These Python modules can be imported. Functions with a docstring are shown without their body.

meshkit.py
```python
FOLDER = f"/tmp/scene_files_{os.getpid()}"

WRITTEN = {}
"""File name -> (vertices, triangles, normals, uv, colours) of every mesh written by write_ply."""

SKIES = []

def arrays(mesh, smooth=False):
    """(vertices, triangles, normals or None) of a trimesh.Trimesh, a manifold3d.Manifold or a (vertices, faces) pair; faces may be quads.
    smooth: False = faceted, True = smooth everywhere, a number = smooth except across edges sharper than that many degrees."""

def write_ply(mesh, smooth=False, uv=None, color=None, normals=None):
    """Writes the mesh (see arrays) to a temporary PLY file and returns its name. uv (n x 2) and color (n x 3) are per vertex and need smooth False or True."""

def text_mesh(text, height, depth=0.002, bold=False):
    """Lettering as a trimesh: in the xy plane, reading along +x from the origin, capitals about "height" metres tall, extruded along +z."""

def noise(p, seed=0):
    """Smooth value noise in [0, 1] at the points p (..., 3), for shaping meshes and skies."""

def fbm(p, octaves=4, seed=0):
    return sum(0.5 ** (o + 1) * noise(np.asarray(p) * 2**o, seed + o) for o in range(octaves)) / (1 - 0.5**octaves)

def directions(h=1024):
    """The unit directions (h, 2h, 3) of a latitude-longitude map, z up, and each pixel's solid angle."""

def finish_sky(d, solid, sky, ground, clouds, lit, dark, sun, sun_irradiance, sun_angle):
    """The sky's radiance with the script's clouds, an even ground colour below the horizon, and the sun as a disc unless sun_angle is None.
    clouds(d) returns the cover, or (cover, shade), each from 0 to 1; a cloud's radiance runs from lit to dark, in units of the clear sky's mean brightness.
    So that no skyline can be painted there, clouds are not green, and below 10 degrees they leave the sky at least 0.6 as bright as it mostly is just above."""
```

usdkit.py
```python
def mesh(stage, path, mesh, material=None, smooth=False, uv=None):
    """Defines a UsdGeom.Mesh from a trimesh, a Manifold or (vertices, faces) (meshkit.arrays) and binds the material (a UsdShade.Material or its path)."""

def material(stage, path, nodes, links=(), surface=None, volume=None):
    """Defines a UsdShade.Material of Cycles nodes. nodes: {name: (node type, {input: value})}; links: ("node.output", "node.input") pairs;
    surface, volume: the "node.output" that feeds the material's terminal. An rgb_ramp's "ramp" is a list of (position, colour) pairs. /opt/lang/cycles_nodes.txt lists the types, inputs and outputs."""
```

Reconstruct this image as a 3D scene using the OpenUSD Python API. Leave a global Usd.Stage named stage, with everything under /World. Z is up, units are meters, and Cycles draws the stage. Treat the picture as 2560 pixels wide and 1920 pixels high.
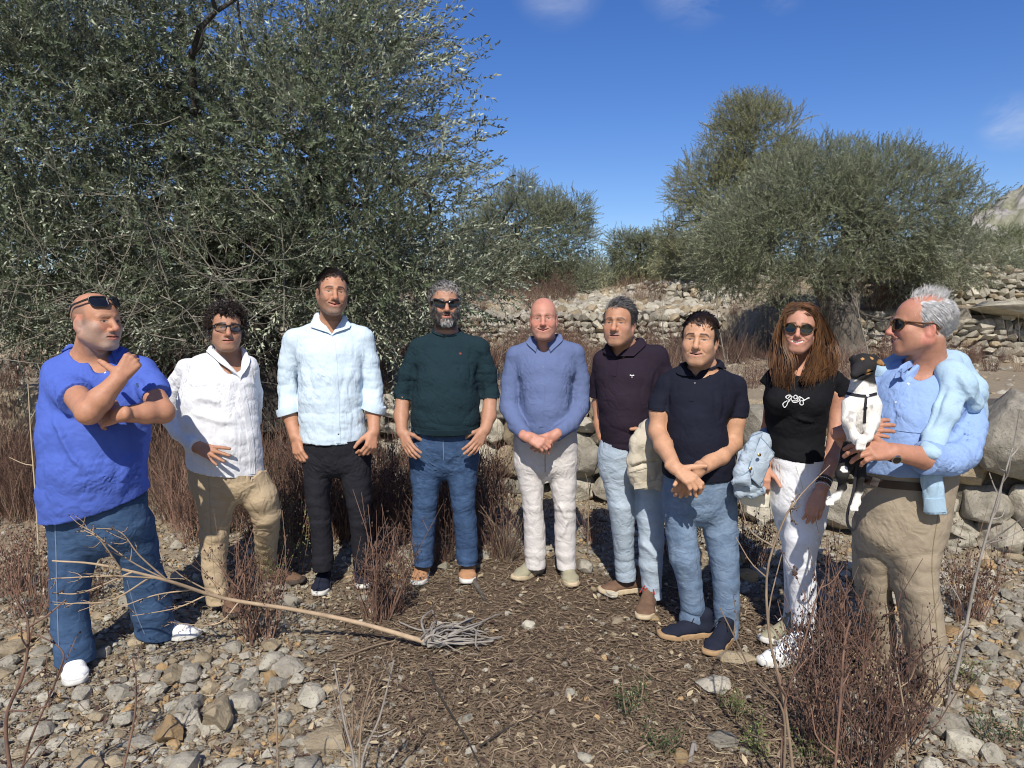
import math, os, numpy as np, trimesh, usdkit, meshkit
from pxr import Usd, UsdGeom, UsdLux, UsdShade, Gf, Sdf, Vt

rng = np.random.default_rng(7)
stage = Usd.Stage.CreateInMemory()
UsdGeom.SetStageUpAxis(stage, 'Z')
UsdGeom.SetStageMetersPerUnit(stage, 1.0)
UsdGeom.Xform.Define(stage, '/World')
UsdGeom.Scope.Define(stage, '/World/Looks')

# ---------------------------------------------------------------- camera
CAM_H, PITCH, TAN = 1.6, math.radians(-4.685), 0.70
FOCAL = 1280 / TAN                                   # in pixels of the 2560 wide photograph
cam = UsdGeom.Camera.Define(stage, '/World/camera')
cam.CreateFocalLengthAttr(24.0)
cam.CreateHorizontalApertureAttr(24.0 * 2 * TAN)
cam.CreateVerticalApertureAttr(24.0 * 2 * TAN * 0.75)
cam.CreateClippingRangeAttr(Gf.Vec2f(0.05, 20000.0))
cam.AddTranslateOp().Set(Gf.Vec3d(0, 0, CAM_H))
cam.AddRotateXOp().Set(90 + math.degrees(PITCH))
cam.CreateExposureAttr(0.42)

# ---------------------------------------------------------------- sky and sun
SUN_EL, SUN_AZ = math.radians(44), math.radians(184)  # azimuth of the direction towards the sun, from +y towards +x
sun_dir = np.array([math.sin(SUN_AZ) * math.cos(SUN_EL), math.cos(SUN_AZ) * math.cos(SUN_EL), math.sin(SUN_EL)])
dome = UsdLux.DomeLight.Define(stage, '/World/sky')
dome.GetPrim().SetCustomDataByKey('kind', 'structure')
nodes = {
    'sky': ('sky_texture', {'sky_type': 'single_scattering', 'sun_disc': False, 'sun_elevation': SUN_EL, 'sun_rotation': SUN_AZ,
                            'altitude': 150.0, 'air_density': 1.0, 'aerosol_density': 0.55, 'ozone_density': 3.0}),
    'geo': ('texture_coordinate', {}),
    'map': ('mapping', {'scale': (5.0, 5.0, 11.0), 'location': (0.35, 0.2, 0.0)}),
    'n': ('noise_texture', {'scale': 1.5, 'detail': 8.0, 'roughness': 0.6, 'distortion': 0.4}),
    'cr': ('rgb_ramp', {'ramp': [(0.0, (0, 0, 0)), (0.42, (0, 0, 0)), (0.66, (0.42, 0.42, 0.42)), (1.0, (0.8, 0.8, 0.8))]}),
    'hs': ('hsv', {'hue': 0.517, 'saturation': 1.30, 'value': 1.75, 'fac': 1.0}),
    'cut': ('math', {'math_type': 'multiply', 'use_clamp': True}),
    'mix': ('mix_color', {'blend_type': 'mix', 'b': (11.0, 11.4, 12.0)}),
    'bg': ('background_shader', {'strength': 0.056})}
links = [('geo.generated', 'map.vector'), ('map.vector', 'n.vector'), ('n.fac', 'cr.fac'), ('sky.color', 'hs.color'), ('hs.color', 'mix.a'), ('cr.color', 'cut.value1'), ('cut.value', 'mix.fac'), ('mix.result', 'bg.color')]
last = None
for k, (az, el, rad) in enumerate([(3.5, 24.6, 0.070), (13.5, 24.4, 0.075), (19.5, 23.2, 0.045), (33.6, 12.6, 0.038), (-35, 21.5, 0.09), (60, 20, 0.16), (-70, 30, 0.2), (120, 35, 0.25), (-140, 28, 0.22)]):   # where the few small clouds stand: bearing, height, size
    az, el = math.radians(az), math.radians(el)
    nodes[f'd{k}'] = ('vector_math', {'math_type': 'distance', 'vector2': (math.sin(az) * math.cos(el), math.cos(az) * math.cos(el), math.sin(el))})
    nodes[f'm{k}'] = ('map_range', {'range_type': 'smoothstep', 'value': 1.0, 'from_min': rad, 'from_max': rad * 0.2, 'to_min': 0.0, 'to_max': 1.0, 'clamp': True})
    links += [('geo.generated', f'd{k}.vector1'), (f'd{k}.value', f'm{k}.value')]
    if last is None:
        last = f'm{k}.result'
    else:
        nodes[f'a{k}'] = ('math', {'math_type': 'add'})
        links += [(last, f'a{k}.value1'), (f'm{k}.result', f'a{k}.value2')]
        last = f'a{k}.value'
links.append((last, 'cut.value2'))
sky_mat = usdkit.material(stage, '/World/Looks/sky_look', nodes, links, surface='bg.background')
UsdShade.MaterialBindingAPI.Apply(dome.GetPrim()).Bind(sky_mat)
sun = UsdLux.DistantLight.Define(stage, '/World/sun')
sun.CreateIntensityAttr(1.1)
sun.CreateAngleAttr(0.5)
sun.CreateColorAttr(Gf.Vec3f(1.0, 0.95, 0.86))
sun.CreateNormalizeAttr(True)
sun.AddRotateZOp().Set(-math.degrees(SUN_AZ))         # the light shines along its -z; +z must point at the sun
sun.AddRotateXOp().Set(-(90 - math.degrees(SUN_EL)))

# ---------------------------------------------------------------- helpers
CP, SP = math.cos(PITCH), math.sin(PITCH)


def P(x, y, Y):
    """The point at forward distance Y seen at the photograph's pixel (x, y)."""
    a, b = (x - 1280) / FOCAL, (960 - y) / FOCAL
    d = np.array([a, CP - b * SP, SP + b * CP])
    return np.array([0, 0, CAM_H]) + d * (Y / d[1])


def project(p):
    p = np.asarray(p, float) - [0, 0, CAM_H]
    z = p[..., 1] * CP + p[..., 2] * SP
    up = -p[..., 1] * SP + p[..., 2] * CP
    return 1280 + FOCAL * p[..., 0] / z, 960 - FOCAL * up / z, z


def unit(v):
    v = np.asarray(v, float)
    return v / (np.linalg.norm(v, axis=-1, keepdims=True) + 1e-12)


counts = {}


def numbered(parent, name):
    key = parent + '/' + name
    n = counts.get(key, 0)
    counts[key] = n + 1
    return key if n == 0 else f'{key}_{n:03d}'


def tag(prim, label=None, category=None, group=None, kind=None):
    p = prim.GetPrim()
    for k, v in (('label', label), ('category', category), ('group', group), ('kind', kind)):
        if v:
            p.SetCustomDataByKey(k, v)
    return p


def thing(name, label, category, group=None, loc=(0, 0, 0), kind=None):
    x = UsdGeom.Xform.Define(stage, numbered('/World', name))
    x.AddTranslateOp().Set(Gf.Vec3d(*map(float, loc)))
    tag(x, label, category, group, kind)
    return x.GetPrim()


def path_of(parent):
    return '/World' if parent is None else str(parent.GetPath())


def part(parent, name, mesh, mat, smooth=40, label=None, kind=None, color=None, offset=None):
    """One Mesh prim under parent. color: per vertex albedo. offset: the parent's place, taken off the vertices."""
    if mesh is None:
        return None
    path = numbered(path_of(parent), name)
    if color is not None:
        smooth = True
    if hasattr(mesh, 'vertices'):
        v, f = np.array(mesh.vertices), np.array(mesh.faces)
    else:
        v, f = mesh
    if offset is not None:
        v = np.asarray(v) - np.asarray(offset)
    m = usdkit.mesh(stage, path, trimesh.Trimesh(v, f, process=False), LOOK[mat] if isinstance(mat, str) else mat, smooth=smooth)
    if color is not None:
        UsdGeom.PrimvarsAPI(m).CreatePrimvar('tint', Sdf.ValueTypeNames.Color3fArray, 'vertex').Set(Vt.Vec3fArray.FromNumpy(np.ascontiguousarray(color, np.float32)))
    tag(m, label, None, None, kind)
    return m.GetPrim()


def join(meshes):
    V, F, n = [], [], 0
    for m in meshes:
        v, f = (np.asarray(m.vertices), np.asarray(m.faces)) if hasattr(m, 'vertices') else m
        V.append(v); F.append(np.asarray(f) + n); n += len(v)
    return trimesh.Trimesh(np.vstack(V), np.vstack(F), process=False)


def tube(points, radii, sides=6, cap=True):
    p = np.asarray(points, float)
    n = len(p)
    r = np.broadcast_to(np.asarray(radii, float), (n,))
    t = unit(np.gradient(p, axis=0))
    ref = np.array([0, 0, 1.0]) if abs(t[:, 2]).mean() < 0.8 else np.array([1.0, 0, 0])
    a = unit(np.cross(t, ref)); b = np.cross(t, a)
    ang = np.arange(sides) * 2 * np.pi / sides
    v = p[:, None] + r[:, None, None] * (np.cos(ang)[None, :, None] * a[:, None] + np.sin(ang)[None, :, None] * b[:, None])
    i, j = np.meshgrid(np.arange(n - 1), np.arange(sides), indexing='ij')
    q = np.stack([i * sides + j, i * sides + (j + 1) % sides, (i + 1) * sides + (j + 1) % sides, (i + 1) * sides + j], -1).reshape(-1, 4)
    v = v.reshape(-1, 3)
    f = np.vstack([q[:, [0, 2, 1]], q[:, [0, 3, 2]]])
    if cap:
        v = np.vstack([v, p[0], p[-1]])
        j = np.arange(sides)
        f = np.vstack([f, np.stack([np.full(sides, n * sides), j, (j + 1) % sides], 1), np.stack([np.full(sides, n * sides + 1), (n - 1) * sides + (j + 1) % sides, (n - 1) * sides + j], 1)])
    return trimesh.Trimesh(v, f, process=False)


def spline(pts, n):
    """Catmull-Rom through the points."""
    p = np.asarray(pts, float)
    if len(p) == 2:
        return p[0] + (p[1] - p[0]) * np.linspace(0, 1, n)[:, None]
    q = np.vstack([2 * p[0] - p[1], p, 2 * p[-1] - p[-2]])
    u = np.linspace(0, len(p) - 1 - 1e-9, n)
    i = u.astype(int); t = (u - i)[:, None]
    a, b, c, d = q[i], q[i + 1], q[i + 2], q[i + 3]
    return 0.5 * (2 * b + (c - a) * t + (2 * a - 5 * b + 4 * c - d) * t ** 2 + (3 * b - a - 3 * c + d) * t ** 3)


def vnormals(v, f):
    n = np.zeros_like(v)
    fn = np.cross(v[f[:, 1]] - v[f[:, 0]], v[f[:, 2]] - v[f[:, 0]])
    for k in range(3):
        np.add.at(n, f[:, k], fn)
    return unit(n)


def rot_axis(axis, ang):
    return trimesh.transformations.rotation_matrix(ang, axis)[:3, :3]


def basis_from(z, x=None):
    z = unit(z)
    x = np.array([1.0, 0, 0]) if x is None else np.asarray(x, float)
    if abs(np.dot(unit(x), z)) > 0.98:
        x = np.array([0, 1.0, 0])
    x = unit(x - z * np.dot(x, z))
    return x, np.cross(z, x), z


def instancer(parent, name, protos, mats, positions, quats, scales, which, label=None, category=None, kind='stuff', proto_names=None):
    """A PointInstancer: protos are (mesh, material) pairs."""
    path = numbered(path_of(parent), name)
    pi = UsdGeom.PointInstancer.Define(stage, path)
    rel = pi.CreatePrototypesRel()
    for k, pm in enumerate(protos):
        pp = f'{path}/piece_{k + 1:03d}'
        UsdGeom.Xform.Define(stage, pp)
        for j, (m, mat) in enumerate(zip(pm, mats[k])):
            usdkit.mesh(stage, f'{pp}/shape_{j + 1:03d}', m, LOOK[mat], smooth=False)
        rel.AddTarget(pp)
    pi.CreatePositionsAttr(Vt.Vec3fArray.FromNumpy(np.asarray(positions, np.float32)))
    q = np.asarray(quats, np.float32)                                   # w, x, y, z
    pi.CreateOrientationsAttr(Vt.QuathArray([Gf.Quath(float(a), float(b), float(c), float(d)) for a, b, c, d in q]))
    s = np.asarray(scales, np.float32)
    s = np.repeat(s[:, None], 3, 1) if s.ndim == 1 else s
    pi.CreateScalesAttr(Vt.Vec3fArray.FromNumpy(np.ascontiguousarray(s)))
    pi.CreateProtoIndicesAttr(Vt.IntArray.FromNumpy(np.asarray(which, np.int32)))
    tag(pi, label, category, None, kind)
    return pi.GetPrim()


def quat_from_matrix(R):
    """(n, 3, 3) -> (n, 4) w x y z"""
    from scipy.spatial.transform import Rotation
    q = Rotation.from_matrix(R).as_quat()
    return q[:, [3, 0, 1, 2]]


def frames(z, spin):
    """Rotation matrices whose third column is z, spun about it."""
    z = unit(z)
    ref = np.where(np.abs(z[:, 2:3]) < 0.95, np.array([[0, 0, 1.0]]), np.array([[1.0, 0, 0]]))
    x = unit(np.cross(ref, z)); y = np.cross(z, x)
    c, s = np.cos(spin)[:, None], np.sin(spin)[:, None]
    return np.stack([x * c + y * s, y * c - x * s, z], -1)


# ---------------------------------------------------------------- materials
LOOK = {}


def look(name, color, rough=0.7, var=0.15, scale=12.0, bump=0.0, bump_scale=60.0, spec=0.4, col2=None, metallic=0.0, extra=None, random=0.0, detail=5.0, coords='object', stretch=None, sheen=0.0):
    """A principled look: two tones mixed by noise, fine relief by a second noise. random varies copies by piece."""
    c1 = np.array(color, float)
    c2 = np.array(col2, float) if col2 is not None else c1 * (1 - var)
    nodes = {'tc': ('texture_coordinate', {}),
             'n': ('noise_texture', {'scale': scale, 'detail': detail, 'roughness': 0.6}),
             'r': ('rgb_ramp', {'ramp': [(0.0, tuple(c2)), (0.35, tuple(c2)), (0.65, tuple(c1)), (1.0, tuple(c1))]}),
             'p': ('principled_bsdf', {'roughness': rough, 'specular_ior_level': spec, 'metallic': metallic, 'sheen_weight': sheen})}
    src = f'tc.{coords}'
    links = []
    if stretch is not None:
        nodes['mp'] = ('mapping', {'scale': tuple(stretch)})
        links.append((src, 'mp.vector')); src = 'mp.vector'
    links += [(src, 'n.vector'), ('n.fac', 'r.fac')]
    last = 'r.color'
    if random:
        nodes['oi'] = ('object_info', {})
        nodes['mr'] = ('map_range', {'value': 0.5, 'from_min': 0.0, 'from_max': 1.0, 'to_min': 1.0 - random, 'to_max': 1.0 + random})
        nodes['hs'] = ('hsv', {'hue': 0.5, 'saturation': 1.0, 'fac': 1.0})
        links += [('oi.random', 'mr.value'), ('mr.result', 'hs.value'), (last, 'hs.color')]
        last = 'hs.color'
    links.append((last, 'p.base_color'))
    if bump:
        nodes['bn'] = ('noise_texture', {'scale': bump_scale, 'detail': 4.0, 'roughness': 0.65})
        nodes['b'] = ('bump', {'strength': 1.0, 'distance': bump})
        links += [(src, 'bn.vector'), ('bn.fac', 'b.height'), ('b.normal', 'p.normal')]
    LOOK[name] = usdkit.material(stage, '/World/Looks/' + name, nodes, links, surface='p.BSDF')
    return LOOK[name]


def tinted(name, rough=0.55, spec=0.4, bump=0.0, bump_scale=120.0, sss=0.0, var=0.12, scale=40.0, sheen=0.0, stretch=None):
    """A look whose colour is the mesh's own tint, broken up by noise."""
    nodes = {'tc': ('texture_coordinate', {}), 'a': ('attribute', {'attribute': 'tint'}),
             'n': ('noise_texture', {'scale': scale, 'detail': 5.0, 'roughness': 0.65}),
             'mr': ('map_range', {'value': 0.5, 'from_min': 0.25, 'from_max': 0.75, 'to_min': 1 - var, 'to_max': 1 + var}),
             'hs': ('hsv', {'hue': 0.5, 'saturation': 1.0, 'fac': 1.0}),
             'p': ('principled_bsdf', {'roughness': rough, 'specular_ior_level': spec, 'subsurface_weight': sss, 'subsurface_scale': 0.006, 'subsurface_radius': (1.0, 0.35, 0.2), 'sheen_weight': sheen})}
    src = 'tc.object'
    links = []
    if stretch is not None:
        nodes['mp'] = ('mapping', {'scale': tuple(stretch)})
        links.append((src, 'mp.vector')); src = 'mp.vector'
    links += [(src, 'n.vector'), ('n.fac', 'mr.value'), ('mr.result', 'hs.value'), ('a.color', 'hs.color'), ('hs.color', 'p.base_color')]
    if bump:
        nodes['bn'] = ('noise_texture', {'scale': bump_scale, 'detail': 4.0, 'roughness': 0.65})
        nodes['b'] = ('bump', {'strength': 1.0, 'distance': bump})
        links += [(src, 'bn.vector'), ('bn.fac', 'b.height'), ('b.normal', 'p.normal')]
    LOOK[name] = usdkit.material(stage, '/World/Looks/' + name, nodes, links, surface='p.BSDF')


def leaf_look(name, top, under, rough=0.42, trans=0.25, random=0.35):
    LOOK[name] = usdkit.material(stage, '/World/Looks/' + name, {
        'g': ('geometry', {}), 'oi': ('object_info', {}),
        'm': ('mix_color', {'blend_type': 'mix', 'a': top, 'b': under}),
        'mr': ('map_range', {'value': 0.5, 'from_min': 0.0, 'from_max': 1.0, 'to_min': 1.0 - random, 'to_max': 1.0 + random}),
        'hs': ('hsv', {'hue': 0.5, 'saturation': 1.0, 'fac': 1.0}),
        'p': ('principled_bsdf', {'roughness': rough, 'specular_ior_level': 0.45}),
        't': ('translucent_bsdf', {}), 'x': ('mix_closure', {'fac': trans})},
        [('g.backfacing', 'm.fac'), ('oi.random', 'mr.value'), ('mr.result', 'hs.value'), ('m.result', 'hs.color'), ('hs.color', 'p.base_color'), ('hs.color', 't.color'), ('p.BSDF', 'x.closure1'), ('t.BSDF', 'x.closure2')],
        surface='x.closure')
# ================================================================ bodies and cloth: blended round forms, meshed as one surface
class Seg:
    """A tapered round form from a to b with elliptic section: half-widths (across u, across the other way) at each end."""
    def __init__(s, a, b, ra, rb, u=None, k=0.02, sign=1):
        s.a, s.b = np.asarray(a, float), np.asarray(b, float)
        s.ra = np.array([ra, ra] if np.ndim(ra) == 0 else ra, float)
        s.rb = np.array([rb, rb] if np.ndim(rb) == 0 else rb, float)
        s.k, s.sign = k, sign
        ax = s.b - s.a
        s.L = np.linalg.norm(ax)
        s.ax = ax / s.L if s.L > 1e-9 else np.array([0, 0, 1.0])
        u = np.array([1.0, 0, 0]) if u is None else np.asarray(u, float)
        u = u - s.ax * np.dot(u, s.ax)
        if np.linalg.norm(u) < 1e-3:
            u = np.cross(s.ax, [0, 1.0, 0.01])
        s.u = unit(u); s.v = np.cross(s.ax, s.u)
        R = max(s.ra.max(), s.rb.max())
        s.lo, s.hi = np.minimum(s.a, s.b) - R, np.maximum(s.a, s.b) + R

    def grown(s, g):
        o = Seg.__new__(Seg); o.__dict__.update(s.__dict__)
        o.ra, o.rb = np.maximum(s.ra + g, 0.004), np.maximum(s.rb + g, 0.004)
        o.lo, o.hi = s.lo - max(g, 0), s.hi + max(g, 0)
        return o

    def d(s, p):
        q = p - s.a
        t = q @ s.ax
        tc = np.clip(t / s.L, 0, 1) if s.L > 1e-9 else np.zeros(len(p))
        r = s.ra + (s.rb - s.ra) * tc[:, None]
        x, y, z = q @ s.u, q @ s.v, t - tc * s.L
        rz = r.min(1)
        x0, y0, z0 = x / r[:, 0], y / r[:, 1], z / rz
        k0 = np.sqrt(x0 * x0 + y0 * y0 + z0 * z0)
        k1 = np.sqrt((x0 / r[:, 0]) ** 2 + (y0 / r[:, 1]) ** 2 + (z0 / rz) ** 2)
        return np.where(k1 > 1e-9, k0 * (k0 - 1) / np.maximum(k1, 1e-9), -rz)


class Ell:
    """An ellipsoid: centre c, half-sizes r along the rows of R."""
    def __init__(s, c, r, R=None, k=0.02, sign=1):
        s.c, s.r, s.R, s.k, s.sign = np.asarray(c, float), np.asarray(r, float), np.eye(3) if R is None else np.asarray(R, float), k, sign
        m = s.r.max()
        s.lo, s.hi = s.c - m, s.c + m

    def grown(s, g):
        return Ell(s.c, np.maximum(s.r + g, 0.004), s.R, s.k, s.sign)

    def d(s, p):
        q = (p - s.c) @ s.R.T
        k0 = np.sqrt(((q / s.r) ** 2).sum(1))
        k1 = np.sqrt(((q / s.r ** 2) ** 2).sum(1))
        return np.where(k1 > 1e-9, k0 * (k0 - 1) / np.maximum(k1, 1e-9), -s.r.min())


class Plane:
    """Cuts away the side that n points to."""
    def __init__(s, p, n):
        s.p, s.n = np.asarray(p, float), unit(n)

    def d(s, q):
        return (q - s.p) @ s.n


class Group:
    """Forms blended in order, then cut by planes; groups blend with one another."""
    def __init__(s, prims, cuts=(), k=0.02):
        s.prims, s.cuts, s.k = list(prims), list(cuts), k
        far = np.array([[0.05 if f.sign > 0 else 0.025] for f in s.prims])
        s.lo, s.hi = np.array([f.lo for f in s.prims]) - far, np.array([f.hi for f in s.prims]) + far

    def d(s, p):
        out = np.full(len(p), 0.3)
        plo, phi = p.min(0), p.max(0)
        hit = np.flatnonzero(((plo <= s.hi) & (phi >= s.lo)).all(1))
        for i in hit:
            f = s.prims[i]
            b = f.d(p)
            if f.sign > 0:
                h = np.clip(0.5 + 0.5 * (b - out) / f.k, 0, 1)
                out = np.where(h >= 1, out, b + (out - b) * h - f.k * h * (1 - h))
            else:
                b = -b
                h = np.clip(0.5 - 0.5 * (b - out) / f.k, 0, 1)
                out = b + (out - b) * h + f.k * h * (1 - h)
        if not len(hit):
            return out
        for c in s.cuts:
            out = np.maximum(out, c.d(p))
        return out


def field(groups, carves=()):
    def f(p):
        out = None
        for g in groups:
            b = g.d(p)
            if out is None:
                out = b
            elif b.min() > 0.29:
                continue
            else:
                h = np.clip(0.5 + 0.5 * (b - out) / g.k, 0, 1)
                out = np.where(h >= 1, out, b + (out - b) * h - g.k * h * (1 - h))
        if out.min() > 0.29:
            return out
        for c in carves:
            if (p.min(0) > c.hi + 0.03).any() or (p.max(0) < c.lo - 0.03).any():
                continue
            b = -c.d(p)
            h = np.clip(0.5 - 0.5 * (b - out) / c.k, 0, 1)
            out = b + (out - b) * h + c.k * h * (1 - h)
        return out
    return f


def bounds_of(groups):
    fs = [f for g in groups for f in g.prims if f.sign > 0]
    return np.min([f.lo for f in fs], 0) - 0.03, np.max([f.hi for f in fs], 0) + 0.03


def axis_lines(lo, hi, h, fine):
    """Grid lines from lo to hi, h apart, closer inside the fine ranges (lo, hi, h)."""
    x, out = lo, [lo]
    while x < hi:
        s = h
        for a, b, hf in fine:
            if a - 1e-9 <= x < b:
                s = min(s, hf)
            elif x < a < x + s:
                s = max(a - x, hf)
        x += s; out.append(x)
    while (len(out) - 1) % 4:
        out.append(out[-1] + h)
    return np.array(out)


def mesh_field(f, lo, hi, h, fine=()):
    """The zero surface of f as (vertices, triangles). fine: boxes (lo, hi, h) with a closer grid."""
    ax = [axis_lines(lo[k], hi[k], h, [(b[0][k], b[1][k], b[2]) for b in fine]) for k in range(3)]
    n = [len(a) for a in ax]
    c = [a[::4] for a in ax]
    nc = [len(a) for a in c]
    C = np.empty(nc)
    for i in range(0, nc[0], 5):
        for j in range(0, nc[1], 5):
            for k in range(0, nc[2], 5):
                G = np.stack(np.meshgrid(c[0][i:i + 5], c[1][j:j + 5], c[2][k:k + 5], indexing='ij'), -1)
                C[i:i + 5, j:j + 5, k:k + 5] = f(G.reshape(-1, 3)).reshape(G.shape[:3])
    # blocks near the surface
    cell = [np.diff(a) for a in c]
    diag = np.sqrt(cell[0][:, None, None] ** 2 + cell[1][None, :, None] ** 2 + cell[2][None, None, :] ** 2)
    a = np.abs(C)
    low = np.minimum.reduce([a[i:nc[0] - 1 + i, j:nc[1] - 1 + j, k:nc[2] - 1 + k] for i in (0, 1) for j in (0, 1) for k in (0, 1)])
    s = C < 0
    mixed = np.zeros(low.shape, bool)
    ref = s[:-1, :-1, :-1]
    for i in (0, 1):
        for j in (0, 1):
            for k in (0, 1):
                mixed |= s[i:nc[0] - 1 + i, j:nc[1] - 1 + j, k:nc[2] - 1 + k] != ref
    near = np.argwhere(mixed | (low < diag * 0.72))
    F = np.empty(n, np.float32)
    idx = [np.minimum(np.arange(n[k]) // 4, nc[k] - 1) for k in range(3)]
    F[:] = C[np.ix_(*idx)]
    o = np.arange(4)
    O = np.stack(np.meshgrid(o, o, o, indexing='ij'), -1).reshape(-1, 3)
    key = (near[:, 0] // 4) * 1000000 + (near[:, 1] // 4) * 1000 + near[:, 2] // 4
    order = np.argsort(key, kind='stable')
    near, key = near[order], key[order]
    cutat = np.flatnonzero(np.diff(key)) + 1
    for blk in np.split(near, cutat):
        I = (blk[:, None, :] * 4 + O[None]).reshape(-1, 3)
        pts = np.stack([ax[k][I[:, k]] for k in range(3)], -1)
        F[I[:, 0], I[:, 1], I[:, 2]] = f(pts)
    # surface nets
    S = F < 0
    m = [x - 1 for x in n]
    tot = np.zeros(m, np.int8)
    for i in (0, 1):
        for j in (0, 1):
            for k in (0, 1):
                tot += S[i:m[0] + i, j:m[1] + j, k:m[2] + k]
    cells = np.argwhere((tot > 0) & (tot < 8))
    acc, cnt = np.zeros((len(cells), 3)), np.zeros(len(cells))
    corner = np.array([(i, j, k) for i in (0, 1) for j in (0, 1) for k in (0, 1)])
    val = F[tuple((cells[:, None, :] + corner[None]).transpose(2, 0, 1))]
    for p in range(8):
        for q in range(p + 1, 8):
            if np.abs(corner[p] - corner[q]).sum() != 1:
                continue
            u, w = val[:, p], val[:, q]
            x = (u < 0) != (w < 0)
            t = np.where(x, u / np.where(x, u - w, 1), 0)
            acc += np.where(x[:, None], corner[p] + t[:, None] * (corner[q] - corner[p]), 0)
            cnt += x
    loc = acc / cnt[:, None]
    V = np.stack([ax[k][cells[:, k]] + loc[:, k] * np.diff(ax[k])[cells[:, k]] for k in range(3)], -1)
    number = np.full(m, -1, np.int32)
    number[tuple(cells.T)] = np.arange(len(cells))
    T = []
    for k in range(3):
        i, j = (k + 1) % 3, (k + 2) % 3
        sl0 = [slice(None)] * 3; sl1 = [slice(None)] * 3
        sl0[k] = slice(0, -1); sl1[k] = slice(1, None)
        A, B = S[tuple(sl0)], S[tuple(sl1)]
        e = np.argwhere(A != B)
        e = e[(e[:, i] > 0) & (e[:, j] > 0) & (e[:, i] < m[i]) & (e[:, j] < m[j])]
        flip = ~A[tuple(e.T)]
        def cellno(di, dj):
            q = e.copy(); q[:, i] -= di; q[:, j] -= dj
            return number[tuple(q.T)]
        quad = np.stack([cellno(1, 1), cellno(0, 1), cellno(0, 0), cellno(1, 0)], 1)
        quad[flip] = quad[flip][:, ::-1]
        T.append(quad)
    Q = np.vstack(T)
    Q = Q[(Q >= 0).all(1)]
    return V, np.vstack([Q[:, [0, 1, 2]], Q[:, [0, 2, 3]]])


def loft(rows, yaw=0.0, k=0.03):
    """Segments through rows (x0, x1, y, Y, half depth): the outline seen by the camera from x0 to x1 at photograph row y, centre at distance Y."""
    out, prev = [], None
    for x0, x1, y, Y, b in rows:
        c = P((x0 + x1) / 2, y, Y)
        w = (x1 - x0) / 2 * Y / FOCAL
        a = math.sqrt(max(w * w - (b * math.sin(yaw)) ** 2, (0.3 * w) ** 2)) / max(math.cos(yaw), 0.3)
        cur = (c, (a, b))
        if prev is not None:
            out.append(Seg(prev[0], c, prev[1], (a, b), u=(math.cos(yaw), math.sin(yaw), 0), k=k))
        prev = cur
    return out


def limb(pts, k=0.02, u=None):
    """Segments through (point, radius or (radius, radius))."""
    return [Seg(pts[i][0], pts[i + 1][0], pts[i][1], pts[i + 1][1], u=u, k=k) for i in range(len(pts) - 1)]


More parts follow.
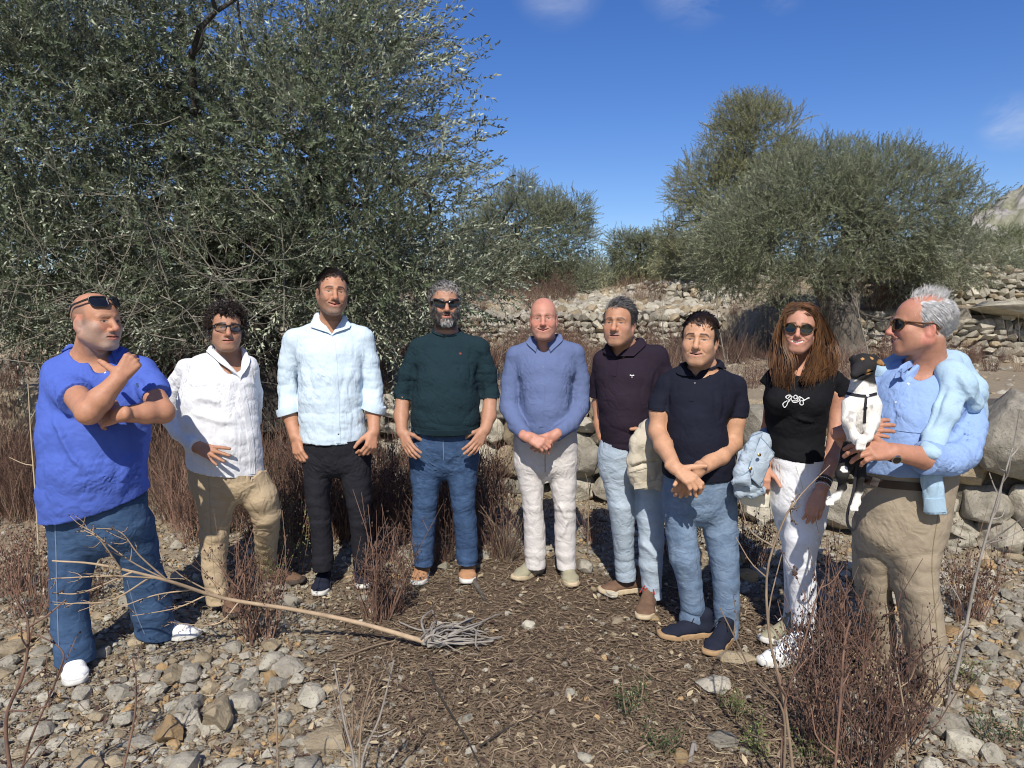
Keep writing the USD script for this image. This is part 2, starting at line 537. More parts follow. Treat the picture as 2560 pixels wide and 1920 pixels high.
def hand(W, d, n, thumb, size=1.0, curl=(15, 25, 15), thumb_dir=None, spread=5.0, curls=None, thumb_bend=15.0):
    """A hand at wrist W: d towards the knuckles, n out of its back, thumb = +1 / -1 for the side d x n the thumb is on. Angles in degrees."""
    d = unit(d); n = unit(np.asarray(n, float) - d * np.dot(n, d))
    l = np.cross(d, n) * thumb                                      # towards the thumb
    s = size
    out = []
    bases = [(0.026, 0.090), (0.009, 0.094), (-0.009, 0.090), (-0.025, 0.082)]   # index, middle, ring, little: sideways, along
    lens = [(0.042, 0.025, 0.021), (0.046, 0.029, 0.022), (0.042, 0.027, 0.021), (0.033, 0.020, 0.019)]
    rad = [0.0095, 0.0098, 0.0092, 0.0082]
    out.append(Seg(W - d * 0.03 * s, W + d * 0.012 * s, (0.028 * s, 0.021 * s), (0.029 * s, 0.019 * s), u=l, k=0.012))
    for (x, y), r in zip(bases, rad):
        out.append(Seg(W + l * x * 0.45 * s + d * 0.012 * s, W + (l * x + d * y) * s - n * 0.004 * s, (0.013 * s, 0.0135 * s), (0.0115 * s, 0.0115 * s), u=l, k=0.010))
    out.append(Seg(W + d * 0.03 * s - n * 0.008 * s, W + d * 0.07 * s - n * 0.008 * s, (0.032 * s, 0.011 * s), (0.034 * s, 0.010 * s), u=l, k=0.010))
    for i, ((x, y), L, r) in enumerate(zip(bases, lens, rad)):
        c = curls[i] if curls is not None else curl
        p = W + (l * x + d * y) * s - n * 0.004 * s
        dirn = unit(d + l * math.tan(math.radians(spread * (1.5 - i))))
        for j in range(3):
            dirn = unit(dirn * math.cos(math.radians(c[j])) - _perp(dirn, n) * math.sin(math.radians(c[j])))
            q = p + dirn * L[j] * s
            out.append(Seg(p, q, r * s * (1.06 - 0.09 * j), r * s * (0.98 - 0.09 * j), k=0.0035 if j else 0.006))
            p = q
    td = unit(d * 0.72 + l * 0.62 - n * 0.28) if thumb_dir is None else unit(thumb_dir)
    p = W + (l * 0.020 + d * 0.022 - n * 0.006) * s
    q = p + unit(td + l * 0.25) * 0.044 * s
    out.append(Seg(p, q, 0.0165 * s, 0.0125 * s, k=0.012))
    e = unit(td - l * math.tan(math.radians(thumb_bend)) * 0.6)
    q2 = q + td * 0.034 * s; q3 = q2 + e * 0.027 * s
    out.append(Seg(q, q2, 0.0118 * s, 0.0108 * s, k=0.005))
    out.append(Seg(q2, q3, 0.0108 * s, 0.0088 * s, k=0.004))
    return out


def _perp(d, n):
    return unit(n - d * np.dot(d, n))


class Head:
    """Frame of a head: centre at eye level, x to the picture's right when it faces the camera, y out of the face, z up. Angles in degrees."""
    def __init__(s, x, y, Y, size, yaw=0, pitch=0, roll=0):
        s.c = P(x, y, Y); s.s = size
        f = unit(np.array([-s.c[0], -s.c[1], 0.0]))
        f = rot_axis([0, 0, 1], math.radians(yaw)) @ f
        xx = np.array([-f[1], f[0], 0.0])
        up = np.array([0, 0, 1.0])
        Rp = rot_axis(xx, -math.radians(pitch))
        f, up = Rp @ f, Rp @ up
        Rr = rot_axis(f, -math.radians(roll))
        s.x, s.y, s.z = Rr @ xx, f, Rr @ up
        s.R = np.stack([s.x, s.y, s.z])                              # rows: world -> head

    def at(s, x, y, z):
        return s.c + (s.x * x + s.y * y + s.z * z) * s.s

    def local(s, p):
        return (np.asarray(p) - s.c) @ s.R.T / s.s

    def ell(s, c, r, k=0.02, sign=1, R=None):
        Rw = s.R if R is None else np.asarray(R) @ s.R
        return Ell(s.at(*c), np.array(r) * s.s, Rw, k * s.s, sign)

    def seg(s, a, b, ra, rb, u=(1, 0, 0), k=0.02, sign=1):
        ra = np.array(ra) * s.s; rb = np.array(rb) * s.s
        return Seg(s.at(*a), s.at(*b), ra, rb, u=s.x * u[0] + s.y * u[1] + s.z * u[2], k=k * s.s, sign=sign)


def head_forms(H, smile=0.0, jaw=1.0, nose=1.0, brow=1.0, ears=True, teeth=False, fat=0.0, female=False, wide=1.0):
    e, g = H.ell, H.seg
    w = wide * 0.93
    out = [e((0, -0.018, 0.036), (0.076 * w, 0.096, 0.083)),
           e((0, 0.022, 0.030), (0.068 * w, 0.072, 0.066), k=0.03),
           e((0, 0.032, -0.022), (0.062 * w, 0.060, 0.082), k=0.03),
           e((0, 0.036, -0.072), ((0.050 + fat * 0.4) * jaw * w, 0.052, 0.044), k=0.03),
           e((0, 0.074, -0.099), (0.020 * jaw, 0.017, 0.016), k=0.022)]
    for sx in (-1, 1):
        out += [g((sx * 0.056 * w * jaw, -0.004, -0.058), (sx * 0.020, 0.070, -0.101), 0.019, 0.013, k=0.03),
                e((sx * 0.041 * w, 0.062, -0.026 + 0.004 * smile), (0.024 + fat * 0.3, 0.021, 0.019 + 0.004 * smile), k=0.022),
                g((sx * 0.010, 0.0925, 0.0185), (sx * 0.046 * w, 0.073, 0.0165), (0.0095 * brow, 0.0085), (0.0085, 0.0085), k=0.013)]
        out.append(e((sx * 0.044 * w * jaw, 0.034, -0.046), (0.021, 0.034, 0.030), k=0.03))
        if smile > 0.2:
            out.append(e((sx * 0.036, 0.075, -0.040), (0.013, 0.009, 0.015), k=0.014))
    # eye sockets
    for sx in (-1, 1):
        out.append(e((sx * 0.032, 0.1025, 0.002), (0.0195, 0.0165, 0.0115), k=0.010, sign=-1))
        out.append(e((sx * 0.014, 0.104, 0.004), (0.009, 0.012, 0.010), k=0.008, sign=-1))
    for sx in (-1, 1):
        out.append(e((sx * 0.0315, 0.0725, -0.001), (0.0155, 0.0130, 0.0115), k=0.003))
        out.append(g((sx * 0.0185, 0.0850, 0.0052), (sx * 0.046, 0.0765, 0.0036), (0.0050, 0.0045), (0.0045, 0.0040), k=0.005))   # upper lid
        out.append(g((sx * 0.019, 0.0845, -0.0080), (sx * 0.044, 0.0765, -0.0072), (0.0050, 0.0045), (0.0050, 0.0045), k=0.007))   # lower lid
    # nose
    n = nose
    out += [g((0, 0.088, 0.010), (0, 0.1135 + 0.004 * (n - 1), -0.030), (0.0090, 0.010), (0.0115 * n, 0.012), k=0.012),
            e((0, 0.1135 + 0.006 * (n - 1), -0.0355), (0.0125 * n, 0.0125, 0.0105), k=0.008)]
    for sx in (-1, 1):
        out.append(e((sx * 0.0125 * n, 0.0990, -0.0395), (0.0080 * n, 0.0105, 0.0085), k=0.006))
        out.append(e((sx * 0.0065, 0.106, -0.0485), (0.0042, 0.0055, 0.0035), k=0.003, sign=-1))
    # mouth
    up = 0.010 * smile
    m = 0.0240 + 0.0100 * smile
    out += [e((0, 0.080, -0.066), (0.030, 0.019, 0.022), k=0.018),
            g((-m * 0.85, 0.083, -0.0625 + up), (0, 0.0945, -0.0615), (0.004, 0.0045), (0.0055, 0.006), k=0.007, u=(0, 1, 0)),
            g((m * 0.85, 0.083, -0.0625 + up), (0, 0.0945, -0.0615), (0.004, 0.0045), (0.0055, 0.006), k=0.007, u=(0, 1, 0)),
            g((-m * 0.7, 0.083, -0.0705 + up), (0, 0.0930, -0.0735 - 0.003 * teeth), (0.004, 0.0045), (0.0065, 0.006), k=0.007, u=(0, 1, 0)),
            g((m * 0.7, 0.083, -0.0705 + up), (0, 0.0930, -0.0735 - 0.003 * teeth), (0.004, 0.0045), (0.0065, 0.006), k=0.007, u=(0, 1, 0))]
    hgt = 0.0062 if teeth else (0.0030 if smile > 0.6 else 0.0022)
    for sx in (-1, 1):
        out.append(g((0, 0.1035, -0.0675), (sx * m, 0.0930, -0.0665 + up), (0.0135, hgt), (0.0125, 0.0018), u=(0, 1, 0), k=0.002, sign=-1))
    if teeth:
        out.append(g((-m * 0.6, 0.0775, -0.0660 + up * 0.5), (m * 0.6, 0.0775, -0.0660 + up * 0.5), (0.0125, 0.0075), (0.0125, 0.0075), u=(0, 1, 0), k=0.001))
    if smile > 0.2:                                                # folds from the nose to the mouth's corners
        for sx in (-1, 1):
            out.append(g((sx * 0.021, 0.0985, -0.040), (sx * (m + 0.009), 0.0855, -0.064 + up), (0.0055, 0.0024), (0.0050, 0.0024), u=(0, 1, 0), k=0.006, sign=-1))
    if ears:
        for sx in (-1, 1):
            R = rot_axis([0, 0, 1], math.radians(-sx * 28)) @ rot_axis([1, 0, 0], math.radians(10))
            out.append(e((sx * 0.078 * w, -0.012, -0.012), (0.0070, 0.0185, 0.031), k=0.010, R=R))
            out.append(e((sx * 0.070 * w, -0.006, -0.014), (0.010, 0.014, 0.024), k=0.008))
            out.append(e((sx * 0.079 * w, -0.004, -0.036), (0.0055, 0.009, 0.010), k=0.006, R=R))
            out.append(e((sx * 0.0895 * w, -0.011, -0.009), (0.0055, 0.0090, 0.0165), k=0.004, R=R, sign=-1))
    return out


def blend(c, col, w):
    w = np.clip(w, 0, 1)[:, None]
    return c * (1 - w) + np.asarray(col) * w


def smooth(a, b, x):
    t = np.clip((x - a) / (b - a), 0, 1)
    return t * t * (3 - 2 * t)


def face_tint(H, v, base, lips=(0.42, 0.15, 0.12), brow=(0.06, 0.04, 0.03), beard=None, beard_w=0.0, chin=None, flush=0.25, teeth=False, smile=0.0, iris=(0.05, 0.03, 0.02), brow_w=0.9, scalp=None, scalp_w=0.0, stubble_top=-0.045, lash=0.8, hair=None, hair_c=(0.02, 0.015, 0.012), hair_w=0.85):
    """Albedo of a body's vertices; only those of the head get the face's own colours."""
    q = H.local(v)
    x, y, z = q.T
    ax = np.abs(x)
    c = np.tile(np.asarray(base, float), (len(v), 1))
    inhead = (np.abs(q) < [0.12, 0.14, 0.15]).all(1)
    front = smooth(0.03, 0.06, y) * inhead
    red = np.array([0.50, 0.19, 0.14])
    c = blend(c, red, flush * inhead * (np.exp(-((ax - 0.042) / 0.020) ** 2 - ((z + 0.030) / 0.020) ** 2) * front + 1.0 * np.exp(-(ax / 0.016) ** 2 - ((z + 0.034) / 0.016) ** 2) * front + 0.35 * smooth(0.05, 0.1, z)))
    ear = inhead * smooth(0.069, 0.074, ax) * (y < 0.02) * (z < 0.03)
    c = blend(c, red, 0.35 * ear * flush / 0.25)
    if beard is not None:
        edge = 0.45 + 0.35 * meshkit.noise(q * 170) + 0.55 * meshkit.noise(q * 60 + 9)
        mz = stubble_top - 0.02 * smooth(0.03, 0.07, ax)
        line = -0.050 + 0.055 * smooth(0.035, 0.068, ax)            # climbs towards the ears
        w = smooth(line + 0.012, line - 0.010, z) * smooth(-0.035, 0.0, y) * inhead * (z > -0.15)
        w = w * smooth(-0.030, -0.012, y + 0.0) 
        mous = np.exp(-(np.maximum(ax - 0.024, 0) / 0.008) ** 2) * smooth(-0.064, -0.060, z) * smooth(-0.043, -0.049, z) * front
        lipz = np.exp(-(ax / 0.026) ** 4 - ((z + 0.068) / 0.0095) ** 4) * front
        w = np.maximum(w, mous) * (1 - lipz)
        c = blend(c, beard, beard_w * w * np.clip(edge, 0, 1.2))
        if chin is not None:
            c = blend(c, chin, 0.45 * np.exp(-(ax / 0.030) ** 2 - ((z + 0.100) / 0.020) ** 2) * front * beard_w * np.clip(edge * 1.6 - 0.55, 0, 1.1))
    up = 0.010 * smile * smooth(0, 0.034, ax)
    lz = z - up
    c = blend(c, lips, 0.75 * front * smooth(0.0275 + 0.004 * smile, 0.018, ax) * smooth(-0.0825, -0.0775, lz) * smooth(-0.0545, -0.0590, lz))
    gap = front * smooth(0.034, 0.026, ax) * np.exp(-((lz + 0.0672) / 0.0030) ** 4) * smooth(0.0945, 0.0915, y)
    if teeth:
        c = blend(c, (0.85, 0.81, 0.73), 1.0 * (ax < 0.0245) * front * (y < 0.0915) * (y > 0.070) * smooth(-0.0755, -0.0745, lz) * smooth(-0.0585, -0.0605, lz))
    else:
        c = blend(c, (0.07, 0.02, 0.018), 0.9 * gap)
    # eyes
    for sx in (-1, 1):
        ex, ez = x - sx * 0.0315, z + 0.0008
        r = (ex / 0.0135) ** 2 + ((ez + 0.001) / 0.0030) ** 2
        open_ = front * smooth(1.25, 0.85, r) * (y > 0.075)
        c = blend(c, (0.34, 0.27, 0.24), open_)
        c = blend(c, iris, open_ * smooth(0.0066, 0.0052, np.hypot(ex, ez)))
        c = blend(c, (0.05, 0.03, 0.025), lash * front * np.exp(-((ez - 0.0024 + (ex / 0.028) ** 2 * 0.006) / 0.0018) ** 2) * smooth(0.018, 0.014, np.abs(ex)))
        bz = 0.0205 - 0.010 * np.clip((np.abs(x) - 0.034) / 0.016, 0, 1) ** 2 + 0.0015
        c = blend(c, brow, brow_w * front * smooth(0.0058, 0.0030, np.abs(z - bz - 0.001)) * smooth(0.009, 0.014, sx * x) * smooth(0.054, 0.046, sx * x))
    if hair is not None:
        c = blend(c, hair_c, hair_w * hair(q) * (1 - ear))
    if scalp is not None:                                          # cropped hair on the sides and the back
        w = smooth(-0.03, -0.005, z) * smooth(0.045, 0.015, y) * smooth(0.088, 0.062, z - 0.5 * np.maximum(-y - 0.02, 0)) * inhead * (1 - ear)
        c = blend(c, scalp, scalp_w * w)
    return c
# ================================================================ people: one continuous body each, clothes and hair as its children
def gz(x, y):
    """Height of the ground."""
    x, y = np.asarray(x, float), np.asarray(y, float)
    base = 0.06 * (np.clip(y, 0.0, 6.0) - 3.0)
    und = meshkit.fbm(np.stack([x * 0.6 + 11, y * 0.6 + 3, x * 0], -1), 2, 5) - 0.5
    return base + 0.05 * und


def G(x, y, lift=0.0):
    """Where the ray through pixel (x, y) meets the ground."""
    d = P(x, y, 1.0) - [0, 0, CAM_H]
    m = CAM_H / max(-d[2], 0.05)
    for _ in range(7):
        m = 0.3 * m + 0.7 * (CAM_H - float(gz(d[0] * m, m)) - lift) / max(-d[2], 0.05)
    return np.array([d[0] * m, m, float(gz(d[0] * m, m)) + lift])


def surf(mesh, pts):
    """First hits of the rays through the pixels: points and normals."""
    o = np.array([0, 0, CAM_H])
    d = np.array([unit(P(x, y, 1.0) - o) for x, y in pts])
    loc, ray, tri = mesh.ray.intersects_location(np.tile(o, (len(d), 1)), d, multiple_hits=False)
    p = np.full((len(d), 3), np.nan); n = np.zeros((len(d), 3))
    p[ray] = loc; n[ray] = mesh.face_normals[tri]
    n[(n * d).sum(1) > 0] *= -1
    bad = np.isnan(p[:, 0])
    if bad.all():
        raise ValueError(f'no hit at {pts[0]}')
    if bad.any():
        good = np.flatnonzero(~bad)
        for i in np.flatnonzero(bad):
            j = good[np.argmin(np.abs(good - i))]
            depth = p[j][1]
            p[i] = P(*pts[i], depth); n[i] = n[j]
    return p, n


def sheet(grid, thick, nrm=None):
    """A thin closed sheet over a grid of points (r, c, 3); thickness goes along the normals."""
    r, c, _ = grid.shape
    i, j = np.meshgrid(np.arange(r - 1), np.arange(c - 1), indexing='ij')
    q = np.stack([i * c + j, i * c + j + 1, (i + 1) * c + j + 1, (i + 1) * c + j], -1).reshape(-1, 4)
    v = grid.reshape(-1, 3)
    f = np.vstack([q[:, [0, 1, 2]], q[:, [0, 2, 3]]])
    if nrm is None:
        nrm = vnormals(v, f)
        if (nrm * (np.array([0, 0, CAM_H]) - v)).sum() < 0:
            nrm = -nrm; f = f[:, ::-1]
    else:
        nrm = nrm.reshape(-1, 3)
        fn = np.cross(v[f[:, 1]] - v[f[:, 0]], v[f[:, 2]] - v[f[:, 0]])
        if (fn * nrm[f[:, 0]]).sum() < 0:
            f = f[:, ::-1]
    N = len(v)
    rim = list(range(c)) + [k * c + c - 1 for k in range(1, r)] + [(r - 1) * c + k for k in range(c - 2, -1, -1)] + [k * c for k in range(r - 2, 0, -1)]
    rim = np.array(rim)
    nx = np.roll(rim, -1)
    side = np.vstack([np.stack([rim, nx, nx + N], 1), np.stack([rim, nx + N, rim + N], 1)])
    if (f[0] == [0, 1, c + 1]).all():
        side = side[:, ::-1]
    return trimesh.Trimesh(np.vstack([v + nrm * thick, v]), np.vstack([f, f[:, ::-1] + N, side]), process=False)


def strip(mesh, line, width, thick=0.002, lift=0.0005, n=None):
    """A narrow band laid on the mesh along a pixel line."""
    line = np.asarray(line, float)
    n = n or max(4, int(np.linalg.norm(np.diff(line, axis=0), axis=1).sum() / 6))
    c = spline(line, n)
    t = unit(np.gradient(c, axis=0)); s = np.stack([-t[:, 1], t[:, 0]], 1)
    rows = [c + s * width * k for k in (-0.5, 0, 0.5)]
    p, nr = surf(mesh, np.vstack(rows))
    p = p.reshape(3, n, 3); nr = nr.reshape(3, n, 3)
    nr = np.tile(unit(nr.mean(0)), (3, 1, 1))
    return sheet(p + nr * lift, thick, nr)


def patch(mesh, corners, nu=8, nv=8, thick=0.002, lift=0.0005):
    a, b, c, d = map(np.asarray, corners)
    u, v = np.meshgrid(np.linspace(0, 1, nu), np.linspace(0, 1, nv))
    q = ((1 - u) * (1 - v))[..., None] * a + (u * (1 - v))[..., None] * b + (u * v)[..., None] * c + ((1 - u) * v)[..., None] * d
    p, n = surf(mesh, q.reshape(-1, 2))
    p, n = p.reshape(nv, nu, 3), n.reshape(nv, nu, 3)
    return sheet(p + n * lift, thick, n)


def disc(p, n, r, t=0.003, sides=10):
    x, y, z = basis_from(n)
    return tube([p - z * 0.001, p + z * t * 0.6, p + z * t], [r, r, r * 0.7], sides)


def bunch_noise(v, axis_scale, seed, turns=2):
    q = v * axis_scale
    q = q + 0.9 * (np.stack([meshkit.noise(v * 9 + 7, seed + 3), meshkit.noise(v * 9 + 31, seed + 4), meshkit.noise(v * 9 + 57, seed + 5)], -1) - 0.5)
    r = 1 - np.abs(2 * meshkit.noise(q, seed) - 1)
    r2 = 1 - np.abs(2 * meshkit.noise(q * 1.9 + 13, seed + 1) - 1)
    return 0.22 - 0.55 * r ** 2.6 - 0.16 * r2 ** 3


def wrinkle(v, f, folds, seed):
    """Moves cloth vertices along their normals. folds: ('drape' | 'bunch' | 'diag' | 'random', amount[, px x, px y, px radius x, px radius y])."""
    n = vnormals(v, f)
    d = np.zeros(len(v))
    X, Y, _ = project(v)
    for i, fo in enumerate(folds):
        kind, amp = fo[0], fo[1]
        amp = amp * {'bunch': 0.62, 'random': 0.75, 'diag': 0.8, 'gaid': 0.8}.get(kind, 1.0)
        w = np.ones(len(v))
        if len(fo) > 2:
            w = np.exp(-((X - fo[2]) / fo[4]) ** 2 - ((Y - fo[3]) / fo[5]) ** 2)
        sc = {'drape': (15, 11, 3.2), 'bunch': (6, 6, 17), 'random': (13, 13, 13), 'fine': (30, 30, 30)}.get(kind)
        if kind in ('diag', 'gaid'):
            s = 1 if kind == 'diag' else -1
            q = np.stack([(v[:, 0] * 0.75 + s * v[:, 2] * 0.66) * 22, v[:, 1] * 8, (v[:, 2] * 0.75 - s * v[:, 0] * 0.66) * 5], -1)
            d += amp * w * bunch_noise(q, 1.0, seed + i * 11)
        elif kind == 'line':                                         # one crease from pixel to pixel
            x0, y0, x1, y1, wid = fo[2:7]
            ax = np.array([x1 - x0, y1 - y0]); L = np.hypot(*ax); ax = ax / L
            t = (X - x0) * ax[0] + (Y - y0) * ax[1]; s = (X - x0) * -ax[1] + (Y - y0) * ax[0]
            s = s + wid * 1.2 * (meshkit.noise(np.stack([t / 40, t * 0, t * 0 + i], -1), seed) - 0.5)
            d += amp * np.exp(-(s / wid) ** 2) * smooth(0, 0.25, t / L) * smooth(1, 0.75, t / L) * (n[:, 1] < 0.2)
        else:
            d += amp * w * bunch_noise(v, np.array(sc), seed + i * 11)
    return v + n * d[:, None]


def cloth(groups, carves=(), h=0.0068, folds=(), seed=0, fine=()):
    f = field(groups, carves)
    lo, hi = bounds_of(groups)
    v, t = mesh_field(f, lo, hi, h, fine)
    if folds:
        v = wrinkle(v, t, folds, seed)
    m = trimesh.Trimesh(v, t, process=False)
    FIELDS[id(m)] = (m, f, field(groups))
    return m


FIELDS = {}


def push_out(p, mesh, gap):
    """Moves points out of the cloth until they clear it by gap."""
    f = FIELDS[id(mesh)][2]
    p = np.array(p, float); s = p.shape; q = p.reshape(-1, 3)
    for _ in range(4):
        d = f(q)
        g = np.stack([(f(q + e) - f(q - e)) for e in np.eye(3) * 0.004], 1)
        q = q + unit(g) * np.clip(gap - d, 0, 0.02)[:, None]
    return q.reshape(s)


def tuck(v, f, gap=0.012, over=0.0):
    """Draws vertices lying just inside the cloth f deeper under it, so that folds do not let them through."""
    out = np.array(v)
    for i in range(0, len(v), 3000):
        q = out[i:i + 3000]
        d = f(q)
        k = np.flatnonzero((d > -gap) & (d < over))
        if len(k):
            p = q[k]
            g = np.stack([(f(p + e) - f(p - e)) for e in np.eye(3) * 0.004], 1)
            q[k] = p - unit(g) * (d[k] + gap)[:, None]
    return out


def foot_cut(leg, hem_px, Y, tilt=0.0):
    p = P(hem_px[0], hem_px[1], Y)
    return Plane(p, (tilt, 0, -1))


def collar_mesh(shirt, v_px, side_l, side_r, back, tip_l, tip_r, drop=0.045, spread=0.030, lift=0.010, v_r=None, rise=0.0, back_drop=None, n=12):
    """A turned-down collar: inner edge from the opening up both sides of the neck and round the back, outer edge ending in two tips."""
    q, nr = surf(shirt, [v_px, v_r or v_px, tip_l, tip_r])
    vl, vr = q[0] + nr[0] * 0.006, q[1] + nr[1] * 0.006
    tl, tr = q[2] + nr[2] * lift, q[3] + nr[3] * lift
    out = []
    bd = unit(back - (side_l + side_r) / 2); bd[2] = 0; bd = unit(bd)
    sl = unit(side_l - side_r)
    low_b = back + bd * 0.016 - np.array([0, 0, back_drop or drop])
    low_l = side_l + sl * spread - bd * 0.004 - np.array([0, 0, drop])
    low_r = side_r - sl * spread - bd * 0.004 - np.array([0, 0, drop])
    inner = spline([vl, side_l, back, side_r, vr], 4 * n + 1)
    outer = spline([tl, low_l, low_b, low_r, tr], 4 * n + 1)
    mid = (inner * 0.62 + outer * 0.38)
    c = (side_l + side_r + back) / 3
    o = mid - c; o[:, 2] = 0
    mid = mid + unit(o) * 0.009 + np.array([0, 0, 0.006 + rise])
    inside = inner - unit(o) * 0.002 - np.array([0, 0, 0.030])
    grid = np.stack([inside, inner, mid * 0.5 + inner * 0.5 + np.array([0, 0, 0.003]), mid, mid * 0.45 + outer * 0.55, outer])
    grid[1] = push_out(grid[1], shirt, 0.004)
    grid[2:] = push_out(grid[2:], shirt, 0.008)
    return sheet_free(grid, 0.0035)


def sheet_free(grid, thick):
    r, c, _ = grid.shape
    i, j = np.meshgrid(np.arange(r - 1), np.arange(c - 1), indexing='ij')
    q = np.stack([i * c + j, i * c + j + 1, (i + 1) * c + j + 1, (i + 1) * c + j], -1).reshape(-1, 4)
    f = np.vstack([q[:, [0, 1, 2]], q[:, [0, 2, 3]]])
    n = vnormals(grid.reshape(-1, 3), f).reshape(grid.shape)
    cen = grid.mean((0, 1)); cen[2] = 0
    o = grid[3:] - cen; o[..., 2] = 0
    if (n[3:] * o).sum() < 0:
        n = -n
    return sheet(grid, thick, n)


def shoe_mesh(heel, toe, w=0.05, hgt=0.075, ankle=None, sole=0.026, toe_h=0.045):
    """(upper, sole) for a shoe standing with its heel and toe on the ground at the given points."""
    heel, toe = np.asarray(heel, float), np.asarray(toe, float)
    d = toe - heel; L = np.linalg.norm(d); d = d / L
    up = unit(np.array([0, 0, 1.0]) - d * d[2]); s = np.cross(d, up)
    def at(t, z, x=0.0):
        return heel + d * L * t + up * z + s * x
    z0 = sole
    prims = [Seg(at(0.14, z0 + 0.018), at(0.42, z0 + 0.022), (w * 0.70, 0.034), (w * 0.78, 0.036), u=s, k=0.02),
             Seg(at(0.42, z0 + 0.020), at(0.72, z0 + 0.010), (w * 0.80, 0.034), (w * 0.94, 0.026), u=s, k=0.02),
             Seg(at(0.72, z0 + 0.008), at(0.88, z0 + 0.004), (w * 0.94, 0.028), (w * 0.72, 0.021), u=s, k=0.02),
             Seg(at(0.18, z0 + 0.02), at(0.20, z0 + hgt), (w * 0.66, 0.036), (w * 0.72, 0.045), u=s, k=0.02),
             Seg(at(0.30, z0 + hgt - 0.012), at(0.58, z0 + 0.034), (w * 0.50, 0.018), (w * 0.55, 0.016), u=s, k=0.02)]
    cuts = [Plane(at(0, sole * 0.7), -up)]
    carve = []
    if ankle is not None:
        carve = [Seg(at(0.20, z0 + hgt - 0.02), at(0.19, z0 + hgt + 0.05), (w * 0.56, 0.036), (w * 0.62, 0.044), u=s, k=0.006, sign=-1)]
        cuts.append(Plane(at(0.16, z0 + hgt), up + d * 0.25))
    g = Group(prims + carve, cuts)
    v, f = mesh_field(field([g]), *bounds_of([g]), 0.0058)
    upper = trimesh.Trimesh(v, f, process=False)
    th = np.linspace(0, 2 * np.pi, 40, endpoint=False)
    c = np.cos(th)
    t = 0.5 - 0.5 * c
    width = w * (0.80 + 0.26 * smooth(0.35, 0.75, t)) * 1.0
    x = np.sin(th); x = np.sign(x) * np.abs(x) ** 0.62 * width
    t = 0.5 - 0.515 * np.sign(c) * np.abs(c) ** 0.85
    ring = lambda z, g, lift=0.0: np.array([at(0.5 + (a - 0.5) * g, z + lift * max(a - 0.72, 0) * 2.2, b * g) for a, b in zip(t, x)])
    R = [ring(0.0, 0.95, 0.02), ring(0.006, 1.0, 0.02), ring(sole * 0.55, 0.995, 0.015), ring(sole, 1.0, 0.012), ring(sole + 0.005, 0.96, 0.012)]
    n = len(th)
    V = np.vstack(R + [R[0].mean(0)[None], R[-1].mean(0)[None]])
    F = []
    j = np.arange(n); jn = (j + 1) % n
    for k in range(len(R) - 1):
        a, b = k * n, (k + 1) * n
        F += [np.stack([a + j, b + jn, a + jn], 1), np.stack([a + j, b + j, b + jn], 1)]
    F += [np.stack([np.full(n, len(R) * n), j, jn], 1), np.stack([np.full(n, len(R) * n + 1), (len(R) - 1) * n + jn, (len(R) - 1) * n + j], 1)]
    F = np.vstack(F)
    m = trimesh.Trimesh(V, F, process=False)
    if m.volume < 0:
        m.faces = m.faces[:, ::-1]
    return upper, m, at


def laces(at, w, sole, hgt, rows=4, r=0.0028):
    out = []
    for k in range(rows):
        t = 0.36 + 0.075 * k
        z = sole + hgt - 0.004 - 0.0185 * k * (hgt / 0.075)
        out.append(tube(spline([at(t, z - 0.012, -w * 0.48), at(t + 0.02, z + 0.006, 0), at(t + 0.045, z - 0.014, w * 0.48)], 6), r, 5))
        out.append(tube(spline([at(t, z - 0.012, w * 0.48), at(t + 0.02, z + 0.007, 0), at(t + 0.045, z - 0.014, -w * 0.48)], 6), r, 5))
    for sx in (-1, 1):
        out.append(tube(spline([at(0.36, sole + hgt + 0.002, 0), at(0.38, sole + hgt + 0.010, sx * w * 0.4), at(0.47, sole + hgt - 0.02, sx * w * 0.75)], 7), r, 5))
    return join(out)


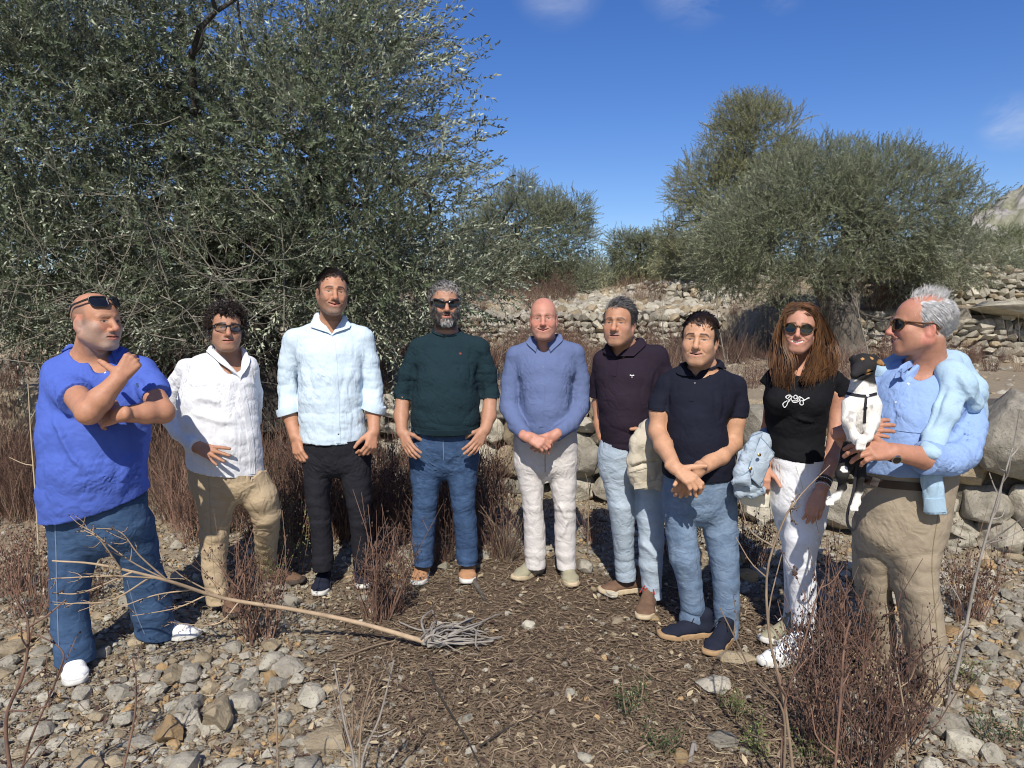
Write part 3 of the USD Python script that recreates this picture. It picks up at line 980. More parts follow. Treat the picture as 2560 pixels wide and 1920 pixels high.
def glasses(H, lens='dark', shape='square', width=0.030, height=0.019, thick=0.0032, y=0.0, z=0.0, gap=0.010, tilt=0.0, bow=True, R=None):
    """(frame, lenses, arms) in front of the eyes, wrapped a little round the face."""
    frames_, lens_ = [], []
    def put(px, pz):
        yy = 0.1075 - 0.55 * (abs(px) ** 2) / 0.07 + y
        q = np.array([px, yy - tilt * pz, pz + z])
        return H.at(*q)
    for sx in (-1, 1):
        cx = sx * (gap + width)
        th = np.linspace(0, 2 * np.pi, 25)[:-1]
        e = {'square': 0.50, 'round': 1.0, 'cat': 0.6}[shape]
        ex = np.sign(np.cos(th)) * np.abs(np.cos(th)) ** e * width
        ez = np.sign(np.sin(th)) * np.abs(np.sin(th)) ** e * height
        if shape != 'round':
            ex = ex * (1 - 0.10 * smooth(0, -height, ez))
        if shape == 'cat':
            ez = ez + 0.22 * sx * ex * (ez > -0.3 * height) + 0.1 * sx * ex
        ring = np.array([put(cx + a, b) for a, b in zip(ex, ez)])
        frames_.append(tube(np.vstack([ring, ring[:2]]), np.where(np.arange(len(ring) + 2) % 24 < 12, thick, thick * 0.7) * H.s, 6, cap=False))
        cen = ring.mean(0)
        n = len(ring); j = np.arange(n)
        bulge = cen + H.y * 0.002
        f = np.stack([np.full(n, n), j, (j + 1) % n], 1)
        back = ring - H.y * 0.0015
        V = np.vstack([ring, bulge, back, cen - H.y * 0.001])
        F = np.vstack([f, f[:, ::-1] + n + 1])
        lens_.append(trimesh.Trimesh(V, F, process=False))
    frames_.append(tube(spline([put(-gap, height * 0.35), put(0, height * 0.55) + H.y * 0.004 * H.s, put(gap, height * 0.35)], 7), thick * 0.9 * H.s, 6))
    arms = []
    for sx in (-1, 1):
        a = put(sx * (gap + 2 * width), height * 0.55)
        b = H.at(sx * 0.0815, 0.02 + y * 0.4, 0.007 + z * 0.9)
        c = H.at(sx * 0.0805, -0.022 + y * 0.5, 0.006 + z * 0.75)
        d = H.at(sx * 0.0775, -0.046 + y * 0.5, -0.014 + z * 0.6)
        arms.append(tube(spline([a, b, c, d], 14), np.linspace(thick * 1.2, thick * 0.8, 14) * H.s, 5))
    return join(frames_), join(lens_), join(arms)


def hair_shell(H, forms, h=0.0045, carve=(), rough=0.003, scale=90, seed=0, stretch=(1, 1, 1)):
    g = Group(list(forms) + list(carve))
    v, f = mesh_field(field([g]), *bounds_of([g]), h)
    n = vnormals(v, f)
    q = H.local(v)
    d = meshkit.fbm(q * scale * np.array(stretch), 3, seed) - 0.5
    return trimesh.Trimesh(v + n * (d * 2 * rough)[:, None], f, process=False)


def locks(H, roots, dirs, length, width, rngk, curl=0.0, gravity=0.0, steps=4, sides=3, out=0.0):
    """Tapered locks of hair from roots (head coordinates) along dirs."""
    V, F, n = [], [], 0
    for r, d in zip(roots, dirs):
        L = length * rngk.uniform(0.7, 1.25)
        d = unit(d)
        p = [np.array(r, float)]
        a, b, _ = basis_from(d)
        ph = rngk.uniform(0, 6.28)
        for k in range(steps):
            dd = d + np.array([0, 0, -gravity * (k + 1) / steps])
            if curl:
                dd = dd + curl * (a * math.cos(ph + k * 1.9) + b * math.sin(ph + k * 1.9))
            p.append(p[-1] + unit(dd) * L / steps)
        w = width * rngk.uniform(0.7, 1.3) * np.array([1.0] + [1 - 0.75 * ((k + 1) / steps) ** 1.5 for k in range(steps)])
        t = tube([H.at(*q) for q in p], w * H.s, sides, cap=False)
        V.append(t.vertices); F.append(t.faces + n); n += len(t.vertices)
    return trimesh.Trimesh(np.vstack(V), np.vstack(F), process=False)


class Figure:
    def __init__(s, label, foot, H):
        s.o = np.array([foot[0], foot[1], float(gz(foot[0], foot[1]))])
        s.t = thing('person', label, 'person', 'people posing in a row', s.o)
        s.H = H
        s.body = []      # groups
        s.fine = []
        s.neck = None
        s.ankles, s.socks = [], []
        s.top = s.bottom = None
        s.sock = (0.03, 0.03, 0.035)

    def add(s, name, mesh, mat, **k):
        if id(mesh) in FIELDS and s.top is None:
            s.top = mesh
        return part(k.pop('under', s.t), name, mesh, mat, offset=s.o, **k)

    def head(s, neck_base, neck_r=0.058, neck_top=(0, -0.022, -0.055), **k):
        H = s.H
        s.body.append(Group(head_forms(H, **k), k=0.02))
        nb = np.asarray(neck_base, float)
        s.nb = nb
        s.nr = neck_r
        up = H.at(*neck_top)
        g = [Seg(up, nb, (neck_r * 0.94, neck_r * 0.96), (neck_r * 1.06, neck_r * 1.06), u=H.x, k=0.03),
             Seg(nb, nb - np.array([0, 0, 0.08]), (neck_r * 1.1, neck_r * 1.05), (neck_r * 1.5, neck_r * 1.1), u=H.x, k=0.03)]
        for sx in (-1, 1):                                           # sinews from behind the ears to the throat
            g.append(Seg(H.at(sx * 0.055, -0.02, -0.055), nb + H.x * sx * 0.012 + H.y * neck_r * 0.82, 0.012, 0.011, k=0.02))
        s.body.append(Group(g, k=0.022))
        s.fine.append((H.c - 0.155 * H.s, H.c + 0.155 * H.s, 0.0036))

    def hand(s, W, d, n, thumb, size=1.0, h=0.0034, **k):
        f = hand(W, d, n, thumb, size, **k)
        g = Group(f, k=0.008)
        lo, hi = bounds_of([g])
        s.fine.append((lo + 0.02, hi - 0.02, h))
        return g

    def arm(s, pts, hand=None, k=0.02):
        """pts: (point, radius) from the shoulder to the wrist."""
        s.body.append(Group(limb(pts, k), k=0.02))
        if hand is not None:
            s.body.append(hand); hand.k = 0.014
        a = np.array([p for p, _ in pts[1:]])
        s.fine.append((a.min(0) - 0.05, a.max(0) + 0.05, 0.0075))

    def finish(s, base, tint, extra=None, h=0.014):
        f = field(s.body)
        lo, hi = bounds_of(s.body)
        v, t = mesh_field(f, lo, hi, h, s.fine)
        for m in (s.top, s.bottom):
            if m is not None:
                v = tuck(v, FIELDS[id(m)][1], 0.018)
        q = s.H.local(v)
        c = face_tint(s.H, v, base, **tint)
        if extra is not None:
            c = extra(v, c)
        for a in s.socks:
            c = blend(c, s.sock, (np.linalg.norm(v - a, axis=1) < 0.26) & (v[:, 2] < a[2] + 0.22))
        s.skin = trimesh.Trimesh(v, t, process=False)
        s.add('body', s.skin, 'skin', color=c)


def torso_under(group, g=0.022, up=0.03):
    o = shrink(group, g)
    o.cuts = [Plane(c.p + np.array([0, 0, up]), c.n) for c in group.cuts]
    return o


def shrink(group, g):
    return Group([f.grown(-g) for f in group.prims if f.sign > 0], k=group.k)


def hairline(front=0.080, side=-0.012, back=-0.062, temple=0.006, edge=0.005, burn=0.036):
    """Weight of hair at head coordinates: above the front line, the temples, the sideburns and the nape."""
    def w(q):
        x, y, z = q.T
        ax = np.abs(x)
        zl = np.interp(y, [-0.13, -0.055, -0.030, -0.022, -0.004, 0.006, burn - 0.008, burn + 0.006, 0.058, 0.075, 0.13],
                       [back, back, back + 0.012, 0.008, 0.020, side, side + 0.010, 0.048, front - 0.008, front, front + 0.004])
        zl = zl + temple * smooth(0.018, 0.045, ax) * smooth(0.03, 0.06, y) - 0.006 * smooth(0.016, 0.0, ax) * smooth(0.05, 0.07, y)
        zl = zl + 0.010 * (meshkit.noise(q * 95 + 3) - 0.5)
        return smooth(-edge, edge, z - zl) * (np.abs(q) < [0.13, 0.15, 0.16]).all(1)
    return w


def scalp_points(n, w, rngk, wide=1.0, lift=0.001, keep=0.5):
    out = []
    while len(out) < n:
        d = unit(rngk.normal(size=(4 * n, 3)))
        q = np.array([0, -0.018, 0.036]) + d * (np.array([0.0715 * wide, 0.096, 0.083]) + lift)
        k = w(q) > rngk.uniform(keep * 0.5, keep, len(q))
        nr = unit(d / np.array([0.076, 0.096, 0.083]))
        out += list(np.concatenate([q, nr], 1)[k])
    a = np.array(out[:n])
    return a[:, :3], a[:, 3:]


def fabric(name, color, col2=None, rough=0.88, crease=0.006, weave=420, sheen=0.0, var=0.12, scale=22, weave_d=0.0008, stretch=(1, 1, 1), spec=0.2):
    """Cloth: mottled colour, soft creases and a fine weave."""
    c1 = np.array(color, float); c2 = c1 * (1 - var) if col2 is None else np.array(col2, float)
    nodes = {'tc': ('texture_coordinate', {}), 'mp': ('mapping', {'scale': tuple(stretch)}),
             'n': ('noise_texture', {'scale': scale, 'detail': 6.0, 'roughness': 0.7}),
             'r': ('rgb_ramp', {'ramp': [(0.0, tuple(c2)), (0.3, tuple(c2)), (0.7, tuple(c1)), (1.0, tuple(c1))]}),
             'w': ('noise_texture', {'scale': weave, 'detail': 2.0}),
             'c': ('noise_texture', {'scale': 15.0, 'detail': 2.5, 'roughness': 0.5, 'distortion': 1.2, }),
             'b1': ('bump', {'strength': 1.0, 'distance': crease}), 'b2': ('bump', {'strength': 1.0, 'distance': weave_d}),
             'p': ('principled_bsdf', {'roughness': rough, 'specular_ior_level': spec, 'sheen_weight': sheen})}
    LOOK[name] = usdkit.material(stage, '/World/Looks/' + name, nodes, [
        ('tc.object', 'mp.vector'), ('tc.object', 'n.vector'), ('n.fac', 'r.fac'), ('r.color', 'p.base_color'), ('tc.object', 'w.vector'), ('mp.vector', 'c.vector'),
        ('c.fac', 'b1.height'), ('b1.normal', 'b2.normal'), ('w.fac', 'b2.height'), ('b2.normal', 'p.normal')], surface='p.BSDF')


def lower_half(F, hips, legs, hems, mat, folds, seed, name='trousers', h=0.0068):
    """Trousers from hip rows and leg rows; hems: one (pixel x, pixel y, Y, tilt) per leg. Adds the legs under them to the body."""
    hg = Group(loft(hips, k=0.012), k=0.02)
    gl = [Group(loft(r, k=0.010), [foot_cut(None, hm[:2], hm[2], hm[3] if len(hm) > 3 else 0.0)], k=0.022) for r, hm in zip(legs, hems)]
    m = cloth([hg] + gl, folds=folds, seed=seed, h=h)
    if F.top is not None:
        ff = FIELDS[id(m)][1]
        m = trimesh.Trimesh(tuck(np.array(m.vertices), FIELDS[id(F.top)][1], 0.014, 0.012), m.faces, process=False)
        FIELDS[id(m)] = (m, ff, ff)
    F.bottom = m
    prim = F.add(name, m, mat)
    F.body.append(shrink(hg, 0.02))
    F.ankles = []
    for g, r, hm in zip(gl, legs, hems):
        b = shrink(g, 0.024)
        x0, x1, y, Yc, d = r[-2]
        b.cuts = [Plane(P(hm[0], hm[1] - 40, hm[2]), (0, 0, -1))]
        F.body.append(b)
        F.ankles.append(P((x0 + x1) / 2, min(y, hm[1] - 60), Yc))
    return m, prim


def put_shoe(F, toe_px, heel, w=0.05, hgt=0.08, mats=('suede_tan', 'sole_white'), lace=None, sole=0.026, length=0.285, toe_c=None):
    """toe_px: the pixel where the toe meets the ground; heel: direction from toe to heel on the ground."""
    toe = G(*toe_px)
    d = unit(np.array([heel[0], heel[1], 0.0]))
    hl = toe + d * length
    hl[2] = max(toe[2], float(gz(hl[0], hl[1])) - 0.005); 
    up, so, at = shoe_mesh(hl, toe, w, hgt, sole=sole)
    if F.ankles:
        k = min(range(len(F.ankles)), key=lambda i: np.linalg.norm((F.ankles[i] - at(0.2, 0.2))))
        F.body.append(Group([Seg(F.ankles[k], at(0.22, 0.070), 0.040, 0.028), Seg(at(0.22, 0.070), at(0.45, 0.035), 0.027, 0.018)], k=0.03))
        F.socks.append(at(0.22, 0.05))
    sh = F.add('shoe', up, mats[0])
    F.add('sole', so, mats[1], under=sh)
    if lace:
        F.add('lace', laces(at, w, sole, hgt), lace, under=sh)
    return sh, at


def buttons(F, mesh, pts, mat='button_white', r=0.0058, under=None):
    p, n = surf(mesh, pts)
    for a, b in zip(p, n):
        F.add('button', disc(a, b, r), mat, **({'under': under} if under is not None else {}))


def add_glasses(F, name, frame_mat, lens_mat, **k):
    fr, le, ar = glasses(F.H, **k)
    g = F.add(name, fr, frame_mat)
    h = len(le.faces) // 2
    for fs in (le.faces[:h], le.faces[h:]):
        u, inv = np.unique(fs, return_inverse=True)
        F.add('lens', trimesh.Trimesh(le.vertices[u], inv.reshape(fs.shape), process=False), lens_mat, under=g)
    h = len(ar.faces) // 2
    for fs in (ar.faces[:h], ar.faces[h:]):
        u, inv = np.unique(fs, return_inverse=True)
        F.add('temple', trimesh.Trimesh(ar.vertices[u], inv.reshape(fs.shape), process=False), frame_mat, under=g)
    return g


def flow(n, d, lift, rngk, jit=0.15):
    """Comb directions laid along the scalp, lifted a little off it."""
    d = np.broadcast_to(np.asarray(d, float), n.shape)
    t = d - n * (n * d).sum(1, keepdims=True)
    return unit(unit(t) + n * lift + rngk.normal(size=n.shape) * jit)
# ================================================================ the land: ground, terraces, walls, mountain
def wall_line(x):
    """Distance of the nearest terrace wall's foot at x."""
    return np.interp(x, [-9, -2.6, -1.3, -0.1, 0.65, 1.87, 2.3, 3.6, 8.0], [7.9, 7.2, 6.6, 6.1, 5.9, 5.45, 5.1, 4.6, 3.2])


def second_line(x):
    return np.interp(x, [-20, -6, 3.4, 4.4, 5.5, 16], [15.5, 15.5, 15.5, 15.2, 12.0, 11.6])


def third_line(x):
    return np.interp(x, [-20, 2.5, 4.5, 6.5, 7.5, 20], [19.5, 19.0, 18.0, 17.0, 13.2, 12.8])


def land(x, y):
    x, y = np.asarray(x, float), np.asarray(y, float)
    z = gz(x, y)
    w1 = smooth(0.12, 0.42, y - wall_line(x))
    t1 = 1.00 + 0.05 * (meshkit.fbm(np.stack([x * 0.8, y * 0.8, x * 0], -1), 2, 9) - 0.5) - 0.03 * np.clip(-x - 3, 0, 4)
    z = z + (t1 - z) * w1
    w2 = smooth(0.1, 0.4, y - second_line(x))
    z = z + (1.76 - z) * w2
    rise = 0.16 * np.clip(y - second_line(x), 0, 4)
    z = z + rise * w2 * (x < 30)
    w3 = smooth(0.1, 0.4, y - third_line(x)) * smooth(2.2, 3.8, x)
    z = z + (2.62 - z) * w3
    far = np.clip(y - 21, 0, None)
    z = z + 0.075 * np.minimum(far, 60) + 0.012 * np.maximum(far - 60, 0)
    z = z + 0.25 * (meshkit.fbm(np.stack([x * 0.25, y * 0.25, x * 0], -1), 3, 4) - 0.5) * smooth(16, 24, y)
    return z


def build_ground():
    ys = np.concatenate([np.arange(1.0, 9.0, 0.045), np.arange(9.0, 24, 0.16), 24 * (1600 / 24) ** np.linspace(0, 1, 60)])
    u = np.linspace(-1, 1, 281)
    X = u[None] * (2.2 + 0.95 * ys[:, None]); Yg = np.repeat(ys[:, None], len(u), 1)
    Z = land(X, Yg)
    p = np.stack([X, Yg, Z], -1)
    near = smooth(10, 7, Yg)
    q = p * [1, 1, 0]
    Z += near * (0.016 * (meshkit.fbm(q * 7, 3, 2) - 0.5) + 0.010 * (meshkit.fbm(q * 26, 2, 3) - 0.5))
    p[..., 2] = Z - 0.004
    r, c, _ = p.shape
    i, j = np.meshgrid(np.arange(r - 1), np.arange(c - 1), indexing='ij')
    f = np.stack([i * c + j, i * c + j + 1, (i + 1) * c + j + 1, (i + 1) * c + j], -1).reshape(-1, 4)
    v = p.reshape(-1, 3)
    col = np.tile(np.array([0.30, 0.245, 0.17]), (len(v), 1))
    col = blend(col, (0.25, 0.20, 0.14), 0.8 * meshkit.fbm(v * [1.3, 1.3, 0], 3, 8))
    m = mulch_weight(v[:, 0], v[:, 1])
    col = blend(col, (0.088, 0.060, 0.041), m * 0.92)
    col = blend(col, (0.34, 0.30, 0.22), smooth(14, 17, v[:, 1]) * (1 - smooth(24, 40, v[:, 1])) * 0.6)
    col = blend(col, (0.12, 0.13, 0.06), smooth(24, 45, v[:, 1]) * 0.8)
    G0 = UsdGeom.Xform.Define(stage, '/World/ground').GetPrim()
    counts['/World/ground'] = 1
    tag(G0, kind='structure')
    part(G0, 'soil', (v, np.vstack([f[:, [0, 1, 2]], f[:, [0, 2, 3]]])), 'soil', color=col)
    return G0


def mulch_weight(x, y):
    n = meshkit.fbm(np.stack([x * 1.7, y * 1.7, x * 0], -1), 3, 21) - 0.5
    d = np.sqrt(((x - 0.35) / 1.35) ** 2 + ((y - 3.25) / 1.25) ** 2) + 0.5 * n
    d2 = np.sqrt(((x + 0.25) / 0.9) ** 2 + ((y - 4.1) / 0.6) ** 2) + 0.5 * n
    return np.clip(smooth(1.15, 0.75, d) + 0.7 * smooth(1.1, 0.7, d2), 0, 1)


tinted('soil', rough=0.95, spec=0.15, var=0.35, scale=38, bump=0.02, bump_scale=55)
def stone_look(name, a, b, moss=(0.20, 0.19, 0.15)):
    LOOK[name] = usdkit.material(stage, '/World/Looks/' + name, {
        'tc': ('texture_coordinate', {}), 'oi': ('object_info', {}), 'g': ('geometry', {}),
        'n': ('noise_texture', {'scale': 9.0, 'detail': 7.0, 'roughness': 0.65}),
        'r': ('rgb_ramp', {'ramp': [(0.0, b), (0.38, b), (0.62, a), (1.0, a)]}),
        'v': ('noise_texture', {'scale': 55.0, 'detail': 5.0, 'roughness': 0.7}),
        'sr': ('rgb_ramp', {'ramp': [(0.0, (1, 1, 1)), (0.36, (1, 1, 1)), (0.44, (0, 0, 0)), (1.0, (0, 0, 0))]}),
        'mm': ('mix_color', {'blend_type': 'mix', 'b': moss}),
        'mr': ('map_range', {'value': 0.5, 'from_min': 0.0, 'from_max': 1.0, 'to_min': 0.72, 'to_max': 1.22}),
        'hs': ('hsv', {'hue': 0.5, 'saturation': 1.0, 'fac': 1.0}),
        'bn': ('noise_texture', {'scale': 26.0, 'detail': 8.0, 'roughness': 0.7}),
        'b': ('bump', {'strength': 1.0, 'distance': 0.022}),
        'p': ('principled_bsdf', {'roughness': 0.9, 'specular_ior_level': 0.25})},
        [('g.position', 'n.vector'), ('g.position', 'v.vector'), ('g.position', 'bn.vector'), ('n.fac', 'r.fac'), ('v.fac', 'sr.fac'), ('sr.color', 'mm.fac'), ('r.color', 'mm.a'),
         ('oi.random', 'mr.value'), ('mr.result', 'hs.value'), ('mm.result', 'hs.color'), ('hs.color', 'p.base_color'), ('bn.fac', 'b.height'), ('b.normal', 'p.normal')], surface='p.BSDF')
stone_look('stone_grey', (0.38, 0.345, 0.28), (0.25, 0.225, 0.18))
stone_look('stone_pale', (0.45, 0.415, 0.335), (0.31, 0.28, 0.22))
stone_look('stone_tan', (0.36, 0.29, 0.19), (0.25, 0.20, 0.135))
stone_look('stone_ochre', (0.44, 0.28, 0.13), (0.34, 0.24, 0.13))
stone_look('stone_dark', (0.16, 0.155, 0.145), (0.10, 0.098, 0.09))
look('wall_core', (0.10, 0.088, 0.07), rough=0.95, scale=14, bump=0.03, bump_scale=30)
STONES = ['stone_grey', 'stone_pale', 'stone_tan', 'stone_grey', 'stone_pale', 'stone_grey']


def rock(rngk, level=2, rough=0.10):
    """A unit angular stone: the hull of a few points, its faces roughened, hard edges kept."""
    p = unit(rngk.normal(size=(rngk.integers(16, 27), 3))) * rngk.uniform(0.8, 1.0, (1, 1))
    m = trimesh.Trimesh(*[np.asarray(q) for q in (lambda h: (h.vertices, h.faces))(trimesh.convex.convex_hull(p))], process=False)
    for _ in range(level):
        m = m.subdivide()
    v, f = np.array(m.vertices), np.array(m.faces)
    v = v * (1 + rough * (meshkit.fbm(v * 1.7 + rngk.uniform(0, 50), 4, 3) - 0.5) * 2)[:, None]
    v = v / np.abs(v).max(0)
    m = trimesh.graph.smooth_shade(trimesh.Trimesh(v, f, process=False), angle=math.radians(26), facet_minarea=None)
    return np.array(m.vertices), np.array(m.faces)


ROCK2 = [rock(np.random.default_rng(100 + k), 2, 0.16) for k in range(14)]
ROCK1 = [rock(np.random.default_rng(200 + k), 0) for k in range(14)]
ROCK3 = [rock(np.random.default_rng(300 + k), 3, 0.20) for k in range(10)]


def stone(c, size, rngk, base=ROCK2, tilt=0.25, yaw=None):
    v, f = base[rngk.integers(len(base))]
    R = rot_axis([0, 0, 1], rngk.uniform(0, 6.28) if yaw is None else yaw) @ rot_axis(unit(rngk.normal(size=3)), rngk.normal() * tilt)
    return (v * (np.asarray(size) * 0.5)) @ R.T + c, f


def dry_wall(name, label, line, z0, z1, size, rngk, most=300, big=(), base=ROCK2, depth=0.28, lean=0.10, looks=STONES, top_jit=0.5, group=None):
    """A wall of rough stones along line [(x, y)]; z0, z1: foot and top heights along it."""
    line = np.asarray(line, float)
    L = np.concatenate([[0], np.cumsum(np.linalg.norm(np.diff(line, axis=0), axis=1))])
    z0, z1 = np.broadcast_to(z0, len(line)).astype(float), np.broadcast_to(z1, len(line)).astype(float)
    def at(s):
        return np.interp(s, L, line[:, 0]), np.interp(s, L, line[:, 1]), np.interp(s, L, z0), np.interp(s, L, z1)
    o = np.array([line[:, 0].mean(), line[:, 1].mean(), z0.min()])
    W = thing(name, label, 'wall', group, o)
    cells = []
    n_course = int(math.ceil((z1 - z0).max() / size))
    s0 = 0.0
    # courses of uneven height, stones of uneven width
    zc = 0.0
    H = (z1 - z0).max()
    while zc < H - 0.02:
        h = size * rngk.uniform(0.70, 1.25)
        s = -rngk.uniform(0, size)
        while s < L[-1]:
            w = size * rngk.uniform(0.75, 1.75)
            x, y, a, b = at(np.clip(s + w / 2, 0, L[-1]))
            top = (b - a)
            if zc + h * 0.5 < top + size * top_jit * (rngk.uniform() - 0.5):
                split = h > size * 1.05 and rngk.uniform() < 0.4
                for k in ((0.5,) if not split else (0.27, 0.77)):
                    hh = h if not split else h * 0.52
                    cells.append((s + w / 2, a + zc + h * k + rngk.normal() * size * 0.07, w, hh))
            s += w * 0.97
        zc += h * 0.93
    for (s, z, w, h) in big:
        cells = [c for c in cells if not (abs(c[0] - s) < w * 0.46 and abs(c[1] - z) < h * 0.46)]
    cells += [tuple(b) for b in big]
    d = np.gradient(np.stack([np.interp(np.linspace(0, L[-1], 60), L, line[:, k]) for k in (0, 1)], 1), axis=0)
    S = np.linspace(0, L[-1], 60)
    made = []
    for (s, z, w, h) in cells:
        x, y, a, b = at(np.clip(s, 0, L[-1]))
        t = unit(np.array([np.interp(s, S, d[:, 0]), np.interp(s, S, d[:, 1])]))
        nrm = np.array([t[1], -t[0]])
        if nrm[1] > 0:
            nrm = -nrm
        back = lean * (z - a)
        dd = depth * rngk.uniform(0.8, 1.2) * max(1.0, w / size * 0.6)
        c = np.array([x - nrm[0] * back, y - nrm[1] * back, z]) + np.array([nrm[0], nrm[1], 0]) * rngk.normal() * size * 0.12
        yaw = math.atan2(t[1], t[0])
        v, f = base[rngk.integers(len(base))]
        R = rot_axis([0, 0, 1], yaw) @ rot_axis([0, 1, 0], rngk.normal() * 0.22) @ rot_axis([1, 0, 0], rngk.normal() * 0.15)
        V = (v * (np.array([w * 1.20, dd, h * 1.24]) * 0.5)) @ R.T + c
        X, Yp, Zc = project(c)
        made.append((w * h / Zc ** 2 * (1 if -60 < X < 2620 else 0.01), V, f))
    made.sort(key=lambda q: -q[0])
    for k, (_, V, f) in enumerate(made[:most]):
        part(W, 'stone', (V, f), looks[rngk.integers(len(looks))], smooth=True, offset=o)
    if made[most:]:
        part(W, 'small_stones', join([(V, f) for _, V, f in made[most:]]), looks[0], smooth=True, offset=o, kind='stuff')
    # the rubble behind the faces
    n = 60
    xs, ys, a, b = at(np.linspace(0, L[-1], n))
    t = unit(np.stack([np.gradient(xs), np.gradient(ys)], 1)); nr = np.stack([t[:, 1], -t[:, 0]], 1)
    nr[nr[:, 1] > 0] *= -1
    off = 0.03
    g = np.stack([np.stack([xs - nr[:, 0] * off, ys - nr[:, 1] * off, a - 0.15], 1), np.stack([xs - nr[:, 0] * (off + lean * (b - a)), ys - nr[:, 1] * (off + lean * (b - a)), b - size * 0.35], 1),
                  np.stack([xs - nr[:, 0] * (0.5 + off), ys - nr[:, 1] * (0.5 + off), b - size * 0.25], 1)])
    part(W, 'core', sheet(g, 0.02), 'wall_core', offset=o)
    return W


ground = build_ground()
def build_walls():
    r = np.random.default_rng(31)
    xs = np.array([3.75, 3.3, 2.75, 2.3, 1.87, 1.2, 0.65, -0.1, -0.8, -1.5])
    line = np.stack([xs, wall_line(xs)], 1)
    foot = gz(line[:, 0], line[:, 1]) - 0.04
    top = np.array([1.12, 1.10, 1.08, 1.04, 1.0, 0.98, 0.98, 0.95, 0.90, 0.82])
    dry_wall('stone_wall', 'nearest dry-stone terrace wall of big grey boulders behind the woman and the man with the sweater', line, foot, top, 0.20, r, 300,
             big=[(0.38, 0.86, 0.74, 0.56), (0.95, 0.82, 0.42, 0.36), (1.5, 0.30, 0.44, 0.30), (0.2, 0.30, 0.46, 0.24), (2.1, 0.80, 0.5, 0.34), (2.7, 0.35, 0.45, 0.32)], base=ROCK3, depth=0.34)
    line = [(-7.5, 15.5), (-4, 15.45), (0, 15.5), (3.4, 15.5)]
    line = [(-8.5, 15.5), (-4, 15.45), (0, 15.5), (5.6, 15.4)]
    dry_wall('stone_wall', 'low dry-stone wall of pale rubble across the middle, behind the bald man and the man in plum', line, 0.92, [1.74, 1.76, 1.80, 1.84], 0.145, r, 300, base=ROCK1, depth=0.3)
    line = [(5.4, 12.0), (8.0, 11.8), (12.5, 11.6)]
    dry_wall('stone_wall', 'dry-stone wall at the far right, lower tier with a projecting slab on top', line, 0.90, [1.72, 1.80, 1.86], 0.155, r, 300, big=[(2.65, 1.83, 1.05, 0.20)], base=ROCK1, depth=0.3)
    line = [(6.6, 13.4), (7.6, 13.1), (10, 13.0), (14, 12.7)]
    dry_wall('stone_wall', 'upper tier of the dry-stone wall at the far right, above the slab', line, 1.80, [2.3, 2.55, 2.60, 2.62], 0.15, r, 300, base=ROCK1, depth=0.3)
    line = [(3.0, 18.6), (4.5, 18.0), (6.5, 17.4), (8.6, 17.0)]
    dry_wall('stone_wall', 'distant dry-stone wall behind the trunks of the two right-hand olive trees', line, 2.05, [2.35, 2.65, 2.72, 2.72], 0.17, r, 260, base=ROCK1, depth=0.3)
build_walls()


def build_mountain():
    n, m = 150, 70
    a = np.linspace(-0.10, 0.62, n)                                  # angle to the right of straight ahead, in tangents
    t = np.linspace(0, 1, m)
    A, T = np.meshgrid(a + 0.45, t, indexing='ij')
    D = 820 + 420 * T
    X = A * D
    crest = np.interp(A[:, 0], [0.35, 0.55, 0.60, 0.63, 0.66, 0.70, 0.76, 0.86, 1.07], [-40, 90, 140, 172, 188, 204, 235, 250, 250])
    prof = np.sin(np.clip(T / 0.62, 0, 1) * np.pi / 2) ** 1.3 * np.interp(T, [0, 0.62, 1], [1, 1, 0.8])
    P3 = np.stack([X, D, X * 0], -1) / 60
    rug = meshkit.fbm(P3 * 1.3, 5, 77) - 0.5
    rug2 = 1 - np.abs(2 * meshkit.fbm(P3 * 3.1, 4, 5) - 1)
    Z = crest[:, None] * prof + 60 * rug * smooth(0.05, 0.5, T) + 26 * (rug2 - 0.6) * smooth(0.1, 0.5, T) - 20 * (1 - T)
    v = np.stack([X, D, Z], -1)
    M = v.reshape(-1, 3)
    i, j = np.meshgrid(np.arange(n - 1), np.arange(m - 1), indexing='ij')
    q = np.stack([i * m + j, i * m + j + 1, (i + 1) * m + j + 1, (i + 1) * m + j], -1).reshape(-1, 4)
    f = np.vstack([q[:, [0, 2, 1]], q[:, [0, 3, 2]]])
    nn = vnormals(M, f)
    c = np.tile(np.array([0.27, 0.25, 0.235]), (len(M), 1))
    k = meshkit.fbm(M / 22, 4, 3)
    c = blend(c, (0.16, 0.16, 0.10), smooth(0.42, 0.58, k) * smooth(0.35, 0.75, np.abs(nn[:, 2])) * 0.9)
    c = blend(c, (0.10, 0.11, 0.055), smooth(90, 30, M[:, 2]) * 0.7)
    mt = part(None, 'mountain', (M, f), 'mountain_rock', color=c)
    tag(mt, kind='structure')
tinted('mountain_rock', rough=0.95, spec=0.1, var=0.35, scale=0.12)
build_mountain()
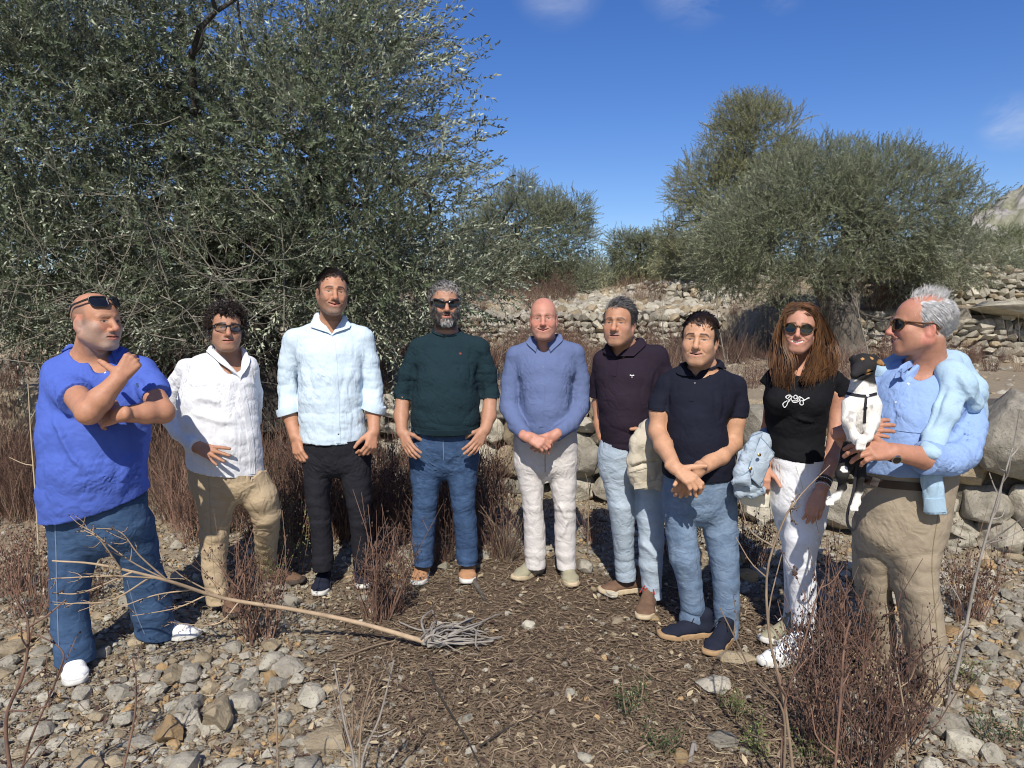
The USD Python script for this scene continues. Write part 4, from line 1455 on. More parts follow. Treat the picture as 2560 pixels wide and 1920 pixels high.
# ================================================================ trees
leaf_look('olive_leaf', (0.085, 0.104, 0.056), (0.33, 0.36, 0.26), rough=0.40, trans=0.12, random=0.40)
leaf_look('olive_leaf_far', (0.120, 0.140, 0.074), (0.31, 0.33, 0.22), rough=0.45, trans=0.15, random=0.35)
leaf_look('olive_leaf_yellow', (0.165, 0.170, 0.078), (0.33, 0.33, 0.19), rough=0.45, trans=0.2, random=0.35)
leaf_look('pine_leaf', (0.075, 0.10, 0.022), (0.10, 0.13, 0.03), rough=0.5, trans=0.15, random=0.3)
leaf_look('herb_leaf', (0.15, 0.19, 0.055), (0.20, 0.23, 0.09), rough=0.5, trans=0.3, random=0.25)
leaf_look('herb_leaf_dark', (0.045, 0.075, 0.022), (0.06, 0.09, 0.03), rough=0.5, trans=0.2, random=0.25)
look('bark', (0.135, 0.115, 0.092), col2=(0.055, 0.047, 0.038), rough=0.95, scale=9, bump=0.03, bump_scale=22, stretch=(1, 1, 0.35))
look('bark_dark', (0.060, 0.050, 0.040), col2=(0.026, 0.022, 0.018), rough=0.95, scale=9, bump=0.03, bump_scale=22, stretch=(1, 1, 0.35))
look('twig_bark', (0.24, 0.215, 0.165), col2=(0.15, 0.13, 0.10), rough=0.9, scale=20)
look('dry_stem', (0.185, 0.105, 0.072), col2=(0.10, 0.058, 0.042), rough=0.9, scale=15, random=0.3)
look('dry_stem_tan', (0.26, 0.19, 0.125), col2=(0.16, 0.115, 0.08), rough=0.9, scale=15, random=0.25)
look('dry_seed', (0.085, 0.048, 0.036), col2=(0.048, 0.028, 0.022), rough=0.95, scale=30, random=0.3)
look('dead_wood', (0.42, 0.31, 0.20), col2=(0.28, 0.20, 0.13), rough=0.85, scale=14, stretch=(1, 1, 1))
look('dead_wood_grey', (0.30, 0.27, 0.235), col2=(0.17, 0.15, 0.13), rough=0.9, scale=14)
look('chip', (0.25, 0.185, 0.12), col2=(0.075, 0.05, 0.034), rough=0.9, scale=3, coords='object', random=0.45)
look('straw', (0.42, 0.34, 0.22), col2=(0.28, 0.22, 0.14), rough=0.9, scale=6, random=0.3)


def leaf(base, d, n, L, w):
    """A folded lance-shaped leaf: 6 triangles."""
    s = np.cross(d, n)
    p = [base, base + d * L * 0.30 + s * w + n * w * 0.25, base + d * L * 0.68 + s * w * 0.8 + n * w * 0.1, base + d * L - n * L * 0.06,
         base + d * L * 0.68 - s * w * 0.8 + n * w * 0.1, base + d * L * 0.30 - s * w + n * w * 0.25, base + d * L * 0.45]
    return np.array(p), np.array([[0, 1, 6], [1, 2, 6], [2, 3, 6], [3, 4, 6], [4, 5, 6], [5, 0, 6]])


def twig(rngk, length=0.30, pairs=13, L=0.055, w=0.0068, droop=0.15, bare=0.12):
    """(leaves, stem) of a shoot growing along +z."""
    bend = rngk.normal(size=2) * 0.16
    t = np.linspace(0, 1, 7)
    pts = np.stack([bend[0] * length * t ** 2 + 0.02 * np.sin(t * 5 + rngk.uniform(0, 6)) * length, bend[1] * length * t ** 2, length * t], 1)
    stem = tube(pts, np.linspace(0.0028, 0.0009, 7), 3, cap=False)
    lv = []
    for k in range(pairs):
        f = bare + (1 - bare) * (k + 0.5) / pairs
        p = np.array([np.interp(f, t, pts[:, a]) for a in range(3)])
        ang = (k % 2) * math.pi / 2 + rngk.normal() * 0.3
        for s in (0, math.pi):
            o = np.array([math.cos(ang + s), math.sin(ang + s), 0])
            d = unit(o * rngk.uniform(0.55, 1.0) + np.array([0, 0, rngk.uniform(0.45, 1.1)]))
            n = unit(np.cross(np.cross(d, [0, 0, 1.0]), d) + rngk.normal(size=3) * 0.35)
            n = unit(n - d * np.dot(n, d))
            lv.append(leaf(p, d, n, L * rngk.uniform(0.7, 1.15) * (1 - 0.25 * f), w * rngk.uniform(0.8, 1.2)))
    lv.append(leaf(pts[-1], np.array([0, 0, 1.0]), np.array([1.0, 0, 0]), L * 0.8, w))
    return join(lv), stem


TWIGS = [twig(np.random.default_rng(60 + k), 0.26 + 0.04 * k, 11 + k) for k in range(5)]
SPARSE = [twig(np.random.default_rng(80 + k), 0.34 + 0.04 * k, 7, bare=0.35) for k in range(3)]


def crown_points(lobes, n, rngk, shell=0.55):
    vol = np.array([a[1][0] * a[1][1] * a[1][2] for a in lobes]) ** 0.75
    which = rngk.choice(len(lobes), n, p=vol / vol.sum())
    d = unit(rngk.normal(size=(n, 3)))
    r = shell + (1 - shell) * rngk.uniform(0, 1, n) ** 0.7
    r = np.where(rngk.uniform(size=n) < 0.2, rngk.uniform(0.15, 1, n), r)
    C = np.array([a[0] for a in lobes])[which]; R = np.array([a[1] for a in lobes])[which]
    bump_ = 1 + 0.34 * (meshkit.noise(d * 2.3 + which[:, None] * 7.1, 3) - 0.5) + 0.26 * (meshkit.noise(d * 5.5 + which[:, None] * 3.3, 4) - 0.5)
    p = C + d * R * (r * bump_)[:, None]
    return p, unit(d / R * R.mean(1, keepdims=True)), r


def olive(name, label, o, trunk, lobes, n, rngk, look_='olive_leaf', scale=1.0, gaps=0.42, up=0.45, bark='bark', limbs=7, group=None, protos=TWIGS, bare=None, gap_scale=0.9, seed=0, clump=True):
    """trunk: list of limbs [(point, radius), ...]; the crown fills the lobes (centre, radii)."""
    T = thing(name, label, 'tree', group, o)
    o = np.asarray(o, float)
    m = []
    for limb_ in trunk:
        pts = np.array([a for a, _ in limb_]); rad = np.array([b for _, b in limb_])
        k = 10 * (len(pts) - 1) + 1
        c = spline(pts, k); rr = np.interp(np.linspace(0, len(pts) - 1, k), np.arange(len(pts)), rad)
        t = tube(c, rr, 16)
        v = np.array(t.vertices)
        nn = vnormals(v, np.array(t.faces))
        v += nn * ((meshkit.fbm(v * [7, 7, 2.2], 3, 8 + seed) - 0.5) * 0.7 * np.interp(np.arange(len(v)) // 16, np.arange(k), rr, right=0.02))[:, None]
        m.append((v, t.faces))
    part(T, 'trunk', join(m), bark, smooth=60, offset=o)
    forks = [np.asarray(l[-1][0]) for l in trunk]
    br = []
    for k in range(limbs):
        C, R = lobes[rngk.integers(len(lobes))]
        a = forks[rngk.integers(len(forks))]
        e = np.asarray(C) + unit(rngk.normal(size=3)) * np.asarray(R) * 0.75
        mid = (a + e) / 2 + rngk.normal(size=3) * 0.15 * np.linalg.norm(e - a)
        r0 = rngk.uniform(0.025, 0.06) * (1 if scale >= 1 else 0.8)
        br.append(tube(spline([a, mid, e], 9), np.linspace(r0, 0.008, 9), 6))
        for j in range(3):
            s = rngk.uniform(0.35, 0.95)
            b = spline([a, mid, e], 9)[int(s * 8)]
            e2 = b + rngk.normal(size=3) * 0.30 * np.asarray(R)
            br.append(tube(spline([b, (b + e2) / 2 + rngk.normal(size=3) * 0.05, e2], 6), np.linspace(r0 * 0.4, 0.004, 6), 4))
    part(T, 'branches', join(br), bark, smooth=60, offset=o, kind='stuff')
    p, d, r = crown_points(lobes, int(n * 1.9), rngk)
    dens = meshkit.fbm(p * gap_scale * 1.6 + seed, 3, 12 + seed)
    keep = dens > np.quantile(dens, gaps)
    p, d, r = p[keep][:n], d[keep][:n], r[keep][:n]
    z = unit(d + np.array([0, 0, up]) + rngk.normal(size=p.shape) * 0.55)
    R = frames(z, rngk.uniform(0, 6.28, len(p)))
    names = [[l, s] for l, s in protos]
    instancer(T, 'crown', names, [[look_, 'twig_bark']] * len(protos), p - o, quat_from_matrix(R), scale * rngk.uniform(0.8, 1.3, len(p)), rngk.integers(0, len(protos), len(p)))
    return T


def build_trees():
    # the big old olive at the left: its crown hangs over the first four men
    r = np.random.default_rng(5)
    o = np.array([-2.75, 7.0, float(land(-2.75, 7.0))])
    A = lambda x, y, Y: P(x, y, Y)
    trunk = [[(A(665, 1075, 6.7), 0.30), (A(655, 960, 6.7), 0.235), (A(640, 870, 6.75), 0.21), (A(600, 760, 6.8), 0.19), (A(560, 600, 6.9), 0.15)],
             [(A(650, 880, 6.8), 0.17), (A(560, 800, 7.1), 0.15), (A(520, 640, 7.2), 0.12), (A(500, 450, 7.2), 0.09)],
             [(A(600, 760, 6.8), 0.13), (A(720, 600, 7.0), 0.10), (A(830, 420, 7.0), 0.06)]]
    lobes = [(A(430, 330, 7.0), (2.15, 1.95, 1.75)), (A(850, 420, 6.9), (1.15, 1.5, 1.30)), (A(800, 130, 7.1), (1.15, 1.5, 1.15)), (A(120, 420, 6.8), (1.6, 1.7, 1.55)), (A(420, 20, 7.2), (1.9, 1.8, 1.0)),
             (A(900, 640, 6.6), (1.00, 1.2, 0.75)), (A(620, 690, 6.6), (1.3, 1.3, 0.55)), (A(250, 690, 6.5), (1.3, 1.3, 0.70)), (A(1010, 720, 6.6), (0.62, 0.9, 0.42)), (A(1120, 690, 7.6), (0.75, 0.8, 0.40)), (A(20, 720, 6.4), (0.9, 1.0, 0.6)),
             (A(60, 150, 6.6), (1.5, 1.5, 1.2))]
    T = olive('olive_tree', 'big old olive tree filling the upper left behind the first four men', o, trunk, lobes, 12500, r, 'olive_leaf', 0.92, gaps=0.24, up=0.30, bark='bark_dark', limbs=26, seed=1)
    # long loose sprays at the edges of the crown
    q, dd = [], []
    for (x, y, Y), dv, k in (((1010, 110, 6.6), (0.9, 0, 0.5), 26), ((1060, 200, 6.8), (1, 0, 0.2), 18), ((1080, 300, 6.8), (1, 0, 0.35), 14), ((1080, 420, 6.8), (1, 0, 0.5), 12), ((1140, 640, 7.3), (1, 0, 0.25), 40), ((1230, 650, 7.6), (1, -0.2, 0.2), 26), ((940, 40, 6.8), (0.7, 0, 0.8), 18), ((60, 60, 6.2), (-0.6, 0, 0.9), 16), ((1050, 740, 6.4), (0.8, 0, -0.2), 40), ((980, 800, 6.4), (0.2, 0, -0.8), 40)):
        c = P(x, y, Y)
        for _ in range(k):
            q.append(c + r.normal(size=3) * [0.16, 0.25, 0.16]); dd.append(np.array(dv) + r.normal(size=3) * 0.4)
    q, dd = np.array(q), np.array(dd)
    instancer(T, 'sprays', [[l, s] for l, s in SPARSE + TWIGS[:2]], [['olive_leaf', 'twig_bark']] * 5, q - o, quat_from_matrix(frames(dd, r.uniform(0, 6.28, len(q)))), r.uniform(0.9, 1.4, len(q)), r.integers(0, 5, len(q)))
    # bare pale twigs of its lower skirt
    br, q, dd = [], [], []
    for _ in range(150):
        x, y = r.uniform(-40, 720), r.normal(730, 95)
        a = P(x, min(max(y, 480), 900), r.uniform(5.0, 6.6))
        d = unit(np.array([r.normal() * 0.9, r.normal() * 0.4 - 0.2, r.normal() * 0.55 + 0.1]))
        L = r.uniform(0.25, 0.75)
        k = spline([a, a + d * L * 0.5 + r.normal(size=3) * 0.05, a + d * L + r.normal(size=3) * 0.10 + [0, 0, 0.06]], 8)
        br.append(tube(k, np.linspace(0.0042, 0.0014, 8) * r.uniform(0.7, 1.2), 4, cap=False))
        for _ in range(3):
            b = k[r.integers(2, 8)]; e = b + unit(d + r.normal(size=3) * 0.7) * r.uniform(0.08, 0.25)
            br.append(tube(spline([b, (b + e) / 2 + r.normal(size=3) * 0.015, e], 5), np.linspace(0.0028, 0.0012, 5), 3, cap=False))
            if r.uniform() < 0.5:
                q.append(e); dd.append(e - b)
    part(T, 'bare_twigs', join(br), 'twig_bark', smooth=60, offset=o, kind='stuff')
    q, dd = np.array(q), np.array(dd)
    instancer(T, 'low_shoots', [[l, s] for l, s in SPARSE], [['olive_leaf', 'twig_bark']] * 3, q - o, quat_from_matrix(frames(dd, r.uniform(0, 6.28, len(q)))), r.uniform(0.5, 0.8, len(q)), r.integers(0, 3, len(q)))

    # the wide olive at the right, in front of the tall one
    Y = 11.8
    A = lambda x, y, dY=0.0: P(x, y, Y + dY)
    base = np.array([*A(2135, 915, -.4)[:2], 0]); base[2] = float(land(base[0], base[1])) - 0.05
    trunk = [[(base, 0.30), (A(2128, 860, -.3), 0.22), (A(2105, 800, -.2), 0.21), (A(2075, 745), 0.19), (A(2040, 690), 0.12)],
             [(A(2112, 815, -.2), 0.17), (A(2128, 750), 0.14), (A(2140, 690), 0.12), (A(2150, 620), 0.08)]]
    lobes = [(A(2090, 560), (1.75, 1.6, 1.05)), (A(1880, 600), (1.0, 1.2, 0.80)), (A(2330, 590), (0.95, 1.2, 0.85)), (A(2000, 470), (0.85, 1.0, 0.6)), (A(2200, 470), (0.9, 1.0, 0.62)), (A(2320, 490), (0.55, 0.8, 0.5)),
             (A(2400, 640), (0.6, 0.8, 0.5)), (A(1820, 660), (0.6, 0.9, 0.5)), (A(2000, 700), (0.9, 0.9, 0.40)), (A(2240, 690), (0.8, 0.9, 0.42)), (A(2050, 410), (0.30, 0.4, 0.35)), (A(2240, 420), (0.25, 0.4, 0.33))]
    olive('olive_tree', 'broad olive tree at the right with a leaning forked trunk', base, trunk, lobes, 13000, np.random.default_rng(6), 'olive_leaf_far', 0.62, gaps=0.26, up=0.25, limbs=16, seed=2)
    # the tall yellowish one behind it
    Y = 18.5
    A = lambda x, y, dY=0.0: P(x, y, Y + dY)
    base = np.array([*A(1888, 800)[:2], 0]); base[2] = float(land(base[0], base[1])) - 0.05
    trunk = [[(base, 0.42), (A(1885, 780), 0.34), (A(1888, 735), 0.27), (A(1870, 650), 0.2), (A(1860, 520), 0.12)], [(A(1888, 720), 0.2), (A(1920, 640), 0.15), (A(1930, 520), 0.1)]]
    lobes = [(A(1885, 370), (1.35, 1.3, 1.05)), (A(1790, 480), (1.15, 1.3, 1.0)), (A(1740, 580), (0.9, 1.1, 0.7)), (A(1900, 520), (1.4, 1.3, 1.2)), (A(1980, 420), (0.6, 0.9, 0.8)), (A(1870, 290), (0.7, 0.8, 0.42)), (A(1700, 660), (0.7, 0.9, 0.55)), (A(1830, 660), (1.1, 1.1, 0.6))]
    olive('olive_tree', 'tall feathery yellow-green olive tree, highest of the distant trees', base, trunk, lobes, 10500, np.random.default_rng(7), 'olive_leaf_yellow', 0.80, gaps=0.30, up=0.35, limbs=18, bark='bark_dark', seed=3)
    # the one at the centre
    Y = 19.5
    A = lambda x, y, dY=0.0: P(x, y, Y + dY)
    base = np.array([*A(1268, 795)[:2], 0]); base[2] = float(land(base[0], base[1])) - 0.05
    trunk = [[(base, 0.34), (A(1268, 770), 0.26), (A(1275, 710), 0.2), (A(1290, 620), 0.12)], [(A(1268, 780), 0.2), (A(1222, 755), 0.16), (A(1205, 700), 0.12), (A(1215, 620), 0.08)]]
    lobes = [(A(1310, 600), (1.45, 1.3, 1.25)), (A(1200, 610), (0.85, 1.0, 0.9)), (A(1400, 610), (0.95, 1.1, 1.0)), (A(1305, 490), (0.42, 0.6, 0.5)), (A(1440, 530), (0.42, 0.6, 0.5)), (A(1380, 520), (0.4, 0.6, 0.4)), (A(1240, 520), (0.4, 0.6, 0.35)), (A(1380, 700), (1.3, 1.0, 0.55)), (A(1250, 700), (1.2, 1.0, 0.5))]
    olive('olive_tree', 'dense olive tree at the centre above the bald smiling man', base, trunk, lobes, 10000, np.random.default_rng(8), 'olive_leaf_far', 0.75, gaps=0.24, up=0.35, limbs=14, bark='bark_dark', seed=4)
    # a small one between
    Y = 21.5
    A = lambda x, y, dY=0.0: P(x, y, Y + dY)
    base = np.array([*A(1596, 780)[:2], 0]); base[2] = float(land(base[0], base[1])) - 0.05
    trunk = [[(base, 0.26), (A(1594, 750), 0.19), (A(1590, 700), 0.15), (A(1600, 640), 0.08)]]
    lobes = [(A(1590, 640), (0.75, 0.8, 0.5)), (A(1560, 610), (0.5, 0.6, 0.28)), (A(1640, 620), (0.6, 0.6, 0.45)), (A(1680, 660), (0.8, 0.8, 0.6)), (A(1610, 690), (0.8, 0.7, 0.35))]
    olive('olive_tree', 'small olive tree with a straight dark trunk left of the tall feathery tree', base, trunk, lobes, 3000, np.random.default_rng(9), 'olive_leaf_far', 0.8, gaps=0.28, up=0.3, limbs=7, bark='bark_dark', seed=5)
    # one whose top shows behind the broad tree
    Y = 21.0
    A = lambda x, y, dY=0.0: P(x, y, Y + dY)
    base = np.array([*A(2120, 760)[:2], 0]); base[2] = float(land(base[0], base[1])) - 0.05
    trunk = [[(base, 0.26), (A(2120, 600), 0.19), (A(2115, 480), 0.1)]]
    lobes = [(A(2115, 395), (0.62, 0.7, 0.48)), (A(2130, 450), (0.8, 0.8, 0.6)), (A(2120, 560), (1.2, 1.0, 1.1))]
    olive('olive_tree', 'mostly hidden olive tree, its thin rounded top showing above the broad right-hand tree', base, trunk, lobes, 3000, np.random.default_rng(10), 'olive_leaf_far', 0.8, gaps=0.3, up=0.3, limbs=7, bark='bark_dark', seed=6)
    # bushes at the far right below the mountain
    for k, (x, y, Y, s, lk, lb) in enumerate([(2500, 592, 34, 0.75, 'pine_leaf', 'bright green bush on the slope under the mountain at the right edge'), (2540, 636, 26, 0.75, 'olive_leaf_yellow', 'yellow-green bush at the right edge, lower than the bright green bush'), (2480, 665, 20, 0.55, 'olive_leaf_far', 'dull grey-green bush above the far right wall, beside the broad olive'), (2552, 575, 44, 0.9, 'olive_leaf_far', 'dark bush at the right edge just under the mountain slope')]):
        c = P(x, y, Y)
        b = np.array([c[0], c[1], float(land(c[0], c[1]))])
        lob = [(c, (s, s * 0.8, s * 0.62)), (c + [s * 0.7, 0, -s * 0.3], (s * 0.8, s * 0.7, s * 0.5)), (c + [-s * 0.6, 0, -s * 0.35], (s * 0.7, s * 0.7, s * 0.45)), ((c + b) / 2, (s * 1.1, s * 0.8, max(0.4, (c[2] - b[2]) * 0.6)))]
        t = olive('bush', lb, b, [[(b, 0.12), ((c + b) / 2, 0.08), (c, 0.04)]], lob, 900, np.random.default_rng(40 + k), lk, 0.8, gaps=0.3, up=0.4, limbs=4, bark='bark_dark', seed=7 + k)
        tag(t, category='bush')
    # more of the grove behind, closing the gaps
    Y = 26.0
    for k, (x, y, w, h, lb) in enumerate([(1500, 690, 1.5, 0.8, 'low olive in the distance between the centre tree and the small straight one'), (1760, 640, 1.6, 1.2, 'distant olive seen left of the tall feathery tree, low on the slope'), (2330, 640, 1.8, 1.1, 'distant olive behind the right end of the broad olive crown'), (1180, 700, 1.6, 0.9, 'distant olive low behind the left side of the centre tree'), (1010, 690, 1.7, 1.2, 'distant olive half hidden by the right edge of the big old olive')]):
        c = P(x, y, Y)
        b = np.array([c[0], c[1], float(land(c[0], c[1]))])
        lob = [(c, (w, 1.0, h)), (c + [w * 0.6, 0, -h * 0.4], (w * 0.7, 0.9, h * 0.7)), (c + [-w * 0.6, 0.2, -h * 0.3], (w * 0.7, 0.9, h * 0.7)), (c + [0, 0, -h * 0.8], (w * 0.8, 0.8, h * 0.6))]
        olive('olive_tree', lb, b, [[(b, 0.2), ((b + c) / 2, 0.14), (c, 0.06)]], lob, 2600, np.random.default_rng(140 + k), 'olive_leaf_far', 0.95, gaps=0.28, up=0.3, limbs=5, bark='bark_dark', seed=20 + k)
    # low growth closing the view on the far terraces
    r = np.random.default_rng(77)
    n = 5200
    x = r.uniform(-18, 24, n); y = 20.5 + 20 * r.uniform(size=n) ** 1.4
    z = land(x, y) + 0.1
    d = np.stack([r.normal(size=n) * 0.5, r.normal(size=n) * 0.5, np.ones(n)], 1)
    s = instancer(None, 'undergrowth', [[l, s] for l, s in TWIGS], [['olive_leaf_yellow', 'twig_bark']] * 5, np.stack([x, y, z], 1), quat_from_matrix(frames(d, r.uniform(0, 6, n))), r.uniform(0.9, 2.6, n), r.integers(0, 5, n), 'grey-green scrub covering the slope behind the distant trees', 'undergrowth')
build_trees()
# ---------------------------------------------------------------- what people wear
tinted('skin', rough=0.52, spec=0.30, sss=0.03, var=0.16, scale=34, bump=0.0012, bump_scale=160)
look('hair_dark', (0.020, 0.014, 0.011), rough=0.40, col2=(0.010, 0.007, 0.006), scale=60, spec=0.5)
look('hair_brown', (0.030, 0.018, 0.012), rough=0.40, col2=(0.014, 0.009, 0.007), scale=60, spec=0.5)
look('hair_grey', (0.26, 0.25, 0.24), rough=0.5, col2=(0.05, 0.045, 0.042), scale=55, spec=0.4)
look('hair_steel', (0.16, 0.15, 0.145), rough=0.5, col2=(0.028, 0.025, 0.023), scale=50, spec=0.4)
look('hair_white', (0.62, 0.61, 0.60), rough=0.55, col2=(0.32, 0.31, 0.30), scale=50, spec=0.3)
look('hair_long', (0.150, 0.070, 0.028), rough=0.55, col2=(0.036, 0.018, 0.010), scale=26, spec=0.28, stretch=(1, 1, 0.25))
look('black_plastic', (0.012, 0.012, 0.013), rough=0.28, spec=0.5)
look('tortoise', (0.16, 0.075, 0.02), rough=0.25, col2=(0.02, 0.010, 0.006), scale=60, spec=0.5)
look('dark_lens', (0.006, 0.006, 0.008), rough=0.06, spec=0.6)
LOOK['clear_lens'] = usdkit.material(stage, '/World/Looks/clear_lens', {'t': ('transparent_bsdf', {'color': (0.93, 0.94, 0.93)}), 'g': ('glossy_bsdf', {'roughness': 0.03}), 'f': ('fresnel', {'IOR': 1.4}), 'm': ('mix_closure', {})},
    [('f.fac', 'm.fac'), ('t.BSDF', 'm.closure1'), ('g.BSDF', 'm.closure2')], surface='m.closure')
look('button_white', (0.7, 0.7, 0.68), rough=0.35)
look('button_blue', (0.10, 0.13, 0.24), rough=0.4)
look('button_dark', (0.16, 0.15, 0.14), rough=0.3)
look('sole_white', (0.62, 0.60, 0.55), rough=0.6, var=0.2, scale=30)
look('sole_gum', (0.36, 0.23, 0.12), rough=0.7, var=0.2, scale=30)
look('sole_cream', (0.50, 0.40, 0.26), rough=0.7, var=0.2, scale=30)
look('sole_dark', (0.06, 0.045, 0.035), rough=0.8)
fabric('knit_teal', (0.014, 0.031, 0.040), rough=0.95, var=0.3, scale=200, crease=0.004, weave=330, weave_d=0.002, spec=0.12)
fabric('denim_mid', (0.050, 0.092, 0.175), col2=(0.020, 0.040, 0.090), scale=13, crease=0.007, stretch=(1, 1, 1.6))
fabric('denim_dark', (0.048, 0.092, 0.175), col2=(0.024, 0.05, 0.105), scale=10, crease=0.006, stretch=(1, 1, 1.6))
fabric('denim_pale', (0.38, 0.44, 0.50), col2=(0.27, 0.33, 0.39), scale=9, crease=0.008, stretch=(1, 1, 1.4))
fabric('denim_light', (0.19, 0.255, 0.345), col2=(0.085, 0.13, 0.205), scale=9, crease=0.008, stretch=(1, 1, 1.4))
fabric('polo_blue', (0.072, 0.122, 0.44), col2=(0.060, 0.104, 0.39), scale=8, crease=0.006)
fabric('linen_white', (0.66, 0.66, 0.67), col2=(0.57, 0.58, 0.61), scale=30, crease=0.006, stretch=(1.6, 1.6, 0.6))
fabric('linen_blue', (0.53, 0.62, 0.69), col2=(0.45, 0.55, 0.64), scale=30, crease=0.006, stretch=(1.6, 1.6, 0.6))
fabric('oxford_blue', (0.115, 0.150, 0.275), col2=(0.085, 0.115, 0.23), scale=300, crease=0.007)
fabric('chambray_blue', (0.25, 0.36, 0.60), col2=(0.21, 0.31, 0.54), scale=240, crease=0.009)
fabric('polo_plum', (0.022, 0.014, 0.024), col2=(0.016, 0.011, 0.019), scale=8, crease=0.005, spec=0.15)
fabric('polo_navy', (0.011, 0.012, 0.023), col2=(0.008, 0.009, 0.017), scale=8, crease=0.005, spec=0.15)
fabric('jersey_black', (0.008, 0.008, 0.010), col2=(0.006, 0.006, 0.007), scale=8, crease=0.006, spec=0.15)
fabric('chino_black', (0.016, 0.016, 0.021), col2=(0.010, 0.010, 0.014), scale=8, crease=0.008)
fabric('chino_sand', (0.40, 0.31, 0.20), col2=(0.34, 0.26, 0.165), scale=10, crease=0.010)
fabric('chino_khaki', (0.31, 0.255, 0.185), col2=(0.26, 0.21, 0.15), scale=10, crease=0.008)
fabric('chino_stone', (0.56, 0.525, 0.50), col2=(0.48, 0.45, 0.43), scale=10, crease=0.010)
fabric('jeans_white', (0.70, 0.70, 0.72), col2=(0.64, 0.64, 0.67), scale=10, crease=0.007)
fabric('knit_sky', (0.36, 0.49, 0.60), col2=(0.31, 0.43, 0.54), rough=0.95, scale=160, crease=0.004, weave=330, weave_d=0.0015)
fabric('jacket_beige', (0.50, 0.45, 0.35), col2=(0.43, 0.38, 0.30), scale=9, crease=0.008)
fabric('canvas_cream', (0.70, 0.66, 0.54), col2=(0.62, 0.58, 0.47), scale=9, crease=0.005)
fabric('suede_tan', (0.42, 0.235, 0.125), col2=(0.30, 0.15, 0.08), scale=22, crease=0.002, weave=240)
fabric('suede_brown', (0.16, 0.095, 0.06), col2=(0.10, 0.06, 0.04), scale=22, crease=0.002, weave=240)
fabric('suede_sage', (0.30, 0.275, 0.19), col2=(0.24, 0.22, 0.15), scale=22, crease=0.002, weave=240)
fabric('suede_khaki', (0.25, 0.20, 0.12), col2=(0.17, 0.135, 0.085), scale=18, crease=0.002, weave=240)
fabric('canvas_navy', (0.014, 0.017, 0.032), col2=(0.010, 0.012, 0.022), scale=22, crease=0.002, weave=240)
look('leather_white', (0.78, 0.78, 0.77), rough=0.42, var=0.05, bump=0.003, bump_scale=35)
look('leather_brown', (0.05, 0.028, 0.018), rough=0.45)
look('lace_orange', (0.30, 0.10, 0.025), rough=0.8)
look('lace_red', (0.32, 0.035, 0.025), rough=0.8)
look('lace_black', (0.012, 0.012, 0.016), rough=0.8)
look('lace_white', (0.7, 0.7, 0.7), rough=0.8)
look('badge_rust', (0.22, 0.045, 0.03), rough=0.8)
look('badge_white', (0.75, 0.75, 0.75), rough=0.7)
look('steel', (0.55, 0.55, 0.55), rough=0.25, metallic=1.0)
look('brass', (0.45, 0.30, 0.12), rough=0.3, metallic=1.0)
look('thread_pale', (0.13, 0.17, 0.25), rough=0.9)

SKIN = (0.365, 0.190, 0.120)
